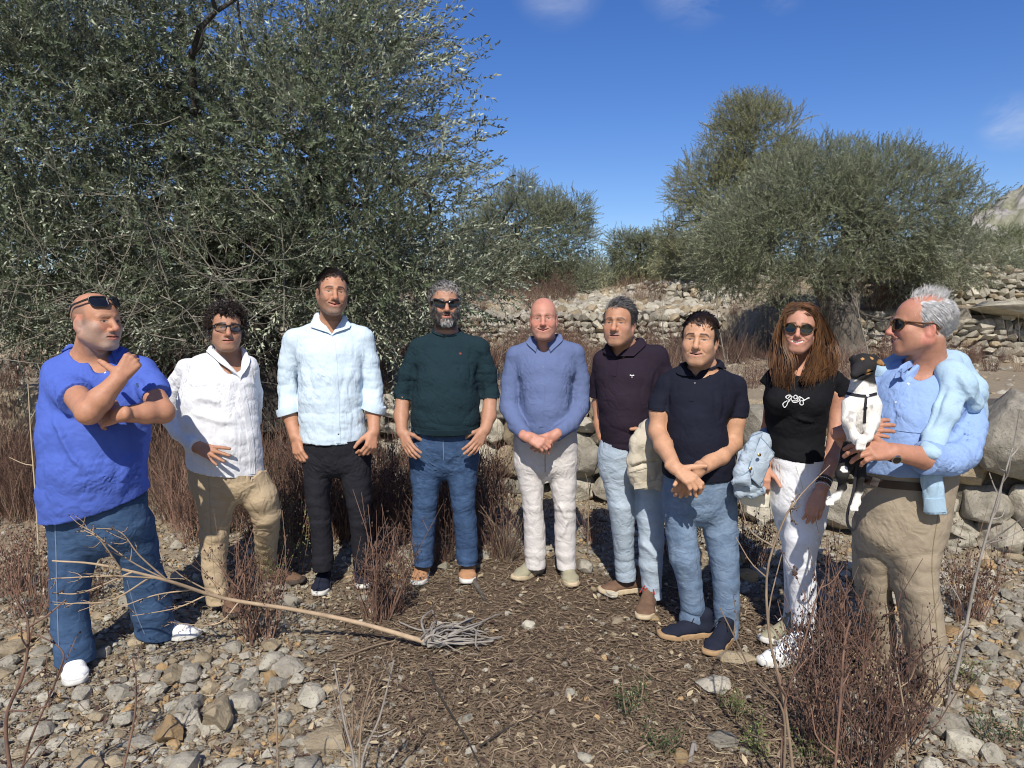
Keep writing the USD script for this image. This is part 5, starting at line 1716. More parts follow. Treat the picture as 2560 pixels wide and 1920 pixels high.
# ---- man in a bright blue polo shirt, one hand at his chin
def man_in_blue_polo():
    Y = 3.36
    yaw = math.radians(35)
    H = Head(240, 804, Y - 0.06, 1.08, yaw=38, pitch=2)
    F = Figure('bald man in a bright blue polo shirt holding his chin, sunglasses on his head', P(260, 1660, Y), H)
    nb = P(222, 902, Y + 0.0)
    F.head(nb, 0.068, smile=0.15, jaw=1.06, fat=0.012, nose=1.1, wide=1.02)
    SL, SR = P(150, 936, Y - 0.02), P(352, 932, Y + 0.06)
    tor = loft([(146, 342, 925, Y + .02, 0.115), (128, 358, 965, Y, 0.145), (120, 362, 1020, Y - .02, 0.165), (112, 360, 1085, Y - .04, 0.185), (115, 354, 1160, Y - .05, 0.190), (113, 358, 1230, Y - .03, 0.178), (120, 364, 1310, Y, 0.165)], yaw * 0.7, k=0.014)
    yoke = [Seg(nb + [0, 0, -0.030], SL, 0.055, 0.072, k=0.04), Seg(nb + [0, 0, -0.030], SR, 0.055, 0.070, k=0.04)]
    EL, WL = P(222, 1030, Y - 0.34), P(294, 950, Y - 0.30)
    ER, WR = P(408, 1030, Y - 0.10), P(300, 1036, Y - 0.26)
    sl = limb([(SL, 0.076), (P(168, 975, Y - .13), 0.080), (P(206, 1010, Y - .26), 0.078)], 0.012)
    sr = limb([(SR, 0.072), (P(380, 965, Y - .0), 0.070), (P(398, 1003, Y - .06), 0.066)], 0.012)
    def axis(a, b):
        return unit(b - a)
    gt = Group(tor + yoke, [Plane(P(114, 1284, Y), unit(np.array([0.22, 0.20, -1])))], k=0.03)
    gl = Group(sl, [Plane(P(192, 998, Y - .22), axis(P(168, 975, Y - .13), P(206, 1010, Y - .26)))], k=0.022)
    gr = Group(sr, [Plane(P(390, 992, Y - .04), axis(P(378, 965, Y), P(398, 1003, Y - .06)))], k=0.022)
    carve = [Seg(H.at(0, -0.03, -0.06), nb + H.y * 0.012 + [0, 0, -0.005], 0.078, 0.082, u=H.x, k=0.010, sign=-1),
             Seg(nb + H.y * 0.06, P(266, 940, Y - 0.2), 0.045, 0.014, k=0.012, sign=-1)]
    sh = cloth([gt, gl, gr], carve, folds=[('random', 0.010), ('diag', 0.014, 180, 960, 70, 60), ('gaid', 0.012, 230, 1190, 120, 60), ('bunch', 0.012, 240, 1170, 110, 50), ('drape', 0.012, 130, 1150, 40, 140), ('line', 0.016, 128, 1030, 210, 1190, 9), ('line', -0.006, 350, 940, 362, 1010, 6), ('line', 0.010, 330, 1130, 300, 1250, 14)], seed=11)
    sp = F.add('polo_shirt', sh, 'polo_blue')
    side_l, side_r = P(184, 862, Y + 0.0), P(276, 870, Y + 0.07)
    back = nb - H.y * 0.085 + np.array([0, 0, 0.05])
    F.add('collar', collar_mesh(sh, (262, 922), side_l, side_r, back, (236, 912), (290, 912), drop=0.05, spread=0.035, lift=0.012), 'polo_blue', under=sp)
    buttons(F, sh, [(263, 932), (267, 950)], under=sp)
    F.add('emblem', strip(sh, [(343, 958), (345, 968)], 5, 0.0015), 'denim_dark', under=sp)
    je, jp = lower_half(F, [(118, 356, 1190, Y + .0, 0.165), (118, 362, 1240, Y + .0, 0.165), (122, 366, 1285, Y, 0.155), (125, 376, 1318, Y, 0.145)],
        [[(124, 278, 1318, Y - .02, 0.125), (128, 240, 1390, Y - .04, 0.105), (129, 225, 1450, Y - .06, 0.093), (130, 216, 1510, Y - .07, 0.085), (134, 222, 1570, Y - .08, 0.083), (139, 234, 1620, Y - .09, 0.085), (140, 238, 1675, Y - .09, 0.088)],
         [(262, 384, 1318, Y + .04, 0.120), (288, 391, 1365, Y + .07, 0.105), (307, 398, 1410, Y + .10, 0.095), (315, 418, 1462, Y + .13, 0.092), (329, 433, 1525, Y + .15, 0.090), (339, 433, 1572, Y + .17, 0.086), (344, 436, 1625, Y + .18, 0.086)]],
        [(190, 1653, Y - .09, 0.05), (388, 1590, Y + .17, -0.22)], 'denim_dark',
        [('random', 0.009), ('bunch', 0.022, 185, 1620, 60, 40), ('bunch', 0.022, 375, 1450, 60, 34), ('bunch', 0.020, 385, 1570, 60, 34), ('drape', 0.012, 180, 1500, 60, 140), ('gaid', 0.014, 280, 1350, 60, 40)], 12, 'jeans')
    F.add('seam', strip(je, [(138, 1300), (141, 1400), (143, 1500), (147, 1620)], 2.4, 0.0015), 'thread_pale', under=jp)
    F.add('seam', strip(je, [(318, 1450), (340, 1530), (362, 1585)], 2.0, 0.0015), 'thread_pale', under=jp)
    put_shoe(F, (190, 1722), (-0.62, 1), 0.054, 0.085, ('leather_white', 'sole_white'), None)
    put_shoe(F, (500, 1596), (-1, 0.10), 0.052, 0.078, ('leather_white', 'sole_white'), None, length=0.30)
    F.arm([(SL, 0.058), (EL, 0.050), (EL * 0.62 + WL * 0.38, 0.049), (WL, 0.034)],
          F.hand(WL, P(331, 902, Y - .27) - WL, (0.35, -0.85, 0.05), -1, 1.12, curl=(78, 82, 50), thumb_dir=P(248, 888, Y - .24) - P(284, 912, Y - .29), thumb_bend=5))
    F.arm([(SR, 0.056), (ER, 0.048), (ER * 0.6 + WR * 0.4, 0.046), (WR, 0.033)],
          F.hand(WR, P(250, 1046, Y - .22) - WR, (0.1, -0.9, 0.3), 1, 1.08, curl=(20, 25, 20)))
    F.body.append(torso_under(gt))
    F.finish((0.40, 0.195, 0.118), dict(beard=(0.30, 0.22, 0.18), beard_w=0.75, chin=(0.45, 0.38, 0.34), brow=(0.20, 0.12, 0.08), brow_w=0.6, scalp=(0.16, 0.11, 0.085), scalp_w=0.55, flush=0.35, smile=0.15))
    add_glasses(F, 'sunglasses', 'black_plastic', 'dark_lens', shape='square', width=0.029, height=0.021, thick=0.0042, gap=0.010, y=-0.016, z=0.078, tilt=0.45)
man_in_blue_polo()
# ---- man in a white linen shirt, hand on his hip
def man_in_white_linen():
    Y = 3.92
    H = Head(565, 822, Y - 0.04, 1.02, yaw=6, pitch=4, roll=2)
    F = Figure('curly-haired man in black glasses and an untucked white linen shirt, hand on hip', P(590, 1530, Y), H)
    nb = P(574, 900, Y + 0.02)
    F.head(nb, 0.060, jaw=1.0, fat=0.004)
    SL, SR = P(470, 925, Y + 0.03), P(618, 918, Y + 0.03)
    EL, WL = P(418, 1030, Y + 0.08), P(492, 1117, Y - 0.17)
    tor = loft([(470, 630, 925, Y + .01, 0.10), (462, 637, 960, Y, 0.125), (450, 638, 1005, Y - .01, 0.14), (458, 641, 1050, Y - .015, 0.15), (468, 648, 1095, Y - .02, 0.15), (474, 653, 1140, Y - .01, 0.145), (466, 658, 1215, Y, 0.15)], 0.25, k=0.014)
    yoke = [Seg(nb - [0, 0, 0.014], SL, 0.052, 0.058, k=0.04), Seg(nb - [0, 0, 0.014], SR, 0.052, 0.054, k=0.04)]
    sl = limb([(SL, 0.060), (P(438, 975, Y + .07), 0.064), (EL, 0.060), (P(452, 1078, Y), 0.054), (P(486, 1110, Y - .15), 0.040)], 0.012)
    sr = limb([(SR, 0.058), (P(632, 985, Y + .14), 0.055), (P(630, 1050, Y + .20), 0.055)], 0.012)
    gt = Group(tor + yoke, [Plane(P(466, 1166, Y), (-0.02, 0.15, -1)), ], k=0.03)
    gt.cuts = [Plane(P(466, 1163, Y - .05), unit(np.array([-0.17, 0.12, -1])))]
    gl = Group(sl, [Plane(P(490, 1112, Y - .16), P(486, 1110, Y - .15) - P(452, 1078, Y))], k=0.022)
    gr = Group(sr, k=0.022)
    carve = [Seg(H.at(0, -0.03, -0.06), nb + H.y * 0.012, 0.074, 0.078, u=H.x, k=0.010, sign=-1),
             Seg(nb + H.y * 0.060, P(602, 957, Y - 0.16), 0.062, 0.014, k=0.010, sign=-1)]
    sh = cloth([gt, gl, gr], carve, folds=[('random', 0.009), ('fine', 0.003), ('diag', 0.016, 470, 960, 60, 60), ('bunch', 0.016, 450, 1060, 40, 60), ('gaid', 0.014, 560, 1000, 70, 60), ('bunch', 0.016, 570, 1150, 100, 40), ('drape', 0.014, 600, 1080, 40, 120), ('line', 0.012, 480, 990, 560, 1010, 8), ('line', 0.012, 470, 1030, 590, 1060, 8)], seed=21)
    sp = F.add('shirt', sh, 'linen_white')
    F.add('collar', collar_mesh(sh, (600, 948), P(531, 866, Y), P(606, 872, Y + .01), nb - H.y * 0.08 + np.array([0, 0, 0.055]), (545, 908), (622, 912), drop=0.045, spread=0.028, lift=0.014), 'linen_white', under=sp)
    F.add('placket', strip(sh, [(602, 962), (612, 1010), (622, 1070), (629, 1130), (630, 1185)], 14, 0.003), 'linen_white', under=sp)
    F.add('cuff', tube([P(480, 1105, Y - .13), P(489, 1112, Y - .158), P(494, 1116, Y - .175)], [0.046, 0.043, 0.041], 14), 'linen_white', under=sp)
    for ln in ([(478, 900), (470, 930), (458, 975), (449, 1005)], [(624, 900), (630, 930), (634, 960)]):
        F.add('seam', strip(sh, ln, 2.6, 0.002), 'linen_white', under=sp)
    buttons(F, sh, [(577, 927), (611, 1010), (621, 1065), (628, 1120)], under=sp)
    je, jp = lower_half(F, [(480, 646, 1080, Y, 0.13), (476, 648, 1120, Y, 0.135), (470, 652, 1160, Y, 0.14), (474, 664, 1205, Y, 0.13)],
        [[(478, 596, 1205, Y - .01, 0.115), (494, 590, 1250, Y - .02, 0.10), (499, 577, 1300, Y - .02, 0.088), (500, 568, 1370, Y - .02, 0.078), (506, 566, 1430, Y - .03, 0.068), (515, 573, 1480, Y - .04, 0.064), (522, 578, 1530, Y - .05, 0.066)],
         [(572, 672, 1200, Y + .03, 0.11), (606, 694, 1240, Y + .03, 0.10), (630, 702, 1285, Y + .06, 0.088), (636, 697, 1340, Y + .18, 0.078), (638, 692, 1395, Y + .30, 0.070), (641, 700, 1440, Y + .38, 0.068), (643, 703, 1475, Y + .40, 0.068)]],
        [(552, 1507, Y - .04), (672, 1453, Y + .40, -0.15)], 'chino_sand',
        [('random', 0.009), ('bunch', 0.028, 668, 1310, 50, 60), ('bunch', 0.026, 672, 1425, 50, 40), ('bunch', 0.018, 540, 1330, 60, 60), ('bunch', 0.026, 548, 1485, 50, 30), ('gaid', 0.016, 600, 1220, 60, 30)], 22)
    F.add('seam', strip(je, [(522, 1190), (526, 1280), (530, 1380), (541, 1480)], 1.8, 0.001), 'chino_khaki', under=jp)
    put_shoe(F, (590, 1551), (-0.62, 1), 0.05, 0.10, ('suede_brown', 'sole_dark'), None, toe_c=None)
    put_shoe(F, (762, 1460), (-1, 0.15), 0.05, 0.085, ('suede_brown', 'sole_dark'), None, length=0.30)
    F.arm([(SL, 0.047), (EL, 0.042), (P(455, 1080, Y), 0.040), (WL, 0.030)],
          F.hand(WL, P(545, 1137, Y - .235) - WL, (0.15, -0.95, 0.35), -1, 1.02, curl=(10, 14, 8), spread=12, thumb_dir=(0.55, 0.5, -0.55)))
    F.arm([(SR, 0.047), (P(632, 985, Y + .14), 0.042), (P(630, 1060, Y + .2), 0.040)])
    F.body.append(torso_under(gt))
    hw = hairline(0.060, -0.03, -0.07, 0.012, burn=0.034)
    chest = P(602, 945, Y - .1)
    def extra(v, c):
        w = np.exp(-(((v - chest) / [0.05, 0.08, 0.05]) ** 2).sum(1)) * 0.55 * meshkit.noise(v * 90)
        return blend(c, (0.14, 0.08, 0.06), w)
    F.finish((0.35, 0.175, 0.108), dict(beard=(0.24, 0.17, 0.13), beard_w=0.30, brow=(0.05, 0.035, 0.03), hair=hw, hair_c=(0.02, 0.014, 0.012), flush=0.25, lips=(0.36, 0.15, 0.12)), extra)
    r = np.random.default_rng(22)
    p, n = scalp_points(1700, hw, r, 1.0, 0.002)
    F.add('hair', locks(H, p, n * 1.0 + np.array([0, 0.05, 0.0]) + r.normal(size=p.shape) * 0.35, 0.052, 0.0050, r, curl=0.95, gravity=0.35, steps=6), 'hair_brown')
    k = (np.abs(p[:, 0]) > 0.055) & (p[:, 2] < 0.02) & (p[:, 1] > -0.04)
    F.add('hair_grey_sides', locks(H, np.tile(p[k], (5, 1)) + r.normal(size=(5 * k.sum(), 3)) * 0.006 - [0, 0, 0.022], np.tile(n[k], (5, 1)) * 0.9 + [0, 0.1, -0.4] + r.normal(size=(5 * k.sum(), 3)) * 0.4, 0.034, 0.0028, r, curl=0.8, gravity=0.5, steps=5), 'hair_steel')
    add_glasses(F, 'glasses', 'black_plastic', 'clear_lens', shape='square', width=0.0265, height=0.0185, thick=0.0030, gap=0.0095)
man_in_white_linen()
# ---- tall man in a pale blue linen shirt
def man_in_pale_linen():
    Y = 4.14
    H = Head(831, 731, Y - 0.05, 1.06, yaw=8, roll=3, pitch=1)
    F = Figure('tall man with short dark hair in a loose pale blue linen shirt and black trousers', P(835, 1470, Y), H)
    nb = P(826, 812, Y + 0.02)
    F.head(nb, 0.060, smile=0.8, jaw=1.02, fat=0.002)
    SL, SR = P(737, 850, Y + 0.03), P(906, 846, Y + 0.03)
    EL, ER = P(722, 975, Y + 0.05), P(932, 965, Y + 0.05)
    WL, WR = P(737, 1090, Y - 0.05), P(935, 1078, Y - 0.06)
    tor = loft([(732, 914, 850, Y + .02, 0.095), (742, 912, 890, Y, 0.125), (746, 910, 940, Y - .01, 0.135), (745, 908, 990, Y - .01, 0.138), (747, 910, 1040, Y - .01, 0.138), (752, 916, 1085, Y - .005, 0.138), (754, 918, 1140, Y, 0.14)], 0.1, k=0.014)
    yoke = [Seg(nb - [0, 0, 0.014], SL, 0.052, 0.062, k=0.04), Seg(nb - [0, 0, 0.014], SR, 0.052, 0.060, k=0.04)]
    sl = limb([(SL, 0.066), (P(724, 910, Y + .04), 0.064), (EL, 0.064), (P(724, 1040, Y + .0), 0.062)], 0.012)
    sr = limb([(SR, 0.064), (P(922, 905, Y + .04), 0.060), (ER, 0.060), (P(933, 1035, Y + .0), 0.060)], 0.012)
    gt = Group(tor + yoke, [Plane(P(835, 1112, Y - .12), unit(np.array([0.0, 0.16, -1])))], k=0.03)
    gl = Group(sl, [Plane(P(722, 1034, Y), unit(np.array([0.35, 0, -1])))], k=0.02)
    gr = Group(sr, [Plane(P(934, 1026, Y), unit(np.array([-0.35, 0, -1])))], k=0.02)
    carve = [Seg(H.at(0, -0.03, -0.06), nb + H.y * 0.012, 0.073, 0.077, u=H.x, k=0.010, sign=-1),
             Seg(nb + H.y * 0.055, P(830, 844, Y - 0.15), 0.045, 0.010, k=0.010, sign=-1)]
    sh = cloth([gt, gl, gr], carve, folds=[('random', 0.008), ('fine', 0.003), ('bunch', 0.024, 722, 990, 35, 70), ('bunch', 0.024, 932, 985, 35, 70), ('diag', 0.014, 790, 960, 60, 60), ('drape', 0.018, 880, 960, 50, 120), ('drape', 0.016, 770, 1000, 40, 120), ('bunch', 0.018, 830, 1065, 90, 35), ('line', -0.007, 748, 880, 746, 1000, 6), ('line', -0.007, 911, 880, 907, 1000, 6)], seed=31)
    sp = F.add('shirt', sh, 'linen_blue')
    F.add('collar', collar_mesh(sh, (830, 840), P(795, 784, Y), P(858, 790, Y), nb - H.y * 0.08 + np.array([0, 0, 0.05]), (779, 822), (874, 823), drop=0.045, spread=0.03, lift=0.012), 'linen_blue', under=sp)
    F.add('placket', strip(sh, [(831, 848), (836, 900), (841, 980), (843, 1050), (846, 1108)], 12, 0.003), 'linen_blue', under=sp)
    for ln in ([(742, 836), (744, 870), (748, 905)], [(900, 832), (906, 868), (909, 900)]):
        F.add('seam', strip(sh, ln, 2.6, 0.002), 'linen_blue', under=sp)
    buttons(F, sh, [(834, 886), (843, 971), (844, 1015), (845, 1055)], under=sp)
    b = strip(sh, [(846, 1084), (847, 1089)], 4, 0.003)
    F.add('emblem', b, 'polo_navy', under=sp)
    for c, s in ((P(722, 1030, Y), 1), (P(934, 1023, Y), -1)):
        a = unit(np.array([0.30 * s, 0, -1]))
        F.add('cuff', tube([c - a * 0.030, c - a * 0.012, c + a * 0.010, c + a * 0.014], [0.066, 0.069, 0.068, 0.060], 18), 'linen_blue', under=sp)
    je, jp = lower_half(F, [(762, 910, 1040, Y, 0.115), (758, 914, 1070, Y, 0.12), (754, 924, 1110, Y, 0.125), (755, 926, 1145, Y, 0.118)],
        [[(755, 842, 1145, Y, 0.10), (760, 830, 1200, Y, 0.088), (765, 822, 1250, Y - .01, 0.078), (774, 829, 1300, Y - .01, 0.072), (779, 832, 1350, Y, 0.068), (780, 835, 1400, Y, 0.066), (782, 834, 1440, Y, 0.066)],
         [(842, 928, 1145, Y, 0.10), (853, 928, 1200, Y, 0.088), (864, 928, 1250, Y - .01, 0.078), (874, 926, 1300, Y, 0.072), (878, 926, 1350, Y + .02, 0.066), (882, 926, 1400, Y + .03, 0.064), (884, 926, 1430, Y + .03, 0.064)]],
        [(808, 1424, Y), (905, 1416, Y + .03)], 'chino_black',
        [('random', 0.008), ('bunch', 0.022, 800, 1290, 45, 50), ('bunch', 0.022, 895, 1270, 45, 50), ('bunch', 0.022, 806, 1405, 45, 26), ('diag', 0.016, 800, 1170, 45, 40), ('gaid', 0.016, 880, 1160, 45, 40)], 32)
    put_shoe(F, (796, 1497), (-0.10, 1), 0.052, 0.085, ('canvas_navy', 'sole_white'), 'lace_black')
    put_shoe(F, (910, 1478), (-0.3, 1), 0.052, 0.085, ('canvas_navy', 'sole_white'), 'lace_black')
    F.arm([(SL, 0.05), (EL, 0.042), (P(726, 1040, Y), 0.042), (WL, 0.029)],
          F.hand(WL, P(748, 1150, Y - .10) - WL, (-0.45, -0.85, 0.05), -1, 1.08, curl=(26, 38, 22)))
    F.arm([(SR, 0.05), (ER, 0.042), (P(934, 1030, Y), 0.042), (WR, 0.029)],
          F.hand(WR, P(925, 1130, Y - .13) - WR, (0.65, -0.75, 0.05), 1, 1.06, curl=(50, 55, 30), thumb_dir=(-0.75, -0.25, -0.75)))
    F.body.append(torso_under(gt))
    hw = hairline(0.076, -0.020, -0.068, -0.004, burn=0.042)
    F.finish((0.40, 0.20, 0.122), dict(beard=(0.12, 0.08, 0.06), beard_w=0.62, chin=(0.42, 0.38, 0.34), brow=(0.05, 0.03, 0.025), hair=hw, hair_c=(0.025, 0.02, 0.018), flush=0.25, smile=0.7))
    r = np.random.default_rng(32)
    p, n = scalp_points(2400, hw, r, 1.02, 0.002)
    top = p[:, 2:3] > 0.055
    d = np.where(top, flow(n, [0.35, 0.8, 0.1], 0.42, r), flow(n, [0, -0.25, -0.9], 0.12, r))
    F.add('hair', locks(H, p[top[:, 0]], d[top[:, 0]], 0.024, 0.0040, r, gravity=0.3), 'hair_dark')
    F.add('hair_sides', locks(H, p[~top[:, 0]], d[~top[:, 0]], 0.014, 0.0034, r), 'hair_dark')
man_in_pale_linen()
# ---- man in a teal sweater
def man_in_sweater():
    Y = 4.25
    H = Head(1112, 758, Y - 0.02, 1.03, yaw=6, pitch=-2)
    F = Figure('bearded man in dark sunglasses, teal crew-neck sweater and blue jeans', P(1108, 1464, Y), H)
    nb = P(1116, 836, Y + 0.045)
    F.head(nb, 0.062, smile=0.25, jaw=1.08, fat=0.012, wide=1.04)
    SL, SR = P(1049, 872, Y + 0.02), P(1196, 870, Y + 0.02)
    tor = loft([(1046, 1200, 880, Y + 0.01, 0.105), (1036, 1200, 915, Y, 0.135), (1033, 1197, 955, Y - 0.015, 0.155), (1030, 1198, 1000, Y - 0.02, 0.168), (1027, 1201, 1045, Y - 0.015, 0.165), (1029, 1199, 1110, Y, 0.15)], k=0.014)
    yoke = [Seg(nb - [0, 0, 0.012], SL, 0.055, 0.060, k=0.04), Seg(nb - [0, 0, 0.012], SR, 0.055, 0.060, k=0.04)]
    EL, ER = P(1008, 985, Y + 0.03), P(1226, 984, Y + 0.03)
    WL, WR = P(1005, 1080, Y - 0.10), P(1213, 1074, Y - 0.10)
    sl = limb([(SL, 0.062), (P(1024, 930, Y + 0.03), 0.064), (EL, 0.056), (P(1008, 1010, Y + 0.01), 0.051)], 0.012)
    sr = limb([(SR, 0.062), (P(1215, 930, Y + 0.03), 0.064), (ER, 0.056), (P(1226, 1010, Y + 0.01), 0.051)], 0.012)
    gt = Group(tor + yoke, [Plane(P(1110, 1089, Y - .13), (0, 0.25, -1))], k=0.03)
    gl = Group(sl, [Plane(P(1008, 1000, Y - 0.03), P(1008, 1030, Y - .01) - P(1010, 980, Y))], k=0.022)
    gr = Group(sr, [Plane(P(1226, 998, Y - 0.03), P(1226, 1030, Y - .01) - P(1224, 980, Y))], k=0.022)
    neck = [Seg(H.at(0, -0.03, -0.05), nb + H.y * 0.014, 0.070, (0.076, 0.072), u=H.x, k=0.010, sign=-1)]
    sw = cloth([gt, gl, gr], neck, folds=[('random', 0.010), ('bunch', 0.022, 1012, 965, 35, 50), ('bunch', 0.022, 1226, 965, 35, 50), ('bunch', 0.016, 1112, 1078, 110, 20), ('drape', 0.016, 1045, 935, 30, 60), ('drape', 0.016, 1192, 935, 30, 60), ('diag', 0.010), ('line', -0.007, 1032, 905, 1036, 1000, 6), ('line', -0.007, 1201, 905, 1199, 1000, 6)], seed=41)
    sp = F.add('sweater', sw, 'knit_teal')
    th = np.linspace(0, 2 * np.pi, 40)
    c = nb + H.y * 0.016 + np.array([0, 0, 0.004])
    ring = np.array([c + H.x * 0.079 * math.cos(a) + H.y * 0.074 * math.sin(a) + np.array([0, 0, -0.024 * math.sin(a) + 0.016]) for a in th])
    F.add('neckband', tube(ring, 0.0085, 6, cap=False), 'knit_teal', under=sp)
    F.add('hem_band', strip(sw, [(1032, 1074), (1070, 1081), (1112, 1083), (1155, 1081), (1195, 1073)], 13, 0.005), 'knit_teal', under=sp)
    p, n = surf(sw, [(1151, 884)])
    F.add('emblem', disc(p[0], n[0], 0.0075, 0.002, 6), 'badge_rust', under=sp)
    je, jp = lower_half(F, [(1034, 1194, 1035, Y, 0.125), (1028, 1198, 1075, Y, 0.13), (1022, 1199, 1115, Y, 0.13), (1023, 1197, 1150, Y + .01, 0.12)],
        [[(1023, 1108, 1150, Y, 0.098), (1027, 1103, 1200, Y, 0.09), (1032, 1094, 1255, Y - 0.01, 0.078), (1029, 1091, 1300, Y, 0.074), (1027, 1086, 1350, Y + .01, 0.07), (1035, 1085, 1395, Y + .01, 0.066), (1033, 1084, 1430, Y, 0.068)],
         [(1110, 1197, 1150, Y, 0.098), (1119, 1192, 1200, Y, 0.09), (1127, 1188, 1255, Y - 0.01, 0.078), (1133, 1192, 1300, Y, 0.074), (1138, 1195, 1350, Y + .01, 0.07), (1140, 1196, 1395, Y + .01, 0.066), (1142, 1194, 1430, Y, 0.068)]],
        [(1060, 1413, Y), (1167, 1409, Y)], 'denim_mid',
        [('random', 0.007), ('bunch', 0.026, 1060, 1262, 50, 28), ('bunch', 0.026, 1160, 1262, 50, 28), ('bunch', 0.024, 1060, 1398, 50, 26), ('bunch', 0.024, 1168, 1395, 50, 26), ('diag', 0.016, 1075, 1165, 40, 40), ('gaid', 0.016, 1145, 1165, 40, 40), ('line', -0.007, 1106, 1095, 1108, 1165, 4)], 42, 'jeans')
    for a, b in (((1108, 1100), (1109, 1150)), ((1031, 1100), (1045, 1118)), ((1190, 1100), (1172, 1114))):
        F.add('seam', strip(je, [a, b], 2.2, 0.0015), 'thread_pale', under=jp)
    put_shoe(F, (1042, 1470), (0.06, 1), 0.052, 0.088, ('suede_tan', 'sole_white'), 'lace_orange')
    put_shoe(F, (1168, 1466), (-0.03, 1), 0.052, 0.088, ('suede_tan', 'sole_white'), 'lace_orange')
    F.arm([(SL, 0.043), (EL, 0.041), (P(1003, 1040, Y - .03), 0.041), (WL, 0.030)],
          F.hand(WL, P(1024, 1130, Y - 0.19) - WL, (-0.55, -0.75, 0.15), -1, 1.03, curl=(14, 22, 12), thumb_dir=(0.85, 0.25, -0.55)))
    F.arm([(SR, 0.043), (ER, 0.041), (P(1222, 1040, Y - .03), 0.041), (WR, 0.030)],
          F.hand(WR, P(1184, 1124, Y - 0.19) - WR, (0.55, -0.75, 0.15), 1, 1.03, curl=(14, 22, 12), thumb_dir=(-0.85, 0.25, -0.55)))
    F.body.append(torso_under(gt))
    hw = hairline(0.066, -0.005, -0.065, 0.004)
    F.finish(SKIN, dict(beard=(0.10, 0.075, 0.06), beard_w=0.92, chin=(0.5, 0.47, 0.44), brow=(0.1, 0.08, 0.07), stubble_top=-0.05, smile=0.25, flush=0.4, hair=hw, hair_c=(0.09, 0.085, 0.08)))
    r = np.random.default_rng(4)
    p, n = scalp_points(2000, hw, r, 1.06, 0.003)
    comb = np.where(p[:, 2:3] > 0.05, [[0.1, 0.75, -0.1]], [[0, 0.15, -0.8]])
    F.add('hair', locks(H, p, flow(n, comb, 0.30, r, 0.18), 0.030, 0.0040, r, curl=0.35, gravity=0.4), 'hair_grey')
    v = np.array(F.skin.vertices); q = H.local(v); x, y, z = q.T; ax = np.abs(x)
    line = -0.052 + 0.06 * smooth(0.035, 0.066, ax)
    ok = (z < line) & (z > -0.128) & (y > -0.012) & (ax < 0.075) & ~((ax < 0.026) & (np.abs(z + 0.068) < 0.0095)) & ~((ax < 0.03) & (z > -0.060))
    ok |= (ax < 0.030) & (z < -0.047) & (z > -0.058) & (y > 0.06)
    idx = r.choice(np.flatnonzero(ok), 1500)
    nn = vnormals(v, np.array(F.skin.faces))[idx] @ H.R.T
    gr = (np.abs(q[idx, 0]) < 0.034) & (q[idx, 2] < -0.084) & (q[idx, 1] > 0.04) & (r.uniform(size=1500) < 0.8)
    d = flow(nn, [0, 0.1, -1.0], 0.45, r, 0.15)
    F.add('beard', locks(H, q[idx[~gr]], d[~gr], 0.013, 0.0021, r, gravity=0.3), 'hair_steel')
    F.add('grey_beard', locks(H, q[idx[gr]], d[gr], 0.015, 0.0021, r, gravity=0.3), 'hair_white')
    add_glasses(F, 'sunglasses', 'black_plastic', 'dark_lens', shape='cat', width=0.030, height=0.0185, thick=0.0042, gap=0.009)
man_in_sweater()
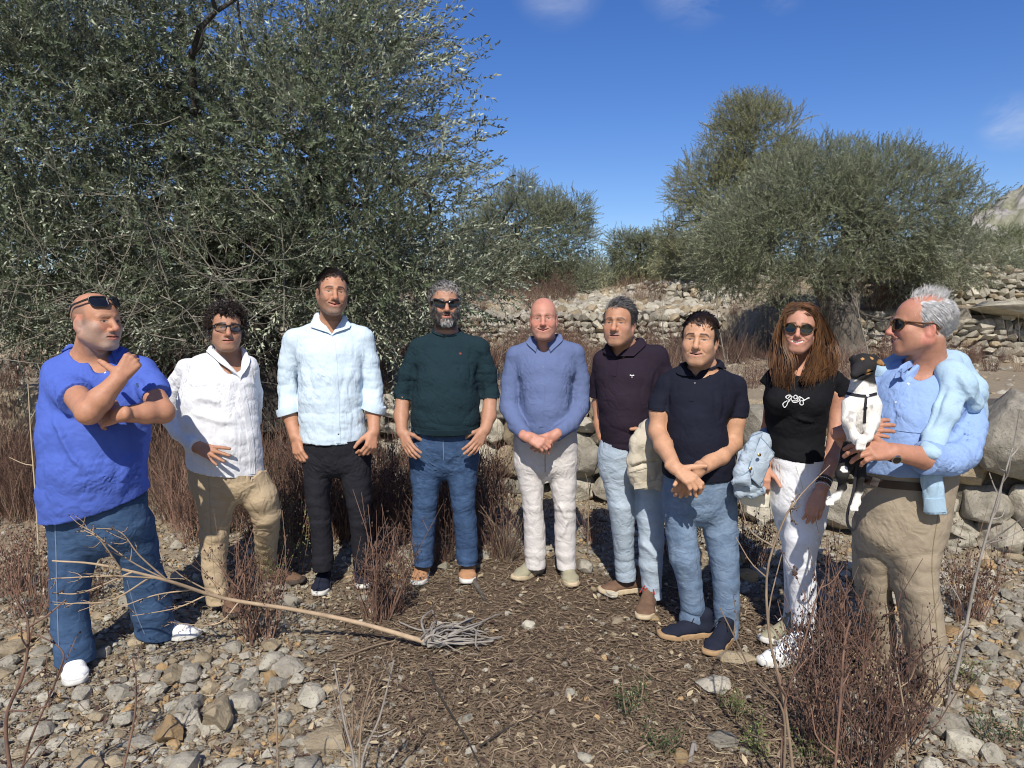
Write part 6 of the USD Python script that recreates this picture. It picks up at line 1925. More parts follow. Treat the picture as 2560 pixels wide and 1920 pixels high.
# ---- bald smiling man in a blue shirt, hands clasped
def man_in_blue_shirt():
    Y = 4.27
    H = Head(1359, 797, Y - 0.05, 1.02, yaw=-2, roll=-1, pitch=2)
    F = Figure('smiling bald man in a buttoned blue shirt and off-white trousers, hands clasped', P(1368, 1460, Y), H)
    nb = P(1363, 862, Y + 0.03)
    F.head(nb, 0.062, smile=0.9, jaw=1.02, fat=0.010, wide=1.0)
    SL, SR = P(1290, 890, Y + 0.03), P(1436, 884, Y + 0.03)
    EL, ER = P(1272, 1018, Y + 0.0), P(1452, 1014, Y + 0.0)
    WL, WR = P(1318, 1092, Y - 0.26), P(1384, 1090, Y - 0.24)
    tor = loft([(1280, 1446, 890, Y + .02, 0.10), (1292, 1440, 930, Y, 0.13), (1298, 1432, 975, Y - .01, 0.148), (1300, 1431, 1020, Y - .02, 0.158), (1298, 1436, 1060, Y - .015, 0.155), (1294, 1440, 1100, Y, 0.14)], 0.0, k=0.014)
    yoke = [Seg(nb - [0, 0, 0.014], SL, 0.052, 0.056, k=0.04), Seg(nb - [0, 0, 0.014], SR, 0.052, 0.056, k=0.04)]
    sl = limb([(SL, 0.058), (P(1277, 955, Y + .03), 0.060), (EL, 0.056), (P(1292, 1062, Y - .12), 0.050), (P(1316, 1091, Y - .24), 0.040)], 0.012)
    sr = limb([(SR, 0.058), (P(1449, 950, Y + .03), 0.058), (ER, 0.056), (P(1427, 1058, Y - .12), 0.050), (P(1388, 1088, Y - .225), 0.040)], 0.012)
    gt = Group(tor + yoke, [Plane(P(1368, 1083, Y - .1), (0, 0.1, -1))], k=0.03)
    gl = Group(sl, [Plane(P(1318, 1093, Y - .25), P(1316, 1091, Y - .24) - P(1292, 1062, Y - .12))], k=0.016)
    gr = Group(sr, [Plane(P(1386, 1089, Y - .23), P(1388, 1088, Y - .225) - P(1427, 1058, Y - .12))], k=0.016)
    carve = [Seg(H.at(0, -0.03, -0.06), nb + H.y * 0.012, 0.072, 0.075, u=H.x, k=0.010, sign=-1),
             Seg(nb + H.y * 0.055, P(1357, 878, Y - 0.13), 0.040, 0.010, k=0.010, sign=-1)]
    sh = cloth([gt, gl, gr], carve, folds=[('random', 0.006), ('bunch', 0.018, 1275, 1030, 30, 50), ('bunch', 0.018, 1450, 1025, 30, 50), ('diag', 0.012, 1310, 960, 40, 60), ('gaid', 0.012, 1425, 960, 40, 60), ('line', -0.007, 1298, 930, 1306, 1040, 5), ('line', -0.007, 1433, 930, 1424, 1040, 5), ('bunch', 0.010, 1368, 1060, 80, 25)], seed=51)
    sp = F.add('shirt', sh, 'oxford_blue')
    F.add('collar', collar_mesh(sh, (1357, 876), P(1328, 842, Y), P(1397, 836, Y), nb - H.y * 0.08 + np.array([0, 0, 0.045]), (1340, 882), (1376, 882), drop=0.042, spread=0.020, lift=0.010), 'oxford_blue', under=sp)
    F.add('placket', strip(sh, [(1357, 884), (1357, 930), (1355, 990), (1354, 1050), (1353, 1068)], 11, 0.0025), 'oxford_blue', under=sp)
    for ln in ([(1292, 872), (1294, 905), (1299, 940)], [(1432, 868), (1433, 905), (1430, 940)]):
        F.add('seam', strip(sh, ln, 2.4, 0.002), 'oxford_blue', under=sp)
    buttons(F, sh, [(1358, 918), (1357, 959), (1356, 1000), (1355, 1041)], 'button_blue', under=sp)
    je, jp = lower_half(F, [(1300, 1436, 1030, Y, 0.125), (1288, 1442, 1070, Y, 0.135), (1283, 1444, 1110, Y, 0.135), (1284, 1443, 1150, Y, 0.125)],
        [[(1284, 1364, 1150, Y, 0.10), (1296, 1361, 1210, Y, 0.088), (1306, 1358, 1265, Y - .01, 0.075), (1309, 1364, 1320, Y, 0.07), (1310, 1366, 1380, Y, 0.066), (1313, 1364, 1412, Y, 0.064), (1314, 1364, 1435, Y, 0.064)],
         [(1362, 1443, 1150, Y, 0.10), (1375, 1442, 1210, Y, 0.088), (1384, 1440, 1265, Y - .01, 0.075), (1385, 1441, 1320, Y, 0.07), (1387, 1440, 1380, Y, 0.066), (1392, 1441, 1412, Y, 0.064), (1394, 1441, 1435, Y, 0.064)]],
        [(1338, 1419, Y), (1416, 1421, Y)], 'chino_stone',
        [('random', 0.007), ('bunch', 0.016, 1330, 1270, 40, 40), ('bunch', 0.022, 1412, 1285, 40, 30), ('bunch', 0.016, 1338, 1400, 40, 24), ('bunch', 0.016, 1416, 1400, 40, 24), ('diag', 0.014, 1335, 1165, 35, 35), ('gaid', 0.014, 1395, 1165, 35, 35), ('line', 0.010, 1395, 1255, 1420, 1300, 5), ('line', 0.010, 1420, 1300, 1398, 1345, 5)], 52)
    F.add('seam', strip(je, [(1362, 1110), (1363, 1180)], 2, 0.0012), 'chino_khaki', under=jp)
    F.add('belt', strip(je, [(1318, 1083), (1345, 1085)], 12, 0.004), 'leather_brown', under=jp)
    put_shoe(F, (1284, 1456), (0.85, 1), 0.05, 0.075, ('suede_sage', 'sole_cream'), None, length=0.28)
    put_shoe(F, (1432, 1474), (-0.10, 1), 0.05, 0.078, ('suede_sage', 'sole_cream'), None, length=0.28)
    F.arm([(SL, 0.038), (EL, 0.038), (P(1292, 1062, Y - .12), 0.038), (WL, 0.029)],
          F.hand(WL, P(1372, 1116, Y - .31) - WL, (0.25, -0.9, 0.35), -1, 1.0, curls=[(35, 45, 25), (38, 48, 28), (42, 50, 30), (45, 50, 30)], thumb_dir=(0.75, -0.1, -0.5)))
    F.arm([(SR, 0.038), (ER, 0.038), (P(1427, 1058, Y - .12), 0.038), (WR, 0.029)],
          F.hand(WR, P(1336, 1124, Y - .235) - WR, (-0.3, -0.9, -0.1), 1, 1.0, curls=[(30, 35, 20)] * 4, thumb_dir=(-0.7, -0.3, -0.3)))
    F.body.append(torso_under(gt))
    F.finish((0.43, 0.205, 0.145), dict(beard=(0.40, 0.25, 0.2), beard_w=0.25, brow=(0.22, 0.12, 0.09), brow_w=0.6, scalp=(0.50, 0.36, 0.30), scalp_w=0.4, flush=0.9, smile=0.9, lips=(0.42, 0.17, 0.14)))
    r = np.random.default_rng(52)
man_in_blue_shirt()
# ---- older man in a dark plum polo shirt
def man_in_plum_polo():
    Y = 3.98
    H = Head(1548, 808, Y - 0.05, 1.03, yaw=-14, roll=1, pitch=2)
    F = Figure('older man with swept grey hair and moustache in a dark plum polo shirt', P(1575, 1500, Y), H)
    nb = P(1563, 872, Y + 0.03)
    F.head(nb, 0.060, smile=0.0, jaw=1.05, fat=0.006, nose=1.1)
    SL, SR = P(1508, 905, Y + 0.05), P(1640, 892, Y + 0.02)
    EL, WL = P(1499, 1010, Y + 0.12), P(1506, 1092, Y + 0.03)
    ER, WR = P(1660, 1010, Y + 0.02), P(1640, 1080, Y - 0.16)
    tor = loft([(1490, 1655, 905, Y + .03, 0.10), (1490, 1645, 950, Y, 0.13), (1494, 1638, 1000, Y - .01, 0.145), (1499, 1634, 1050, Y - .01, 0.148), (1503, 1630, 1095, Y, 0.14), (1505, 1628, 1150, Y, 0.135)], -0.15, k=0.014)
    yoke = [Seg(nb - [0, 0, 0.014], SL, 0.052, 0.052, k=0.04), Seg(nb - [0, 0, 0.014], SR, 0.055, 0.062, k=0.04)]
    sl = limb([(SL, 0.054), (P(1500, 950, Y + .09), 0.056), (P(1496, 1000, Y + .12), 0.054)], 0.012)
    sr = limb([(SR, 0.064), (P(1655, 940, Y + .03), 0.066), (P(1662, 1000, Y + .02), 0.062)], 0.012)
    gt = Group(tor + yoke, [Plane(P(1560, 1122, Y - .1), unit(np.array([-0.1, 0.12, -1])))], k=0.03)
    gl = Group(sl, [Plane(P(1497, 994, Y + .11), (0, 0.1, -1))], k=0.02)
    gr = Group(sr, [Plane(P(1662, 996, Y + .02), (0, 0, -1))], k=0.02)
    carve = [Seg(H.at(0, -0.03, -0.06), nb + H.y * 0.012, 0.073, 0.077, u=H.x, k=0.010, sign=-1),
             Seg(nb + H.y * 0.055, P(1540, 899, Y - 0.14), 0.045, 0.010, k=0.010, sign=-1)]
    sh = cloth([gt, gl, gr], carve, folds=[('random', 0.006), ('diag', 0.010, 1530, 1000, 50, 80), ('bunch', 0.018, 1560, 1095, 80, 30), ('line', -0.007, 1640, 920, 1634, 1000, 5), ('drape', 0.010, 1620, 1000, 30, 90)], seed=61)
    sp = F.add('polo_shirt', sh, 'polo_plum')
    F.add('collar', collar_mesh(sh, (1539, 897), P(1525, 855, Y), P(1600, 846, Y), nb - H.y * 0.085 + np.array([0, 0, 0.045]), (1526, 892), (1584, 893), drop=0.046, spread=0.030, lift=0.012), 'polo_plum', under=sp)
    F.add('placket', strip(sh, [(1538, 902), (1536, 920), (1534, 940)], 13, 0.003), 'polo_plum', under=sp)
    buttons(F, sh, [(1537, 910)], under=sp)
    p, n = surf(sh, [(1580, 939), (1576, 938), (1584, 938.5), (1580, 943)])
    F.add('emblem', join([disc(p[0], n[0], 0.004, 0.002), disc(p[1], n[1], 0.0032, 0.002), disc(p[2], n[2], 0.0032, 0.002), disc(p[3], n[3], 0.0024, 0.002)]), 'badge_white', under=sp, kind='stuff')
    je, jp = lower_half(F, [(1506, 1628, 1055, Y, 0.125), (1500, 1634, 1095, Y, 0.13), (1493, 1648, 1130, Y, 0.13), (1497, 1655, 1165, Y, 0.12)],
        [[(1497, 1586, 1165, Y, 0.10), (1508, 1586, 1205, Y, 0.09), (1518, 1588, 1260, Y - .01, 0.080), (1529, 1586, 1320, Y + .02, 0.074), (1535, 1585, 1380, Y + .06, 0.068), (1538, 1590, 1430, Y + .08, 0.066), (1539, 1592, 1465, Y + .08, 0.066)],
         [(1580, 1658, 1165, Y, 0.10), (1589, 1660, 1220, Y - .02, 0.09), (1592, 1661, 1290, Y - .05, 0.080), (1596, 1661, 1350, Y - .06, 0.074), (1597, 1657, 1410, Y - .06, 0.070), (1603, 1654, 1460, Y - .05, 0.066), (1606, 1656, 1510, Y - .05, 0.066)]],
        [(1565, 1449, Y + .08), (1632, 1493, Y - .05, -0.12)], 'denim_pale',
        [('random', 0.007), ('bunch', 0.014, 1548, 1230, 45, 40), ('bunch', 0.018, 1560, 1420, 45, 30), ('bunch', 0.020, 1625, 1465, 45, 30), ('bunch', 0.014, 1625, 1330, 45, 40), ('line', 0.012, 1600, 1350, 1650, 1410, 7)], 62, 'jeans')
    put_shoe(F, (1497, 1486), (1.0, 0.25), 0.052, 0.085, ('suede_brown', 'sole_cream'), 'lace_red', length=0.295)
    put_shoe(F, (1606, 1557), (0.35, 1), 0.054, 0.092, ('suede_brown', 'sole_cream'), 'lace_red', length=0.295)
    F.arm([(SL, 0.046), (EL, 0.040), (P(1502, 1060, Y + .07), 0.037), (WL, 0.028)],
          F.hand(WL, P(1522, 1150, Y + .0) - WL, (-0.7, -0.6, 0.1), -1, 1.0, curl=(15, 20, 10)))
    F.arm([(SR, 0.048), (ER, 0.042), (P(1652, 1050, Y - .08), 0.039), (WR, 0.029)],
          F.hand(WR, P(1590, 1090, Y - .30) - WR, (0.2, -0.5, 0.8), 1, 1.0, curl=(40, 45, 30)))
    F.body.append(torso_under(gt))
    hw = hairline(0.078, -0.030, -0.07, 0.004, burn=0.036)
    F.finish((0.38, 0.19, 0.112), dict(beard=(0.35, 0.24, 0.18), beard_w=0.25, brow=(0.10, 0.07, 0.055), hair=hw, hair_c=(0.09, 0.08, 0.075), flush=0.35, lips=(0.34, 0.15, 0.12)),
             lambda v, c: blend(c, (0.20, 0.16, 0.14), 0.75 * (np.abs(H.local(v)[:, 0]) < 0.030) * np.exp(-((H.local(v)[:, 2] + 0.0555) / 0.0045) ** 2) * (H.local(v)[:, 1] > 0.06)))
    r = np.random.default_rng(62)
    p, n = scalp_points(2800, hw, r, 1.02, 0.004)
    top = p[:, 2:3] > 0.06
    side = np.sign(p[:, :1])
    d = np.where(top, flow(n, [0.75, -0.45, 0.0], 0.22, r, 0.1), flow(n, [0, -0.75, -0.55], 0.10, r, 0.1))
    F.add('hair', locks(H, p, d, 0.038, 0.0034, r, gravity=0.15), 'hair_steel')
    k = (np.abs(p[:, 0] + 0.012) < 0.016) & (p[:, 1] > 0.045)
    if k.any():
        F.add('forelock', locks(H, p[k][::2], n[k][::2] * 0.5 + [0.1, 0.3, -0.7] + r.normal(size=p[k][::2].shape) * 0.15, 0.030, 0.0026, r, curl=0.3, gravity=1.0), 'hair_steel')
    # the jacket over his forearm
    top_ = [P(1612, 1066, Y - .27), P(1640, 1056, Y - .22), P(1668, 1060, Y - .1)]
    rows = [(1590, 1668, 1080, Y - .22, 0.07), (1574, 1668, 1110, Y - .23, 0.062), (1568, 1666, 1150, Y - .22, 0.055), (1570, 1664, 1175, Y - .21, 0.05), (1578, 1662, 1196, Y - .20, 0.05), (1586, 1660, 1217, Y - .2, 0.045), (1590, 1658, 1235, Y - .2, 0.045)]
    ja = cloth([Group(loft(rows, 0.1, k=0.03), [Plane(P(1620, 1221, Y - .2), unit(np.array([-0.15, 0, -1])))])], folds=[('random', 0.010), ('drape', 0.020), ('line', -0.02, 1572, 1172, 1662, 1150, 4), ('drape', 0.018, 1620, 1210, 60, 14)], seed=63)
    c = np.array([P(1615, 1150, Y - .2)])[0]
    j = thing('jacket', 'beige jacket hanging over the forearm of the man in the plum polo shirt', 'jacket', None, c)
    b = part(j, 'body', ja, 'jacket_beige', offset=c)
    part(j, 'hem', strip(ja, [(1586, 1215), (1612, 1212), (1640, 1207), (1658, 1203)], 14, 0.006), 'jacket_beige', offset=c)
    part(j, 'seam', strip(ja, [(1572, 1180), (1610, 1170), (1662, 1150)], 3, 0.003), 'jacket_beige', offset=c)
man_in_plum_polo()
# ---- man in a navy polo shirt, hands clasped in front
def man_in_navy_polo():
    Y = 3.58
    H = Head(1749, 849, Y - 0.05, 1.06, yaw=-7, roll=3, pitch=2)
    F = Figure('dark-haired man in a navy polo shirt and faded blue jeans, hands clasped low', P(1745, 1620, Y), H)
    nb = P(1757, 920, Y + 0.03)
    F.head(nb, 0.060, smile=0.35, jaw=1.0, fat=0.004, nose=1.05)
    SL, SR = P(1670, 965, Y + 0.04), P(1836, 968, Y + 0.04)
    EL, WL = P(1643, 1078, Y + 0.0), P(1688, 1170, Y - 0.26)
    ER, WR = P(1832, 1108, Y + 0.0), P(1742, 1178, Y - 0.24)
    tor = loft([(1662, 1846, 965, Y + .02, 0.10), (1662, 1832, 1005, Y, 0.13), (1663, 1812, 1050, Y - .01, 0.142), (1664, 1818, 1100, Y - .02, 0.150), (1656, 1836, 1155, Y - .015, 0.150), (1656, 1838, 1240, Y, 0.14)], -0.05, k=0.014)
    yoke = [Seg(nb - [0, 0, 0.016], SL, 0.052, 0.056, k=0.04), Seg(nb - [0, 0, 0.016], SR, 0.052, 0.056, k=0.04)]
    sl = limb([(SL, 0.058), (P(1651, 1010, Y + .02), 0.058), (P(1646, 1040, Y + .0), 0.056)], 0.012)
    sr = limb([(SR, 0.058), (P(1840, 1015, Y + .03), 0.062), (P(1836, 1055, Y + .02), 0.064)], 0.012)
    gt = Group(tor + yoke, [Plane(P(1745, 1207, Y - .13), unit(np.array([0.0, 0.12, -1])))], k=0.03)
    gl = Group(sl, [Plane(P(1647, 1027, Y), unit(np.array([-0.1, 0, -1])))], k=0.02)
    gr = Group(sr, [Plane(P(1836, 1041, Y + .02), unit(np.array([-0.05, 0, -1])))], k=0.02)
    carve = [Seg(H.at(0, -0.03, -0.06), nb + H.y * 0.012, 0.073, 0.077, u=H.x, k=0.010, sign=-1),
             Seg(nb + H.y * 0.055, P(1738, 950, Y - 0.14), 0.045, 0.010, k=0.010, sign=-1)]
    sh = cloth([gt, gl, gr], carve, folds=[('random', 0.006), ('drape', 0.014, 1680, 1000, 30, 60), ('drape', 0.014, 1795, 1000, 30, 70), ('bunch', 0.012, 1745, 1190, 90, 25), ('line', -0.007, 1668, 985, 1664, 1070, 5), ('line', -0.007, 1812, 980, 1806, 1060, 5), ('gaid', 0.010, 1745, 1080, 70, 60)], seed=71)
    sp = F.add('polo_shirt', sh, 'polo_navy')
    F.add('collar', collar_mesh(sh, (1738, 947), P(1712, 908, Y), P(1798, 904, Y), nb - H.y * 0.085 + np.array([0, 0, 0.045]), (1706, 942), (1768, 940), drop=0.046, spread=0.030, lift=0.012), 'polo_navy', under=sp)
    F.add('placket', strip(sh, [(1737, 954), (1733, 975), (1728, 1003)], 12, 0.0025), 'polo_navy', under=sp)
    for ln in ([(1676, 942), (1670, 975), (1665, 1010)], [(1826, 945), (1818, 985), (1810, 1020)]):
        F.add('seam', strip(sh, ln, 2.4, 0.002), 'polo_navy', under=sp)
    F.add('sleeve_hem', strip(sh, [(1632, 1018), (1648, 1021), (1662, 1020)], 3, 0.002), 'polo_navy', under=sp)
    buttons(F, sh, [(1737, 958), (1729, 982)], 'button_dark', under=sp)
    je, jp = lower_half(F, [(1668, 1824, 1130, Y, 0.13), (1662, 1830, 1175, Y, 0.14), (1656, 1840, 1215, Y, 0.14), (1657, 1842, 1250, Y, 0.13)],
        [[(1657, 1742, 1250, Y, 0.105), (1660, 1732, 1280, Y - .0, 0.095), (1665, 1741, 1330, Y - .01, 0.086), (1673, 1750, 1390, Y - .02, 0.08), (1692, 1755, 1450, Y - .0, 0.074), (1702, 1761, 1510, Y + .02, 0.072), (1698, 1762, 1550, Y + .03, 0.072), (1698, 1762, 1590, Y + .03, 0.072)],
         [(1728, 1842, 1250, Y, 0.105), (1745, 1843, 1280, Y, 0.098), (1759, 1845, 1330, Y - .01, 0.088), (1772, 1847, 1390, Y - .02, 0.082), (1781, 1849, 1450, Y - .02, 0.076), (1784, 1849, 1510, Y - .01, 0.072), (1785, 1846, 1560, Y - .0, 0.072), (1785, 1846, 1615, Y - .0, 0.072)]],
        [(1730, 1566, Y + .03, 0.05), (1815, 1592, Y)], 'denim_light',
        [('random', 0.007), ('bunch', 0.016, 1715, 1400, 50, 50), ('bunch', 0.022, 1728, 1545, 50, 30), ('bunch', 0.022, 1815, 1570, 50, 30), ('bunch', 0.012, 1810, 1420, 50, 40), ('diag', 0.012, 1700, 1280, 40, 30), ('gaid', 0.012, 1775, 1280, 40, 30)], 72, 'jeans')
    F.add('seam', strip(je, [(1733, 1225), (1735, 1275)], 2, 0.0012), 'thread_pale', under=jp)
    F.add('seam', strip(je, [(1740, 1390), (1749, 1460), (1752, 1540)], 2, 0.0012), 'thread_pale', under=jp)
    put_shoe(F, (1646, 1598), (1.0, 0.18), 0.052, 0.085, ('canvas_navy', 'sole_gum'), 'lace_black', length=0.30)
    put_shoe(F, (1768, 1646), (0.80, 1), 0.052, 0.085, ('canvas_navy', 'sole_gum'), 'lace_black', length=0.29)
    F.arm([(SL, 0.048), (P(1648, 1030, Y + .01), 0.046), (EL, 0.041), (P(1658, 1112, Y - .10), 0.043), (WL, 0.030)],
          F.hand(WL, P(1738, 1204, Y - .33) - WL, (0.30, -0.9, 0.4), -1, 1.04, curls=[(32, 45, 25), (36, 48, 28), (42, 50, 30), (45, 50, 30)], thumb_dir=(0.8, -0.1, 0.1)))
    F.arm([(SR, 0.050), (P(1838, 1050, Y + .02), 0.049), (ER, 0.043), (P(1800, 1140, Y - .12), 0.045), (WR, 0.031)],
          F.hand(WR, P(1704, 1228, Y - .24) - WR, (-0.4, -0.9, -0.1), 1, 1.04, curls=[(30, 35, 20)] * 4, thumb_dir=(-0.6, -0.4, -0.4)))
    F.body.append(torso_under(gt))
    hw = hairline(0.066, -0.022, -0.07, 0.008, burn=0.042)
    F.finish((0.46, 0.25, 0.15), dict(beard=(0.30, 0.20, 0.15), beard_w=0.25, brow=(0.03, 0.02, 0.018), hair=hw, hair_c=(0.02, 0.015, 0.013), flush=0.15, smile=0.35, lips=(0.42, 0.20, 0.16)))
    r = np.random.default_rng(72)
    p, n = scalp_points(2800, hw, r, 1.02, 0.003)
    top = p[:, 2:3] > 0.055
    d = np.where(top, flow(n, [0.30, 0.9, 0.0], 0.22, r, 0.12), flow(n, [0, 0.15, -0.9], 0.08, r, 0.1))
    F.add('hair', locks(H, p, d, 0.030, 0.0034, r, gravity=0.2), 'hair_brown')
man_in_navy_polo()
# ---- woman in a black T-shirt
def woman_in_black():
    Y = 3.44
    H = Head(2000, 822, Y - 0.04, 0.965, yaw=-4, roll=4, pitch=2)
    F = Figure('smiling woman with long brown hair, round sunglasses, black T-shirt and white jeans', P(1990, 1640, Y), H)
    nb = P(2004, 908, Y + 0.04)
    F.head(nb, 0.050, smile=1.0, jaw=0.84, nose=0.9, brow=0.6, teeth=True, wide=0.96)
    SL, SR = P(1938, 945, Y + 0.04), P(2082, 950, Y + 0.05)
    EL, WL = P(1922, 1075, Y + 0.12), P(1912, 1166, Y - 0.02)
    ER, WR = P(2088, 1105, Y + 0.0), P(2054, 1226, Y - 0.15)
    tor = loft([(1932, 2088, 940, Y + .02, 0.085), (1922, 2076, 970, Y, 0.105), (1913, 2070, 1000, Y - .02, 0.128), (1917, 2064, 1045, Y - .01, 0.112), (1924, 2058, 1090, Y, 0.105), (1927, 2056, 1130, Y - .005, 0.115), (1926, 2058, 1190, Y, 0.118)], -0.25, k=0.014)
    bust = [Ell(P(1948, 1000, Y - .105), (0.062, 0.055, 0.058), k=0.04), Ell(P(2024, 1004, Y - .100), (0.062, 0.055, 0.058), k=0.04)]
    yoke = [Seg(nb - [0, 0, 0.020], SL, 0.042, 0.042, k=0.03), Seg(nb - [0, 0, 0.020], SR, 0.042, 0.046, k=0.03)]
    sl = limb([(SL, 0.044), (P(1922, 965, Y + .06), 0.050)], 0.012)
    sr = limb([(SR, 0.048), (P(2100, 972, Y + .06), 0.056), (P(2108, 990, Y + .06), 0.060)], 0.012)
    gt = Group(tor + bust + yoke, [Plane(P(1990, 1156, Y - .1), unit(np.array([-0.10, 0.10, -1])))], k=0.03)
    gl = Group(sl, [Plane(P(1920, 966, Y + .06), (-0.6, 0, -1))], k=0.02)
    gr = Group(sr, [Plane(P(2106, 984, Y + .06), (0.35, 0, -1))], k=0.02)
    carve = [Seg(H.at(0, -0.03, -0.06), nb + H.y * 0.010, 0.062, 0.068, u=H.x, k=0.010, sign=-1),
             Seg(nb + H.y * 0.05, P(1996, 937, Y - 0.12), 0.048, 0.020, k=0.010, sign=-1)]
    sh = cloth([gt, gl, gr], carve, h=0.0062, folds=[('random', 0.005), ('diag', 0.012, 2040, 960, 50, 60), ('bunch', 0.012, 1990, 1120, 80, 50), ('gaid', 0.010, 1990, 1060, 70, 60), ('line', 0.010, 1985, 1040, 2040, 1052, 6)], seed=81)
    sp = F.add('t_shirt', sh, 'jersey_black')
    T = lambda cx, cy: (1900 + 0.1417 * cx, 960 + 0.1417 * cy)
    strokes = [[(470, 300), (420, 330), (400, 370), (430, 412), (468, 375), (488, 325), (520, 285), (470, 255), (452, 232), (480, 205), (525, 198)], [(500, 300), (540, 260), (560, 225), (530, 215), (500, 240)], [(540, 262), (575, 318), (630, 325), (690, 295), (706, 240)], [(560, 290), (610, 300), (660, 285), (672, 240)], [(590, 228), (620, 200), (652, 218), (645, 258), (605, 262), (588, 232)],
               [(690, 225), (735, 245), (770, 282), (715, 300), (700, 345), (732, 372), (765, 350), (762, 300), (800, 275), (858, 242)], [(780, 290), (820, 268), (860, 252)]]
    pts = []
    for s in strokes:
        L = np.linalg.norm(np.diff(np.array(s), axis=0), axis=1).sum()
        pts += [T(*q) for q in spline(s, max(4, int(L / 15)))]
    p, n = surf(sh, pts)
    ico = trimesh.creation.icosphere(1, 0.0027)
    F.add('pearl_lettering', join([(np.array(ico.vertices) + a + b * 0.0015, np.array(ico.faces)) for a, b in zip(p, n)]), 'button_white', under=sp, kind='stuff')
    je, jp = lower_half(F, [(1934, 2050, 1100, Y, 0.10), (1928, 2056, 1145, Y, 0.115), (1925, 2066, 1200, Y, 0.12), (1924, 2072, 1245, Y, 0.11)],
        [[(1924, 2010, 1245, Y + .04, 0.085), (1938, 2016, 1300, Y + .07, 0.078), (1956, 2018, 1360, Y + .11, 0.066), (1960, 2012, 1420, Y + .13, 0.056), (1962, 2008, 1480, Y + .16, 0.052), (1960, 2000, 1540, Y + .18, 0.044), (1956, 1996, 1600, Y + .20, 0.042)],
         [(1975, 2072, 1245, Y - .02, 0.09), (1964, 2064, 1300, Y - .04, 0.084), (1960, 2050, 1345, Y - .05, 0.076), (1960, 2038, 1400, Y - .04, 0.066), (1971, 2040, 1460, Y - .02, 0.060), (1977, 2040, 1520, Y - .01, 0.054), (1979, 2036, 1580, Y - .0, 0.048), (1980, 2034, 1640, Y - .0, 0.046)]],
        [(1976, 1585, Y + .19), (2008, 1622, Y)], 'jeans_white',
        [('random', 0.004), ('bunch', 0.014, 2005, 1400, 40, 50), ('bunch', 0.010, 2008, 1590, 40, 40), ('diag', 0.010, 1990, 1240, 60, 40), ('line', -0.010, 1985, 1180, 2000, 1290, 5)], 82, 'jeans', h=0.006)
    for a in ([(1950, 1160), (1952, 1205)], [(1990, 1165), (2010, 1230)]):
        F.add('seam', strip(je, a, 2.0, 0.0012), 'sole_white', under=jp)
    put_shoe(F, (1896, 1668), (1.0, 0.30), 0.044, 0.085, ('leather_white', 'sole_white'), 'lace_white', sole=0.030, length=0.26)
    put_shoe(F, (1900, 1610), (1.0, 0.35), 0.044, 0.080, ('suede_sage', 'sole_white'), 'lace_white', sole=0.028, length=0.25)
    F.arm([(SL, 0.040), (EL, 0.034), (WL, 0.024)], F.hand(WL, P(1908, 1200, Y - .08) - WL, (-0.2, -0.6, 0.4), -1, 0.88, curl=(50, 55, 30)))
    F.arm([(SR, 0.043), (P(2096, 1020, Y + .06), 0.042), (ER, 0.035), (P(2076, 1155, Y - .06), 0.034), (WR, 0.023)],
          F.hand(WR, P(2034, 1296, Y - .20) - WR, (-0.25, -0.95, 0.0), 1, 0.92, curl=(18, 30, 20), thumb_dir=(-0.5, -0.3, -0.8)))
    a = unit(WR - P(2076, 1155, Y - .06))
    b0 = P(2062, 1198, Y - .115)
    for k, mt in enumerate(('leather_brown', 'steel', 'leather_brown', 'leather_brown', 'steel')):
        c = b0 + a * 0.0095 * k
        x, y, z = basis_from(a)
        th = np.linspace(0, 2 * np.pi, 25)[:-1]
        ico = trimesh.creation.icosphere(1, 0.0044)
        F.add('bracelet', join([(np.array(ico.vertices) + c + (x * math.cos(t) + y * math.sin(t)) * (0.0315 - 0.0008 * k), np.array(ico.faces)) for t in th]), mt, kind='stuff')
    F.body.append(torso_under(gt, 0.018))
    F.finish((0.42, 0.21, 0.14), dict(brow=(0.10, 0.06, 0.04), flush=0.3, smile=1.0, teeth=True, lips=(0.45, 0.16, 0.14), hair=hairline(0.088, -0.02, -0.07, 0.0), hair_c=(0.03, 0.017, 0.01)),
             lambda v, c: c)
    add_glasses(F, 'sunglasses', 'tortoise', 'dark_lens', shape='round', width=0.0275, height=0.0235, thick=0.0030, gap=0.0085, z=-0.002)
    r = np.random.default_rng(83)
    # hair: two curtains from a middle parting, and the mass behind
    hw = hairline(0.084, -0.02, -0.07, 0.0)
    dz = H.c[1]
    V = []
    def strands(n, top, via, mid, low, end, w0=0.0024):
        for _ in range(n):
            u = r.uniform(); j = r.normal(size=3) * 0.004
            q = [H.at(*(np.array(top[0]) * (1 - u) + np.array(top[1]) * u)) + j,
                 H.at(*(np.array(via[0]) * (1 - u) + np.array(via[1]) * u)) + j]
            for (a, b) in (mid, low, end):
                pa, pb = P(*a), P(*b)
                q.append(pa * (1 - u) + pb * u + j * 1.8 + r.normal(size=3) * 0.0065)
            q[-1] = q[-1] + [0, 0, r.normal() * 0.018]
            V.append(tube(spline(q, 18), np.interp(np.linspace(0, 1, 18), [0, 0.2, 0.75, 1], [0.6, 1, 0.9, 0.2]) * w0 * r.uniform(0.6, 1.2), 3, cap=False))
    # picture left curtain (inner edge first), then right
    strands(640, [(-0.004, 0.060, 0.100), (-0.004, -0.05, 0.122)], [(-0.060, 0.050, 0.072), (-0.076, -0.03, 0.072)], [(1966, 862, Y - .075), (1940, 852, Y + .03)], [(1980, 915, Y - .13), (1934, 905, Y - .0)], [(1972, 958, Y - .15), (1938, 962, Y - .08)])
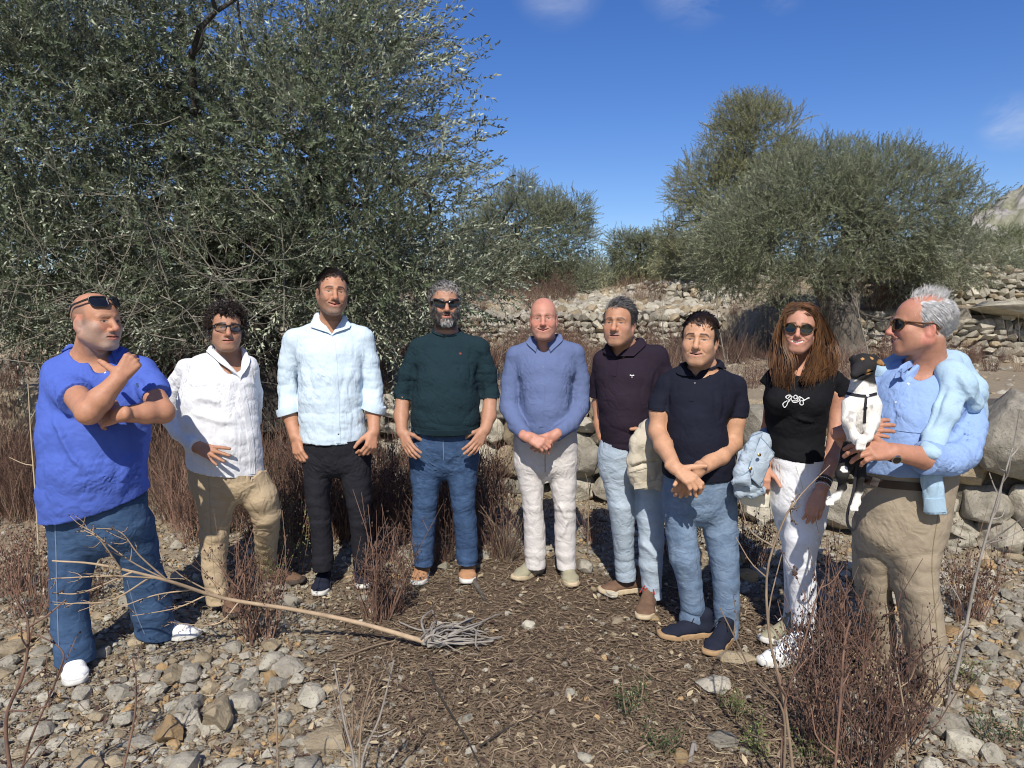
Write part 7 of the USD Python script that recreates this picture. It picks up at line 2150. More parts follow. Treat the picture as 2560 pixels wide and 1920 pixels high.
    strands(860, [(0.004, 0.060, 0.100), (0.004, -0.05, 0.122)], [(0.062, 0.050, 0.072), (0.078, -0.03, 0.072)], [(2042, 858, Y - .075), (2076, 850, Y + .03)], [(2022, 915, Y - .14), (2090, 898, Y - .0)], [(2006, 952, Y - .16), (2082, 934, Y - .06)])
    strands(420, [(-0.03, -0.06, 0.116), (0.03, -0.06, 0.116)], [(-0.06, -0.105, 0.05), (0.065, -0.105, 0.05)], [(1950, 870, Y + .08), (2068, 870, Y + .08)], [(1945, 925, Y + .09), (2080, 915, Y + .09)], [(1950, 960, Y + .09), (2070, 950, Y + .09)])
    p, n = scalp_points(1500, hw, r, 0.96, 0.008)
    d = np.stack([np.sign(p[:, 0]) * 0.9, np.full(len(p), -0.2), np.full(len(p), -0.6)], 1)
    m = locks(H, p, flow(n, d, 0.02, r, 0.05), 0.050, 0.0036, r, gravity=0.1)
    F.add('hair', join(V + [m]), 'hair_long', smooth=60)
    # what she holds
    c = P(1880, 1150, Y - .02)
    J = thing('denim_jacket', 'pale blue denim jacket with brass buttons bundled on the arm of the woman', 'jacket', None, c)
    rows = [(1896, 1930, 1086, Y + .08, 0.035), (1876, 1928, 1104, Y + .02, 0.045), (1860, 1922, 1132, Y - .01, 0.045), (1850, 1914, 1165, Y - .01, 0.045), (1846, 1906, 1200, Y - .01, 0.040), (1850, 1896, 1222, Y - .0, 0.035)]
    ja = cloth([Group(loft(rows, k=0.03)), Group(limb([(P(1880, 1120, Y - .08), 0.035), (P(1852, 1180, Y - .09), 0.035), (P(1850, 1230, Y - .08), 0.03)]), k=0.01), Group(limb([(P(1925, 1135, Y - .09), 0.022), (P(1905, 1165, Y - .11), 0.02), (P(1898, 1210, Y - .10), 0.018)]), k=0.008), Group(limb([(P(1838, 1205, Y - .10), 0.02), (P(1874, 1180, Y - .12), 0.024)]), k=0.006), Group(limb([(P(1875, 1232, Y - .08), 0.03), (P(1905, 1225, Y - .08), 0.022)]), k=0.006)],
               h=0.0058, folds=[('random', 0.008), ('diag', 0.010)], seed=84)
    part(J, 'body', ja, 'denim_pale', offset=c)
    def panel(corners, seed, n=12, amp=0.012, thick=0.004):
        A = [P(*k) for k in corners]
        u, v = np.meshgrid(np.linspace(0, 1, n), np.linspace(0, 1, n)); u, v = u[..., None], v[..., None]
        g = (1 - u) * (1 - v) * A[0] + u * (1 - v) * A[1] + u * v * A[2] + (1 - u) * v * A[3]
        nz = meshkit.fbm(g * [26, 26, 14] + seed * 9.1, 2, seed) - 0.5
        g = g + np.array([0, -1.0, 0.15]) * (nz * 2 * amp + 0.022 * np.sin(np.pi * u[..., 0]) * np.sin(np.pi * v[..., 0] * 0.8 + 0.3))[..., None]
        part(J, 'panel', sheet(g, thick), 'denim_pale', offset=c)
        e = np.concatenate([g[0], g[1:, -1], g[-1, -2::-1], g[-2::-1, 0]])
        part(J, 'hem', tube(e + [0, -0.002, 0], 0.0032, 5, cap=False), 'denim_light', offset=c)
    panel([(1876, 1092, Y - .06), (1906, 1080, Y - .04), (1888, 1150, Y - .10), (1840, 1198, Y - .09)], 1)
    panel([(1900, 1094, Y - .09), (1934, 1132, Y - .11), (1899, 1216, Y - .12), (1866, 1184, Y - .13)], 2)
    panel([(1836, 1204, Y - .13), (1873, 1176, Y - .15), (1878, 1216, Y - .14), (1840, 1208, Y - .13)], 3, 9, 0.004)
    panel([(1838, 1212, Y - .08), (1892, 1198, Y - .10), (1908, 1226, Y - .10), (1846, 1242, Y - .09)], 4)
    panel([(1846, 1130, Y - .05), (1878, 1110, Y - .07), (1866, 1190, Y - .10), (1838, 1200, Y - .08)], 5)
    pp, nn = surf(ja, [(1898, 1137), (1876, 1172)])
    for a_, b_ in zip(pp, nn):
        part(J, 'button', disc(P(*project(a_)[:2], Y - .158), np.array([0, -1.0, 0.2]), 0.0085, 0.004), 'brass', offset=c)
    c = P(1890, 1240, Y + .04)
    rows = [(1862, 1926, 1190, Y + .06, 0.05), (1848, 1928, 1225, Y + .05, 0.055), (1842, 1926, 1260, Y + .05, 0.05)]
    bag = cloth([Group(loft(rows, k=0.02), [Plane(P(1890, 1264, Y + .05), (-0.15, 0, -1))])], folds=[('random', 0.006)], seed=85)
    b = thing('canvas_bag', 'cream canvas bag under the denim jacket at the hip of the woman', 'bag', None, c)
    part(b, 'pouch', bag, 'canvas_cream', offset=c)
    part(b, 'strap', tube(spline([P(1915, 1215, Y + .02), P(1924, 1180, Y + .05), P(1918, 1120, Y + .14)], 8), 0.008, 6), 'lace_black', offset=c)
woman_in_black()
# ---- the man holding the dog
def man_with_dog():
    Y = 3.10
    yaw = math.radians(-32)
    H = Head(2304, 813, Y - 0.03, 1.075, yaw=-74, pitch=2)
    F = Figure('white-haired man in profile holding a small dog, light blue shirt and khaki trousers', P(2260, 1720, Y), H)
    nb = P(2318, 918, Y + 0.02)
    F.head(nb, 0.072, smile=0.9, jaw=1.06, fat=0.014, nose=1.12, teeth=True)
    SR, SL = P(2410, 990, Y + 0.02), P(2212, 945, Y + 0.12)
    ER, WR = P(2402, 1150, Y - 0.18), P(2236, 1130, Y - 0.31)
    tor = loft([(2205, 2400, 960, Y + .03, 0.115), (2196, 2396, 1005, Y, 0.140), (2190, 2386, 1050, Y - .01, 0.170), (2184, 2376, 1100, Y - .02, 0.165), (2162, 2386, 1150, Y - .02, 0.175), (2152, 2400, 1190, Y - .01, 0.175), (2158, 2400, 1250, Y, 0.165)], yaw, k=0.014)
    yoke = [Seg(nb - [0, 0, 0.050], SL, 0.062, 0.062, k=0.04), Seg(nb - [0, 0, 0.050], SR, 0.064, 0.068, k=0.04)]
    sr = limb([(SR, 0.066), (P(2426, 1065, Y - .06), 0.064), (P(2408, 1132, Y - .16), 0.066), (P(2372, 1150, Y - .22), 0.066), (P(2322, 1145, Y - .26), 0.060)], 0.012)
    sl = limb([(SL, 0.066), (P(2165, 1030, Y + .08), 0.062), (P(2130, 1085, Y + .0), 0.056)], 0.012)
    gt = Group(tor + yoke, [Plane(P(2160, 1195, Y - .1), unit(np.array([0.10, 0.06, -1])))], k=0.03)
    gr = Group(sr, [Plane(P(2316, 1144, Y - .265), P(2322, 1145, Y - .26) - P(2372, 1150, Y - .22))], k=0.022)
    gl = Group(sl, [Plane(P(2132, 1080, Y), P(2130, 1085, Y) - P(2165, 1030, Y + .08))], k=0.02)
    carve = [Seg(H.at(0.0, -0.03, -0.07), nb + [-0.012, -0.012, 0], 0.082, 0.090, k=0.010, sign=-1),
             Seg(nb + [-0.04, -0.05, 0], P(2268, 950, Y - 0.17), 0.05, 0.012, k=0.010, sign=-1)]
    sh = cloth([gt, gr, gl], carve, folds=[('random', 0.009), ('diag', 0.014, 2260, 1020, 60, 60), ('bunch', 0.016, 2290, 1170, 100, 35), ('diag', 0.020, 2420, 1090, 50, 70), ('gaid', 0.016, 2370, 1160, 50, 40), ('drape', 0.010, 2230, 1090, 40, 80)], seed=91)
    sp = F.add('shirt', sh, 'chambray_blue')
    F.add('collar', collar_mesh(sh, (2266, 946), P(2258, 912, Y - .06), P(2358, 892, Y + .03), nb + np.array([0.075, 0.075, 0.075]), (2246, 930), (2312, 936), drop=0.05, spread=0.03, lift=0.012), 'chambray_blue', under=sp)
    F.add('placket', strip(sh, [(2264, 958), (2240, 1000), (2216, 1050), (2196, 1100), (2178, 1155)], 15, 0.003), 'chambray_blue', under=sp)
    buttons(F, sh, [(2270, 960), (2240, 1006), (2214, 1051), (2178, 1152), (2314, 941)], under=sp)
    F.add('pocket', patch(sh, [(2268, 1012), (2320, 1018), (2306, 1084), (2236, 1076)], 9, 9, 0.003), 'chambray_blue', under=sp)
    F.add('cuff', tube([P(2338, 1147, Y - .247), P(2322, 1145, Y - .262), P(2312, 1144, Y - .27), P(2309, 1144, Y - .273)], [0.066, 0.070, 0.068, 0.058], 18), 'chambray_blue', under=sp)
    je, jp = lower_half(F, [(2174, 2389, 1150, Y, 0.16), (2168, 2385, 1190, Y, 0.165), (2166, 2377, 1225, Y, 0.165), (2154, 2371, 1270, Y, 0.165), (2142, 2363, 1320, Y, 0.155)],
        [[(2136, 2253, 1320, Y + .05, 0.130), (2137, 2223, 1380, Y + .08, 0.115), (2138, 2217, 1440, Y + .11, 0.105), (2146, 2227, 1500, Y + .14, 0.10), (2156, 2235, 1560, Y + .17, 0.096), (2166, 2241, 1640, Y + .20, 0.092), (2166, 2237, 1740, Y + .22, 0.09)],
         [(2192, 2359, 1320, Y - .02, 0.140), (2214, 2341, 1390, Y - .03, 0.125), (2234, 2337, 1455, Y - .04, 0.112), (2249, 2349, 1515, Y - .04, 0.104), (2262, 2357, 1590, Y - .04, 0.098), (2274, 2362, 1650, Y - .04, 0.095), (2290, 2367, 1740, Y - .04, 0.09)]],
        [(2200, 1705, Y + .21), (2334, 1714, Y - .04, -0.05)], 'chino_khaki',
        [('random', 0.008), ('bunch', 0.012, 2300, 1500, 60, 60), ('bunch', 0.018, 2320, 1680, 60, 40), ('diag', 0.014, 2230, 1330, 60, 60), ('drape', 0.012, 2290, 1400, 60, 150)], 92)
    F.add('belt', strip(je, [(2160, 1196), (2200, 1208), (2260, 1214), (2320, 1218), (2352, 1216)], 20, 0.005), 'leather_brown', under=jp)
    F.add('buckle', strip(je, [(2182, 1201), (2200, 1208)], 21, 0.007), 'steel', under=jp)
    F.add('seam', strip(je, [(2350, 1260), (2330, 1400), (2340, 1550), (2352, 1690)], 2.0, 0.0012), 'suede_khaki', under=jp)
    put_shoe(F, (2286, 1806), (1.05, 1), 0.054, 0.088, ('suede_khaki', 'sole_cream'), 'lace_black', length=0.295)
    put_shoe(F, (2150, 1714), (0.75, 1), 0.054, 0.088, ('suede_khaki', 'sole_cream'), 'lace_black', length=0.295)
    F.arm([(SR, 0.042), (ER, 0.043), (P(2320, 1146, Y - .265), 0.046), (WR, 0.033)],
          F.hand(WR, P(2140, 1122, Y - .345) - WR, (0.25, -0.75, 0.65), 1, 1.10, curls=[(20, 35, 20), (25, 40, 22), (32, 45, 25), (38, 48, 28)], thumb_dir=(-0.85, -0.25, 0.5)))
    EL, WL = P(2122, 1098, Y + 0.02), P(2112, 1082, Y - 0.22)
    F.arm([(SL, 0.054), (EL, 0.046), (WL, 0.031)], F.hand(WL, np.array([0.95, -0.18, 0.20]), (0.1, -0.8, 0.6), -1, 1.05, curls=[(10, 14, 8)] * 4, thumb_dir=(0.5, -0.3, 0.8)))
    F.body.append(torso_under(gt))
    def white_hair(q):
        x, y, z = q.T
        ax = np.abs(x)
        z = z + 0.016 * (meshkit.noise(q * 60) - 0.5); y = y + 0.02 * (meshkit.noise(q * 70 + 5) - 0.5)
        return smooth(0.098, 0.086, z - 0.30 * np.maximum(-y - 0.04, 0)) * smooth(0.030, 0.015, y) * smooth(-0.046, -0.036, z) * np.where(y > -0.042, smooth(0.012, 0.020, z) + (y > -0.006) * (y < 0.012) * (z > -0.012), 1.0) * (np.abs(q) < [0.13, 0.15, 0.16]).all(1)
    F.finish((0.38, 0.18, 0.115), dict(beard=(0.42, 0.24, 0.17), beard_w=0.2, brow=(0.35, 0.28, 0.24), brow_w=0.5, hair=white_hair, hair_c=(0.40, 0.33, 0.30), hair_w=0.8, flush=1.0, smile=0.9, teeth=True, lips=(0.36, 0.13, 0.11)))
    r = np.random.default_rng(93)
    p, n = scalp_points(6500, white_hair, r, 1.02, 0.003)
    F.add('hair', locks(H, p, flow(n, [0, -0.7, -0.7], 0.16, r, 0.12), 0.027, 0.0017, r, gravity=0.15), 'hair_white')
    crest = np.stack([r.normal(size=420) * 0.03, r.uniform(-0.075, 0.045, 420), np.zeros(420)], 1)
    crest[:, 2] = 0.036 + 0.083 * np.sqrt(np.clip(1 - (crest[:, 0] / 0.076) ** 2 - ((crest[:, 1] + 0.018) / 0.096) ** 2, 0, 1))
    F.add('thin_hair', locks(H, crest, np.stack([r.normal(size=420) * 0.25, -0.35 + r.normal(size=420) * 0.3, np.ones(420)], 1), 0.040, 0.0009, r, curl=0.2, gravity=0.3), 'hair_white')
    add_glasses(F, 'sunglasses', 'tortoise', 'dark_lens', shape='round', width=0.0265, height=0.0215, thick=0.0032, gap=0.0095)
    # watch
    a = unit(WR - P(2320, 1146, Y - .265)); c = P(2234, 1133, Y - .305)
    x, y, z = basis_from(a, (0, -0.8, -0.5))
    wt = F.add('watch', tube([c - a * 0.010, c - a * 0.009, c + a * 0.009, c + a * 0.010], [0.030, 0.0355, 0.0355, 0.030], 24), 'leather_brown')
    dn = unit(np.array([-0.1, -0.85, -0.5]))
    F.add('watch_case', tube([c + dn * 0.030, c + dn * 0.042], [0.0195, 0.0185], 20), 'steel', under=wt)
    F.add('watch_dial', tube([c + dn * 0.0421, c + dn * 0.0428], [0.015, 0.015], 20), 'black_plastic', under=wt)
    # sweater over the shoulders
    back = nb + np.array([0.055, 0.115, -0.005])
    rows = [P(2250, 915, Y + .17), P(2330, 893, Y + .15), P(2385, 905, Y + .06), P(2440, 955, Y - .02), P(2455, 1010, Y + .02)]
    q, nr = surf(sh, [(2376, 935), (2386, 968), (2360, 1030), (2333, 1092), (2400, 960), (2425, 1010)])
    q = q + nr * 0.010
    g1 = Group([Seg(P(2205, 935, Y + .10), P(2262, 905, Y + .15), (0.05, 0.06), (0.055, 0.05), k=0.03), Seg(P(2262, 905, Y + .15), P(2350, 905, Y + .15), 0.052, 0.055, k=0.03), Seg(P(2350, 905, Y + .15), P(2385, 912, Y + .05), 0.055, 0.055, k=0.04), Seg(P(2385, 912, Y + .05), P(2426, 975, Y + .02), (0.056, 0.052), (0.058, 0.058), k=0.04),
                Seg(P(2426, 975, Y + .03), P(2440, 1040, Y + .05), (0.060, 0.058), (0.045, 0.05), k=0.04), Seg(P(2385, 950, Y + .10), P(2405, 1070, Y + .14), (0.06, 0.045), (0.045, 0.035), k=0.04)])
    g2 = Group([Seg(P(2372, 905, Y + .02), q[0], 0.050, (0.055, 0.040), k=0.03), Seg(q[0], q[1], (0.055, 0.040), (0.058, 0.035), k=0.03), Seg(q[1], q[2], (0.058, 0.034), (0.050, 0.030), k=0.03), Seg(q[2], q[3], (0.050, 0.030), (0.046, 0.028), k=0.03), Seg(q[3], P(2326, 1132, Y - .30), (0.046, 0.028), (0.042, 0.028), k=0.03), Seg(q[0], q[4], 0.045, 0.048, k=0.03), Seg(q[4], q[5], 0.05, 0.045, k=0.03)], k=0.03)
    g3 = Group([Seg(P(2328, 1190, Y - .22), P(2338, 1290, Y - .20), (0.043, 0.028), (0.046, 0.026), k=0.02)], [Plane(P(2338, 1286, Y - .2), (0, 0, -1))], k=0.01)
    g4 = Group([Seg(P(2326, 1160, Y - .20), P(2328, 1195, Y - .20), (0.040, 0.024), (0.042, 0.026), k=0.02)], k=0.02)
    sw = cloth([g1, g2, g4, g3], folds=[('random', 0.010), ('drape', 0.020, 2340, 1240, 50, 60), ('line', 0.016, 2390, 930, 2440, 1010, 10), ('line', -0.014, 2372, 960, 2322, 1080, 8), ('diag', 0.014, 2420, 1000, 50, 70)], seed=94)
    c = P(2390, 960, Y)
    s = thing('sweater', 'pale blue sweater draped over the shoulders of the man with the dog', 'sweater', None, c)
    part(s, 'body', sw, 'knit_sky', offset=c)
    part(s, 'cuff', strip(sw, [(2312, 1262), (2338, 1264), (2362, 1262)], 34, 0.004), 'knit_sky', offset=c)
    return F


def build_dog():
    Y = 2.83
    B = lambda x, y, dY=0.0: P(x, y, Y + dY)
    p = []
    def s(a, b, ra, rb, k=0.02, u=None):
        p.append(Seg(a, b, ra, rb, k=k, u=u))
    # trunk: chest, ribs, belly hanging down to the loins
    s(B(2157, 972), B(2154, 1012), 0.046, (0.060, 0.055)); s(B(2154, 1012), B(2150, 1062, .02), (0.064, 0.060), (0.060, 0.062)); s(B(2150, 1062, .02), B(2136, 1135, .06), (0.058, 0.06), (0.042, 0.05)); s(B(2136, 1135, .06), B(2130, 1160, .07), (0.042, 0.05), (0.040, 0.045))
    # neck and head
    s(B(2157, 975), B(2158, 925, .01), 0.044, 0.040)
    hc = B(2159, 910, -.005)
    p.append(Ell(hc, (0.045, 0.050, 0.042), k=0.02))
    nose = B(2135, 937, -.100)
    m = hc * 0.45 + nose * 0.55
    s(hc + [-0.008, -0.022, -0.012], m, 0.034, 0.025, 0.018); s(m, nose, 0.024, 0.0135, 0.012)
    p.append(Ell(nose + [0, -0.006, 0.003], (0.009, 0.007, 0.007), k=0.003))
    jaw = nose + [0.006, 0.012, -0.020]
    s(hc + [-0.004, -0.02, -0.034], jaw, 0.018, 0.009, 0.008)
    p.append(Seg(nose + [0.0, 0.002, -0.013], hc + [0.016, -0.034, -0.024], (0.003, 0.012), (0.003, 0.012), u=(0, 0, 1), k=0.003, sign=-1))
    for sx in (-1, 1):                                              # eyes, shut against the sun
        e = hc + np.array([sx * 0.020 - 0.008, -0.043, 0.010])
        p.append(Ell(e, (0.008, 0.007, 0.004), k=0.003, sign=-1)); p.append(Ell(e + [0, 0.004, 0], (0.007, 0.006, 0.005), k=0.002))
    # ears
    s(hc + [0.034, 0.004, 0.026], B(2196, 904, .01), (0.018, 0.006), (0.015, 0.005), 0.008, u=(0, 0, 1)); s(B(2196, 904, .01), B(2211, 914, -.005), (0.015, 0.005), (0.006, 0.004), 0.006, u=(0, 0, 1))
    s(hc + [-0.036, 0.004, 0.024], B(2124, 899, .015), (0.014, 0.006), (0.007, 0.004), 0.008, u=(0, 0, 1))
    # forelegs
    s(B(2124, 1012, -.02), B(2121, 1050, -.045), 0.030, 0.024); s(B(2121, 1050, -.045), B(2136, 1090, -.065), 0.020, 0.014); s(B(2136, 1090, -.065), B(2141, 1104, -.07), 0.0145, 0.015)
    s(B(2182, 1015, -.02), B(2181, 1058, -.045), 0.031, 0.024); s(B(2181, 1058, -.045), B(2170, 1092, -.070), 0.020, 0.0145); s(B(2170, 1092, -.070), B(2153, 1106, -.105), 0.0145, 0.016)
    for dx in (-0.010, 0, 0.010):
        s(B(2153, 1106, -.105) + [dx, 0, 0], B(2151, 1122, -.110) + [dx * 1.2, 0, 0], 0.0085, 0.0075, 0.004)
    # hind legs: thigh, shank, hock, paw
    s(B(2126, 1140, .05), B(2104, 1186, .0), 0.036, 0.022); s(B(2104, 1186, .0), B(2106, 1218, .03), 0.020, 0.0125); s(B(2106, 1218, .03), B(2090, 1242, .0), 0.0125, 0.012); s(B(2090, 1242, .0), B(2074, 1254, -.02), 0.0135, 0.013)
    s(B(2144, 1145, .07), B(2150, 1186, .03), 0.034, 0.020); s(B(2150, 1186, .03), B(2147, 1228, .04), 0.018, 0.012); s(B(2147, 1228, .04), B(2140, 1256, .01), 0.0125, 0.0125); s(B(2140, 1256, .01), B(2135, 1268, -.01), 0.0135, 0.013)
    for q in (B(2074, 1254, -.02), B(2135, 1268, -.01)):
        for dx in (-0.009, 0, 0.009):
            s(q + [dx, 0, 0], q + [dx * 1.2 - 0.004, -0.010, -0.008], 0.0075, 0.0065, 0.004)
    g = Group(p)
    v, f = mesh_field(field([g]), *bounds_of([g]), 0.0048)
    n = vnormals(v, f)
    v = v + n * (0.0022 * (meshkit.fbm(v * [60, 60, 30], 3, 7) - 0.5))[:, None]
    X, Yp, Z = project(v)
    c = np.tile(np.array([0.68, 0.645, 0.59]), (len(v), 1))
    spots = meshkit.fbm(v * 38, 2, 15)
    c = blend(c, (0.20, 0.18, 0.17), smooth(0.66, 0.74, spots) * 0.6)
    edge = 10 * (meshkit.noise(v * 60, 4) - 0.5)
    black = (0.022, 0.020, 0.020)
    headm = smooth(955, 949, Yp + edge * 0.4 - 0.25 * (X - 2150))
    headm = np.maximum(headm * (Yp < 975), 0)
    c = blend(c, black, headm)
    hind = smooth(1098, 1108, Yp + edge) * (v[:, 1] > Y - 0.035) * (1 - smooth(1226, 1236, Yp + edge))
    hind = hind * (1 - (np.linalg.norm(v - B(2112, 1170, -.02), axis=1) < 0.018))
    c = blend(c, black, hind)
    tan_ = (0.42, 0.22, 0.075)
    q = v - hc
    ck = np.exp(-(((v - (hc * 0.60 + nose * 0.40 + [0.022, -0.004, -0.012])) / [0.020, 0.04, 0.013]) ** 2).sum(1) * 1.2)
    c = blend(c, tan_, smooth(0.35, 0.6, ck) * (Yp < 952))
    for sx in (-1, 1):
        c = blend(c, tan_, np.linalg.norm(q - np.array([sx * 0.019 - 0.006, -0.040, 0.026]), axis=1) < 0.008)
    c = blend(c, tan_, 0.7 * (np.linalg.norm(v - B(2200, 910, -.0), axis=1) < 0.016) * (n[:, 1] < 0))
    c = blend(c, black, np.linalg.norm(v - nose, axis=1) < 0.014)
    o = B(2150, 1060)
    D = thing('dog', 'small black, white and tan dog held against the chest of the white-haired man', 'dog', None, o)
    mesh = trimesh.Trimesh(v, f, process=False)
    part(D, 'body', mesh, 'fur', color=c, offset=o)
    st = strip(mesh, [(2118, 984), (2140, 988), (2165, 990), (2190, 984)], 6.5, 0.004)
    part(D, 'harness', st, 'lace_black', offset=o)
    hp = stage.GetPrimAtPath(path_of(D) + '/harness')
    part(hp, 'chest_strap', strip(mesh, [(2165, 992), (2163, 1015), (2162, 1040), (2162, 1058)], 6.5, 0.004), 'lace_black', offset=o)
    pp, nn = surf(mesh, [(2168, 989), (2163, 1019)])
    part(hp, 'ring', disc(pp[0] + nn[0] * 0.004, nn[0], 0.006, 0.003), 'button_white', offset=o)
    part(hp, 'clip', disc(pp[1] + nn[1] * 0.004, nn[1], 0.008, 0.004, 4), 'black_plastic', offset=o)
    o = B(2125, 1240)
    c = spline([B(2144, 1130, .01), B(2138, 1190, .01), B(2132, 1233, -.0), B(2119, 1280, -.0), B(2120, 1312, .01), B(2136, 1324, .03), B(2150, 1290, .08)], 30)
    t = unit(np.gradient(c, axis=0)); sd = unit(np.cross(t, [0, 1.0, 0]))
    m = sheet(np.stack([c - sd * 0.0055, c + sd * 0.0055]), 0.002)
    L = part(None, 'leash', m, 'lace_black')
    tag(L, 'black dog leash hanging in a loop below the dog', 'leash')
tinted('fur', rough=0.85, spec=0.2, var=0.16, scale=120, bump=0.0025, bump_scale=200, stretch=(1, 1, 0.4))
man_with_dog()
build_dog()
# ================================================================ loose stones, litter, dry plants
FEET = [(-1.9, 3.25), (-1.62, 3.5), (-1.55, 3.85), (-1.3, 4.3), (-1.1, 4.2), (-0.85, 4.2), (-0.55, 4.3), (-0.27, 4.3), (0.12, 4.35), (0.35, 4.3), (0.6, 4.2), (0.75, 3.9), (0.86, 3.65), (1.0, 3.55), (1.25, 3.5), (1.35, 3.45), (1.45, 3.25), (1.65, 3.05)]


def free(x, y, r):
    return all((x - a) ** 2 + (y - b) ** 2 > (r + 0.10) ** 2 for a, b in FEET)


def scatter_stones():
    r = np.random.default_rng(91)
    made = []
    def region(n, px, py, s, flat=0.62, looks=STONES * 2 + ['stone_tan', 'stone_ochre']):
        k = 0
        for _ in range(n * 6):
            if k >= n:
                break
            g = G(r.uniform(*px), r.uniform(*py))
            size = s[0] + (s[1] - s[0]) * r.uniform() ** 2.2
            if g[1] > wall_line(g[0]) - 0.12 or not free(g[0], g[1], size * 0.5):
                continue
            if r.uniform() < mulch_weight(np.array([g[0]]), np.array([g[1]]))[0] * 0.96:
                continue
            if any((g[0] - a[0]) ** 2 + (g[1] - a[1]) ** 2 < (0.36 * (size + b)) ** 2 for a, b, *_ in made[-500:]):
                continue
            sz = np.array([size * r.uniform(0.85, 1.35), size * r.uniform(0.7, 1.05), size * flat * r.uniform(0.7, 1.2)])
            V, f = stone(g + [0, 0, sz[2] * 0.22], sz, r, ROCK2 if size > 0.05 else ROCK1, 0.22)
            X, Y, Z = project(g)
            made.append((g, size, V, f, looks[r.integers(len(looks))], size / Z if -50 < X < 2610 and Y < 1980 else 0))
            k += 1
    region(230, (-60, 900), (1600, 1960), (0.045, 0.165))
    region(110, (-60, 560), (1440, 1700), (0.035, 0.11))
    region(280, (1850, 2620), (1360, 1960), (0.04, 0.14))
    region(150, (2250, 2620), (1390, 1900), (0.045, 0.13))
    region(160, (600, 1500), (1330, 1500), (0.03, 0.10))
    region(260, (1350, 2300), (1290, 1640), (0.03, 0.11))
    region(260, (-60, 700), (1120, 1480), (0.03, 0.10))
    region(60, (880, 1850), (1500, 1960), (0.02, 0.07))
    made.sort(key=lambda q: -q[5])
    for g, s, V, f, lk, _ in made[:300]:
        part(ground, 'stone', (V, f), lk, smooth=True)
    for lk in sorted({m[4] for m in made[300:]}):
        part(ground, 'small_stones', join([(m[2], m[3]) for m in made[300:] if m[4] == lk]), lk, smooth=True, kind='stuff')
    # stones one can name
    def named(px, py, size, lk, label, base=ROCK3, seed=0, yaw=None, sink=0.3, tilt=0.15):
        rr = np.random.default_rng(seed)
        g = G(px, py)
        V, f = stone(g + [0, 0, size[2] * sink], size, rr, base, tilt, yaw)
        b = trimesh.Trimesh(V, f, process=False)
        m = part(None, 'loose_stone', b, lk, smooth=True)
        tag(m, label, 'stone')
    named(1322, 1572, (0.075, 0.05, 0.06), 'stone_pale', 'small white stone lying alone on the brown leaf litter in the middle', seed=1, tilt=0.5)
    named(420, 1848, (0.17, 0.12, 0.09), 'stone_ochre', 'orange-brown stone at the lower left, the most rust-coloured one', seed=2)
    named(545, 1822, (0.17, 0.13, 0.15), 'stone_tan', 'upright blocky tan stone right of the orange-brown stone, lower left', seed=3)
    named(608, 1775, (0.19, 0.13, 0.09), 'stone_grey', 'smooth oval grey stone above the blocky tan stone, lower left', seed=4)
    named(470, 1690, (0.22, 0.12, 0.07), 'stone_grey', 'long flat grey slab in front of the white shoes of the man in blue', seed=5)
    named(1782, 1722, (0.17, 0.14, 0.08), 'stone_grey', 'rounded grey stone with pale lichen in front of the man in the navy polo', seed=6)
    named(1842, 1655, (0.20, 0.09, 0.06), 'stone_tan', 'low tan and white stone beside the toe of the navy shoe', seed=7, yaw=-0.35)
    named(1424, 1740, (0.055, 0.05, 0.04), 'stone_pale', 'small pale stone on the litter near the green herb, lower middle', seed=8)
    named(1462, 1900, (0.075, 0.06, 0.04), 'stone_pale', 'pale triangular stone at the bottom edge near the middle', seed=9)
    named(1702, 1905, (0.075, 0.06, 0.06), 'stone_ochre', 'small orange stone at the bottom edge right of the middle', seed=10)
    named(1805, 1860, (0.13, 0.10, 0.06), 'stone_grey', 'flat grey stone at the bottom, left of the largest reddish dry clump', seed=11)
    named(2130, 1855, (0.13, 0.10, 0.09), 'stone_pale', 'pale stone half hidden at the foot of the largest reddish dry clump', seed=12)
    named(2360, 1830, (0.20, 0.16, 0.12), 'stone_grey', 'large grey stone beneath the shoe of the man with the dog', seed=13)
    named(1524, 1490, (0.12, 0.08, 0.07), 'stone_pale', 'pale stone with brown veins at the brown shoe of the man in plum', seed=14)
    named(1460, 1425, (0.17, 0.10, 0.08), 'stone_grey', 'grey stone behind the right shoe of the bald man', seed=15)
    named(720, 1515, (0.16, 0.10, 0.09), 'stone_grey', 'grey stone by the boots of the curly-haired man', seed=16)


def chip_protos(n, rngk, kind):
    out = []
    for k in range(n):
        if kind == 'chip':
            L, w, h = rngk.uniform(0.012, 0.042), rngk.uniform(0.002, 0.0062), rngk.uniform(0.001, 0.003)
            b = trimesh.creation.box((L, w, h))
            v = np.array(b.vertices)
            v[:, 1] *= np.where(v[:, 0] > 0, rngk.uniform(0.2, 0.9), 1)
            v[:, 2] += rngk.uniform(-0.25, 0.25) * np.abs(v[:, 0])
            out.append([(v, np.array(b.faces))])
        elif kind == 'straw':
            L = rngk.uniform(0.03, 0.09)
            p = spline([[-L / 2, 0, 0.004], [0, rngk.normal() * 0.012, rngk.uniform(0.004, 0.02)], [L / 2, rngk.normal() * 0.02, 0.004]], 5)
            out.append([tube(p, 0.0013, 3, cap=False)])
        elif kind == 'leaf':
            v, f = leaf(np.zeros(3), np.array([1.0, 0, 0]), np.array([0, 0, 1.0]), rngk.uniform(0.03, 0.05), rngk.uniform(0.004, 0.008))
            v[:, 2] += 0.25 * v[:, 0] * rngk.uniform(-0.5, 1)
            out.append([(v, f)])
        else:
            v, f = ROCK1[k % len(ROCK1)]
            out.append([(v * 0.5 * [1.0, rngk.uniform(0.6, 0.95), rngk.uniform(0.4, 0.7)], f)])
    return out


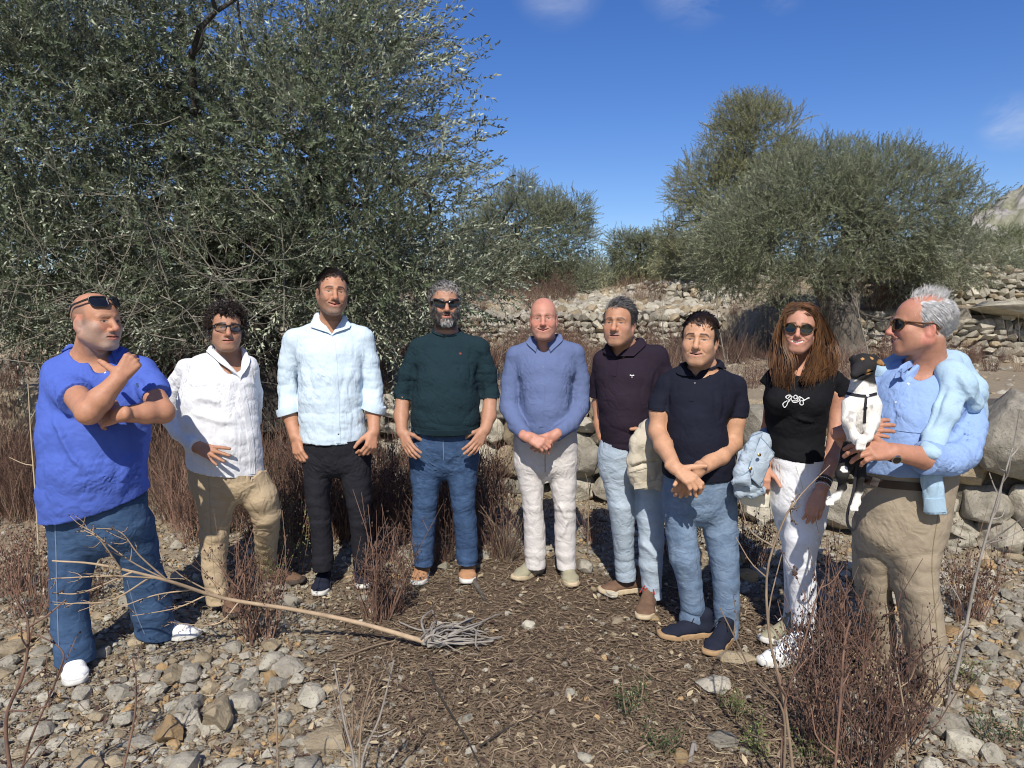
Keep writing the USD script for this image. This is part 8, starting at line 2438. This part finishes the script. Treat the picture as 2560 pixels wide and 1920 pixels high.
def scatter_litter():
    r = np.random.default_rng(92)
    def points(n, ylo, yhi, xs, power=1.0):
        y = ylo + (yhi - ylo) * r.uniform(size=n) ** power
        x = r.uniform(-1, 1, n) * (0.72 * y + 0.15)
        k = y < wall_line(x) - 0.05
        return x[k], y[k]
    def put(name, protos, mats, x, y, tilt, scale, lift, label):
        z = gz(x, y) + lift
        d = np.stack([r.normal(size=len(x)) * tilt, r.normal(size=len(x)) * tilt, np.ones(len(x))], 1)
        instancer(ground, name, protos, mats, np.stack([x, y, z], 1), quat_from_matrix(frames(d, r.uniform(0, 6.28, len(x)))), scale, r.integers(0, len(protos), len(x)))
    P1 = chip_protos(10, r, 'chip')
    x, y = points(90000, 2.45, 5.2, None, 1.5)
    k = r.uniform(size=len(x)) < 0.12 + 0.88 * mulch_weight(x, y)
    x, y = x[k], y[k]
    put('wood_chips', P1, [['chip']] * 10, x, y, 0.28, r.uniform(0.5, 1.25, len(x)), r.uniform(0.002, 0.014, len(x)), None)
    P2 = chip_protos(6, r, 'straw')
    x, y = points(3200, 2.45, 7.0, None, 1.4)
    put('straw', P2, [['straw']] * 3 + [['dry_stem_tan']] * 3, x, y, 0.22, r.uniform(0.6, 1.3, len(x)), r.uniform(0.003, 0.02, len(x)), None)
    P3 = chip_protos(5, r, 'leaf')
    x, y = points(7000, 2.45, 6.5, None, 1.4)
    put('fallen_leaves', P3, [['chip'], ['straw'], ['dry_stem_tan'], ['chip'], ['dry_seed']], x, y, 0.35, r.uniform(0.7, 1.3, len(x)), r.uniform(0.003, 0.016, len(x)), None)
    P4 = chip_protos(8, r, 'pebble')
    x, y = points(30000, 2.45, 7.2, None, 1.3)
    k = r.uniform(size=len(x)) > 0.90 * mulch_weight(x, y)
    x, y = x[k], y[k]
    put('pebbles', P4, [['stone_grey'], ['stone_pale'], ['stone_tan'], ['stone_grey'], ['stone_pale'], ['stone_tan'], ['stone_ochre'], ['stone_grey']], x, y, 0.4, 0.010 + 0.034 * r.uniform(size=len(x)) ** 2.2, 0.003, None)
    # rubble and gravel on the terraces behind
    n = 9500
    x = r.uniform(-9, 12, n); y = np.where(r.uniform(size=n) < 0.5, r.uniform(6, 21, n), r.uniform(15.6, 20.5, n))
    k = (y > wall_line(x) + 0.35) & (np.abs(y - second_line(x)) > 0.3)
    x, y = x[k], y[k]
    z = land(x, y)
    s = np.where(y > 15.7, 0.06 + 0.34 * r.uniform(size=len(x)) ** 2.2, 0.03 + 0.10 * r.uniform(size=len(x)) ** 2.5)
    d = np.stack([r.normal(size=len(x)) * 0.4, r.normal(size=len(x)) * 0.4, np.ones(len(x))], 1)
    instancer(ground, 'rubble', P4, [['stone_pale'], ['stone_pale'], ['stone_grey'], ['stone_tan'], ['stone_pale'], ['stone_grey'], ['stone_pale'], ['stone_tan']], np.stack([x, y, z], 1), quat_from_matrix(frames(d, r.uniform(0, 6.28, len(x)))), s, r.integers(0, 8, len(x)))


def dry_clump(rngk, height=0.55, stems=70, spread=0.10, lean=0.18, heads=True, branchy=0.5):
    """(stems, seed heads) of a dead reddish herb clump standing at the origin."""
    st, hd = [], []
    for k in range(stems):
        a = rngk.uniform(0, 6.28); rr = spread * math.sqrt(rngk.uniform())
        b = np.array([rr * math.cos(a), rr * math.sin(a), 0])
        d = np.array([math.cos(a) * lean * rngk.uniform(0.2, 1.6), math.sin(a) * lean * rngk.uniform(0.2, 1.6), 1.0]) + rngk.normal(size=3) * 0.11
        h = height * rngk.uniform(0.35, 1.12)
        c = spline([b, b + d * h * 0.5 + rngk.normal(size=3) * 0.03, b + d * h + rngk.normal(size=3) * 0.07], 5)
        st.append(tube(c, np.linspace(0.0030, 0.0013, 5) * rngk.uniform(0.7, 1.25), 3, cap=False))
        if heads:
            for _ in range(rngk.integers(3, 9)):
                f = rngk.uniform(0.5, 1.0)
                p = c[min(int(f * 4), 4)]
                e = p + unit(d + rngk.normal(size=3) * 0.8) * rngk.uniform(0.02, 0.08)
                if rngk.uniform() < branchy:
                    st.append(tube([p, e], [0.0012, 0.0008], 3, cap=False))
                q = e
                for _ in range(2):
                    o = trimesh.creation.icosahedron()
                    s = rngk.uniform(0.0022, 0.0055)
                    hd.append((np.array(o.vertices) * [s, s, s * 1.6] + q + rngk.normal(size=3) * 0.008, np.array(o.faces)))
    return join(st), join(hd) if hd else None


def bare_shoot(rngk, pts, r0, r1, side=10, seeds=True, n=24):
    """(wood, buds): a leafless shoot along points with short side twigs."""
    c = spline(pts, n); L = np.linalg.norm(np.diff(c, axis=0), axis=1).sum()
    w = [tube(c, np.linspace(r0, r1, n), 6)]; b = []
    for k in range(side):
        f = rngk.uniform(0.25, 1.0); p = c[min(int(f * (n - 1)), n - 1)]
        t = unit(c[min(int(f * (n - 1)) + 1, n - 1)] - c[max(int(f * (n - 1)) - 1, 0)])
        d = unit(t * 0.8 + rngk.normal(size=3) * 0.6)
        l = L * rngk.uniform(0.06, 0.22) * (1.15 - f * 0.5)
        e = spline([p, p + d * l * 0.5 + rngk.normal(size=3) * l * 0.06, p + d * l + t * l * 0.2], 6)
        w.append(tube(e, np.linspace(max(r1 * 1.2, r0 * 0.35), r1 * 0.6, 6), 4, cap=False))
        if seeds:
            for _ in range(5):
                o = trimesh.creation.icosahedron(); s = rngk.uniform(0.0018, 0.004)
                b.append((np.array(o.vertices) * s + e[rngk.integers(2, 6)] + rngk.normal(size=3) * 0.004, np.array(o.faces)))
    return join(w), (join(b) if b else None)


def leafy_clump(rngk, height=0.5, stems=9, L=0.011, leaves=34, spread=0.07, lean=0.25):
    st, lv = [], []
    for k in range(stems):
        a = rngk.uniform(0, 6.28)
        b = np.array([math.cos(a), math.sin(a), 0]) * spread * rngk.uniform(0, 1)
        d = np.array([math.cos(a) * lean, math.sin(a) * lean, 1.0]) + rngk.normal(size=3) * 0.12
        h = height * rngk.uniform(0.55, 1.1)
        c = spline([b, b + d * h * 0.5 + rngk.normal(size=3) * 0.02, b + d * h], 8)
        st.append(tube(c, np.linspace(0.0032, 0.0012, 8), 4, cap=False))
        for j in range(leaves):
            f = rngk.uniform(0.3, 1.0); p = c[min(int(f * 7), 7)] + rngk.normal(size=3) * 0.018
            dd = unit(rngk.normal(size=3) + [0, 0, 0.6]); n = unit(np.cross(dd, rngk.normal(size=3)))
            lv.append(leaf(p, dd, n, L * rngk.uniform(0.7, 1.5), L * 0.30))
    return join(st), join(lv)


def build_plants():
    r = np.random.default_rng(93)
    def copy_of(proto, name, loc, rz, s, label, cat, group=None):
        x = UsdGeom.Xform.Define(stage, numbered('/World', name))
        p = x.GetPrim()
        p.GetReferences().AddInternalReference(proto.GetPath())
        x.ClearXformOpOrder()
        x.AddTranslateOp().Set(Gf.Vec3d(*map(float, loc))); x.AddRotateZOp().Set(float(rz)); x.AddScaleOp().Set(Gf.Vec3f(*(np.ones(3) * s).tolist()) if np.ndim(s) == 0 else Gf.Vec3f(*map(float, s)))
        p.SetInstanceable(True)
        tag(p, label, cat, group)
        return p
    # models
    protos = {}
    cls = stage.CreateClassPrim('/World/_models')
    def model(key, parts):
        x = UsdGeom.Xform.Define(stage, f'/World/_models/{key}')
        for nm, m, lk in parts:
            if m is not None:
                mm = usdkit.mesh(stage, f'/World/_models/{key}/{nm}', m, LOOK[lk], smooth=False)
                tag(mm, kind='stuff')
        protos[key] = x.GetPrim()
    for k, (h, n, sp, ln) in enumerate([(0.60, 54, 0.075, 0.16), (0.50, 40, 0.09, 0.28), (0.66, 58, 0.12, 0.30), (0.40, 34, 0.06, 0.35)]):
        a, b = dry_clump(np.random.default_rng(500 + k), h, n, sp, ln)
        model(f'dry_clump_{k}', [('stems', a, 'dry_stem'), ('seed_heads', b, 'dry_seed')])
    a, b = dry_clump(np.random.default_rng(510), 0.55, 26, 0.05, 0.35, heads=False)
    model('grass_tuft', [('blades', a, 'dry_stem_tan')])
    for k, lk in enumerate(('herb_leaf', 'herb_leaf_dark')):
        a, b = leafy_clump(np.random.default_rng(520 + k), 0.55, 11)
        model(f'leafy_{k}', [('stems', a, 'dry_stem'), ('leaves', b, lk)])
    a, b = leafy_clump(np.random.default_rng(530), 0.16, 9, 0.010, 40, 0.03, 0.35)
    model('herb', [('stems', a, 'dry_stem_tan'), ('leaves', b, 'herb_leaf_dark')])
    a, b = leafy_clump(np.random.default_rng(531), 0.14, 9, 0.012, 34, 0.05, 0.5)
    model('herb_pale', [('stems', a, 'dry_stem_tan'), ('leaves', b, 'herb_leaf')])
    # clumps: pixel of the foot, height as drawn, label
    C = [(945, 1545, 1.0, 0, 'tall dense reddish-brown dry clump in front of the trouser leg of the tall man'),
         (985, 1530, 0.75, 1, 'smaller dry clump at the right side of the tall dense reddish one'),
         (652, 1600, 1.05, 0, 'narrow dark dry clump between the legs of the curly-haired man and the long branch'),
         (590, 1500, 0.8, 1, 'dry clump behind the front boot of the curly-haired man'),
         (2150, 1905, 1.12, 2, 'largest reddish-brown dry clump, at the bottom right in front of the man with the dog'),
         (2065, 1890, 0.95, 1, 'dry clump leaning left beside the largest reddish one at the bottom right'),
         (2230, 1850, 0.85, 0, 'dry clump leaning right against the khaki trousers'),
         (2100, 1700, 1.0, 0, 'dry clump between the woman and the khaki trousers, behind the largest one'),
         (2045, 1690, 0.75, 1, 'thin dry clump hiding the ankle of the woman'),
         (1885, 1420, 0.85, 1, 'dry clump in the gap between the navy polo man and the woman'),
         (2420, 1555, 0.82, 0, 'slim dark dry clump standing alone on the cobbles by the wall at the right'),
         (215, 1500, 0.75, 1, 'dry clump behind the legs of the man in blue'),
         (95, 1530, 0.9, 2, 'wide dry clump at the left edge beside the jeans of the man in blue'),
         (30, 1490, 0.85, 0, 'dry clump at the very left edge, half out of view'),
         (540, 1330, 0.95, 2, 'tall dry clump behind the curly-haired man, left of his knees'),
         (440, 1290, 0.9, 1, 'dry clump in the gap between the man in blue and the curly-haired man'),
         (720, 1400, 1.05, 0, 'dark dry clump between the curly-haired man and the tall man'),
         (985, 1330, 1.0, 2, 'dry clump between the tall man and the bearded man'),
         (960, 1400, 0.8, 1, 'lower dry clump in front of the one between the tall man and the bearded man'),
         (1240, 1380, 0.95, 2, 'dark dry clump between the bearded man and the bald man'),
         (1255, 1400, 0.5, 1, 'short stubbly dry clump by the left shoe of the bald man'),
         (1485, 1360, 0.6, 1, 'sparse dry clump between the bald man and the man in plum'),
         (1690, 1395, 0.9, 0, 'dark dry clump in the shadow between the man in plum and the navy polo man'),
         (1110, 1400, 0.85, 2, 'dark dry clump seen between the jeans legs of the bearded man'),
         (2300, 1400, 0.7, 1, 'dry clump behind the khaki trousers at the foot of the wall')]
    for px, py, s, k, lb in C:
        g = G(px, py)
        copy_of(protos[f'dry_clump_{k}'], 'dry_clump', g - [0, 0, 0.01], r.uniform(0, 360), s * r.uniform(0.92, 1.05), lb, 'dry plant', 'reddish dry clumps among the people')
    for px, py, s, k, lb in [(735, 1430, 1.15, 0, 'leggy green shrub with small leaves between the curly-haired man and the tall man'), (690, 1470, 0.75, 0, 'lower green shrub left of the tall man, in front of the leggy one'), (985, 1290, 1.1, 1, 'dark green shrub behind the gap between the tall man and the bearded man'),
                             (650, 1330, 1.2, 1, 'dark green shrub beneath the old olive trunk behind the curly-haired man'), (900, 1300, 0.9, 1, 'green shrub in shade behind the legs of the tall man'), (1570, 1330, 0.5, 1, 'thin green sprig beside the pale jeans of the man in plum')]:
        copy_of(protos[f'leafy_{k}'], 'green_shrub', G(px, py), r.uniform(0, 360), s, lb, 'shrub')
    for px, py, s, k, lb in [(1578, 1785, 1.0, 'herb', 'small upright dark green herb on the litter at the bottom middle'), (1655, 1880, 0.8, 'herb', 'low dark green herb near the bottom, right of the upright one'), (1830, 1790, 0.7, 'herb_pale', 'pale green herb beside the grey lichened stone'), (1900, 1880, 0.8, 'herb_pale', 'pale yellow-green herb left of the bottom right dry clump'), (2030, 1905, 0.75, 'herb_pale', 'pale green herb at the bottom edge under the bare shoots'),
                             (2490, 1860, 0.9, 'herb', 'green herb at the lower right corner among the cobbles'), (2395, 1720, 0.9, 'herb_pale', 'pale herb at the foot of the light bare sapling')]:
        copy_of(protos[k], 'green_herb', G(px, py), r.uniform(0, 360), s, lb, 'herb')
    for px, py, s, lb in [(1200, 1300, 1.2, 'pale dry grass tuft between the bearded man and the bald man'), (980, 1210, 1.1, 'pale dry grass tuft behind the hand of the tall man'), (60, 1250, 1.2, 'pale dry grass stalks at the left edge behind the man in blue'), (1265, 1400, 0.9, 'spiky pale tuft left of the bald man, on a stone'), (610, 1290, 1.0, 'pale grass tuft behind the elbow of the curly-haired man'), (880, 1870, 0.5, 'little dry tuft at the bottom, left of the middle')]:
        copy_of(protos['grass_tuft'], 'grass_tuft', G(px, py), r.uniform(0, 360), s, lb, 'grass tuft')
    # the mass of dry plants on the terrace behind and along the wall
    n = 560
    x = r.uniform(-8, 9, n); y = 6.0 + 9.3 * r.uniform(size=n) ** 0.8
    k = (y > wall_line(x) + 0.35) & (y < second_line(x) - 0.1) & (meshkit.fbm(np.stack([x * 0.7, y * 0.7, x * 0], -1), 2, 41) > 0.36)
    x, y = x[k], y[k]
    A = [dry_clump(np.random.default_rng(540 + j), 0.6, 60, 0.14, 0.3) for j in range(3)]
    T = [dry_clump(np.random.default_rng(550), 0.7, 30, 0.10, 0.4, heads=False)]
    pm = [[a, b] for a, b in A] + [[T[0][0]]]
    mats = [['dry_stem', 'dry_seed']] * 3 + [['dry_stem_tan']]
    q = np.zeros((len(x), 4)); th = r.uniform(0, 6.28, len(x)); q[:, 0] = np.cos(th / 2); q[:, 3] = np.sin(th / 2)
    instancer(None, 'dry_undergrowth', pm, mats, np.stack([x, y, land(x, y) - 0.02], 1), q, np.where(y > 11.5, 0.42, 0.78) * r.uniform(0.6, 1.2, len(x)), r.choice(4, len(x), p=[0.32, 0.28, 0.25, 0.15]), 'reddish-brown dry weeds covering the terrace behind the near wall', 'dry weeds')
    # pale dry grass on the upper terraces
    n = 1500
    x = r.uniform(-9, 13, n); y = r.uniform(12.2, 23, n)
    k = (np.abs(y - second_line(x)) > 0.35) & ((np.abs(y - third_line(x)) > 0.35) | (x < 3)) & (meshkit.fbm(np.stack([x * 0.6, y * 0.6, x * 0], -1), 2, 46) > 0.42)
    x, y = x[k], y[k]
    B = [dry_clump(np.random.default_rng(560 + j), 0.34, 26, 0.14, 0.55, heads=False)[0] for j in range(2)]
    q = np.zeros((len(x), 4)); th = r.uniform(0, 6.28, len(x)); q[:, 0] = np.cos(th / 2); q[:, 3] = np.sin(th / 2)
    instancer(None, 'dry_grass', [[B[0]], [B[1]], [A[0][0], A[0][1]]], [['straw'], ['dry_stem_tan'], ['dry_stem', 'dry_seed']], np.stack([x, y, land(x, y) - 0.02], 1), q, r.uniform(0.5, 1.2, len(x)), r.choice(3, len(x), p=[0.45, 0.35, 0.2]), 'pale dry grass scattered over the upper terraces', 'dry grass')
    n = 420
    x = r.uniform(-5.5, -0.2, n); y = r.uniform(4.9, 8.5, n)
    k = (y < wall_line(x) + 0.5) & (meshkit.fbm(np.stack([x, y, x * 0], -1), 2, 44) > 0.42)
    x, y = x[k], y[k]
    q = np.zeros((len(x), 4)); th = r.uniform(0, 6.28, len(x)); q[:, 0] = np.cos(th / 2); q[:, 3] = np.sin(th / 2)
    instancer(None, 'dry_undergrowth', pm, mats, np.stack([x, y, land(x, y) - 0.02], 1), q, r.uniform(0.6, 1.05, len(x)), r.choice(4, len(x), p=[0.32, 0.28, 0.2, 0.2]), 'dry brown weeds in the shade under the big old olive', 'dry weeds')

    # the long dead branch lying across the foreground, its root torn out
    o = G(1060, 1606)
    B = thing('dead_branch', 'long pale dead branch with a torn root, propped across the left foreground', 'branch', None, o)
    main = [P(1068, 1606, 3.42), P(900, 1558, 3.46), P(740, 1525, 3.42), P(560, 1496, 3.30), P(420, 1452, 3.10), P(250, 1412, 2.95), P(130, 1402, 2.9)]
    c = spline(main, 40)
    wood = [tube(c, np.interp(np.linspace(0, 1, 40), [0, 0.5, 1], [0.0125, 0.0085, 0.003]), 8)]
    rr = np.random.default_rng(95)
    part(B, 'stem', wood[0], 'dead_wood', smooth=60, offset=o)
    tw, bd = [], []
    for pts in ([(560, 1496, 3.3), (470, 1450, 3.2), (430, 1420, 3.15), (400, 1398, 3.1)], [(450, 1465, 3.15), (330, 1405, 3.0), (230, 1330, 2.9), (200, 1316, 2.9)], [(420, 1452, 3.1), (350, 1390, 3.0), (300, 1330, 2.95), (230, 1320, 2.9)], [(400, 1446, 3.08), (280, 1440, 2.95), (160, 1445, 2.9), (128, 1446, 2.9)],
                [(520, 1486, 3.25), (440, 1520, 3.2), (330, 1540, 3.1)], [(380, 1440, 3.06), (280, 1500, 2.95), (190, 1508, 2.9), (135, 1512, 2.9)], [(480, 1474, 3.2), (380, 1490, 3.1), (260, 1535, 3.0)], [(330, 1430, 3.0), (210, 1480, 2.9), (140, 1484, 2.9)], [(600, 1502, 3.33), (540, 1560, 3.3), (420, 1556, 3.2)], [(300, 1420, 2.98), (250, 1350, 2.9), (210, 1325, 2.88)]):
        a, b = bare_shoot(rr, [P(*q) for q in pts], 0.004, 0.0015, 7)
        tw.append(a); bd.append(b)
    part(B, 'side_twigs', join(tw), 'dead_wood', smooth=60, offset=o, kind='stuff')
    part(B, 'buds', join(bd), 'dry_seed', offset=o, kind='stuff')
    roots = []
    for _ in range(46):
        a = P(1070 + rr.normal() * 10, 1606 + rr.normal() * 6, 3.40)
        e = G(1075 + rr.uniform(0, 170), 1600 + rr.normal() * 20) + [0, 0, rr.uniform(0.005, 0.05)]
        m = (a + e) / 2 + rr.normal(size=3) * [0.05, 0.05, 0.02] + [0, 0, 0.02]
        roots.append(tube(spline([a, m, e, e + rr.normal(size=3) * [0.05, 0.05, 0.012]], 10), np.linspace(0.006, 0.0022, 10) * rr.uniform(0.6, 1.3), 5))
    part(B, 'roots', join(roots), 'dead_wood_grey', smooth=60, offset=o, kind='stuff')
    # sticks on the litter
    for pts, r0, lk, lb in ([[(1070, 1680), (1110, 1760), (1160, 1840), (1200, 1920)], 0.006, 'bark_dark', 'long thin dark stick on the litter pointing to the bottom edge'], [[(1185, 1455), (1205, 1490), (1212, 1502)], 0.016, 'bark', 'short thick grey-brown stick by the right shoe of the bearded man'],
                           [[(1000, 1560), (1060, 1580), (1120, 1560), (1180, 1600)], 0.005, 'dead_wood_grey', 'crooked grey stick behind the torn root'], [[(840, 1655), (930, 1620), (1010, 1600)], 0.006, 'dry_stem_tan', 'thin tan stick left of the torn root, lying on the litter'], [[(1200, 1870), (1260, 1830), (1285, 1815)], 0.005, 'bark_dark', 'short dark stick at the bottom centre'], [[(1380, 1395), (1440, 1365), (1475, 1345)], 0.005, 'bark_dark', 'dark stick in the shadow behind the bald man'],
                           [[(1725, 1905), (1735, 1860), (1740, 1880)], 0.010, 'dead_wood_grey', 'weathered grey stump of a twig at the bottom right of the litter']):
        q = np.array([G(*p, lift=0.012) for p in pts]) + [0, 0, 0.008]
        m = part(None, 'stick', tube(spline(q, 14), np.linspace(r0, r0 * 0.55, 14), 6), lk, smooth=60)
        tag(m, lb, 'stick')
    # bare shoots standing close to the camera
    S = [('light bare sapling at the right, branching above the cobbles', 'dead_wood_grey', [(2352, 1830, 2.95), (2400, 1640, 2.93), (2440, 1440, 2.9), (2490, 1260, 2.9), (2540, 1090, 2.9)], 0.0085, 0.003, 12, False),
         ('dark forked bare shoot in front of the woman, second from the right', 'dry_stem_tan', [(1985, 1960, 2.35), (1960, 1750, 2.33), (1925, 1600, 2.3), (1918, 1430, 2.3), (1960, 1300, 2.3), (1990, 1255, 2.3)], 0.0065, 0.0025, 9, True),
         ('bare shoot leaning right in front of the white jeans', 'dry_stem', [(1960, 1780, 2.32), (2000, 1640, 2.3), (2040, 1500, 2.3), (2060, 1450, 2.3)], 0.0045, 0.002, 6, True),
         ('bare shoot leaning left across the navy shoe', 'dry_stem_tan', [(1960, 1790, 2.3), (1890, 1700, 2.28), (1840, 1600, 2.26), (1800, 1520, 2.25)], 0.0045, 0.002, 6, True),
         ('bare dark stem rising before the largest dry clump', 'dry_stem', [(2085, 1960, 2.3), (2100, 1760, 2.3), (2110, 1620, 2.3), (2125, 1550, 2.3)], 0.0055, 0.003, 6, True),
         ('tan bare stem in front of the khaki trouser hem', 'dry_stem_tan', [(2270, 1930, 2.5), (2260, 1780, 2.5), (2240, 1650, 2.5), (2245, 1600, 2.5)], 0.0045, 0.002, 6, True),
         ('dark knobbly bare stem at the lower left edge', 'dry_stem', [(30, 1960, 2.2), (15, 1800, 2.2), (60, 1680, 2.2), (70, 1560, 2.2), (40, 1500, 2.2)], 0.007, 0.003, 8, True),
         ('thin bare stem curving up at the lower left, beside the white shoe', 'dry_stem', [(60, 1900, 2.3), (140, 1700, 2.3), (150, 1620, 2.3), (20, 1560, 2.3)], 0.0045, 0.002, 6, True),
         ('thin dark stem standing at the left in front of the grey stones', 'dry_stem', [(300, 1960, 2.5), (335, 1800, 2.5), (340, 1700, 2.5), (330, 1640, 2.5)], 0.0045, 0.002, 6, True),
         ('straight dark stem at the bottom, left of the middle', 'dry_stem_tan', [(695, 1960, 2.2), (692, 1830, 2.2), (688, 1710, 2.2)], 0.0042, 0.0025, 2, True),
         ('pale bare stem at the bottom left of the middle, leaning left', 'dead_wood_grey', [(885, 1910, 2.2), (860, 1800, 2.2), (835, 1660, 2.2)], 0.0048, 0.0028, 3, False),
         ('pale bare stem beside it leaning right with a dark tip', 'dead_wood_grey', [(905, 1910, 2.2), (950, 1790, 2.2), (985, 1650, 2.2)], 0.0048, 0.0028, 3, True),
         ('dark stem with seed heads between the two pale leaning stems', 'dry_stem_tan', [(898, 1930, 2.2), (905, 1800, 2.2), (930, 1690, 2.2)], 0.0042, 0.0025, 4, True),
         ('thin tan stalk in front of the man in plum', 'dry_stem_tan', [(1470, 1330, 4.6), (1475, 1220, 4.6), (1500, 1120, 4.6), (1468, 1020, 4.6)], 0.004, 0.002, 6, False),
         ('tall dry stalk at the left edge behind the man in blue', 'straw', [(90, 1260, 4.0), (78, 1100, 4.0), (70, 960, 4.0)], 0.005, 0.0025, 3, False),
         ('bare whitish sapling rising behind the man in the navy polo', 'twig_bark', [(1830, 1010, 8.5), (1812, 900, 8.5), (1795, 800, 8.5), (1790, 745, 8.5)], 0.011, 0.004, 12, False),
         ('bare sapling behind the woman and the dog', 'twig_bark', [(2180, 960, 9.0), (2170, 880, 9.0), (2150, 800, 9.0), (2140, 740, 9.0)], 0.011, 0.004, 14, False),
         ('thin bare sapling between the man in plum and the navy polo man', 'twig_bark', [(1690, 980, 8.0), (1660, 860, 8.0), (1655, 740, 8.0)], 0.009, 0.003, 10, False),
         ('bare sapling between the bald man and the bearded man', 'twig_bark', [(1235, 1000, 6.9), (1250, 900, 6.9), (1275, 800, 6.9)], 0.006, 0.0025, 10, False)]
    for lb, lk, pts, r0, r1, ns, seeds in S:
        q = [P(*p) for p in pts]
        b = q[0].copy(); b[2] = float(land(b[0], b[1]))
        if q[0][2] > b[2] + 0.02:
            q = [b] + q
        a, bb = bare_shoot(rr, q, r0, r1, ns, seeds)
        t = thing('bare_sapling' if r0 > 0.0058 else 'dry_plant', lb, 'sapling' if r0 > 0.0058 else 'dry stem', None, b)
        part(t, 'stem', a, lk, smooth=60, offset=b)
        if bb is not None:
            part(t, 'buds', bb, 'dry_seed', offset=b, kind='stuff')
scatter_stones()
scatter_litter()
build_plants()
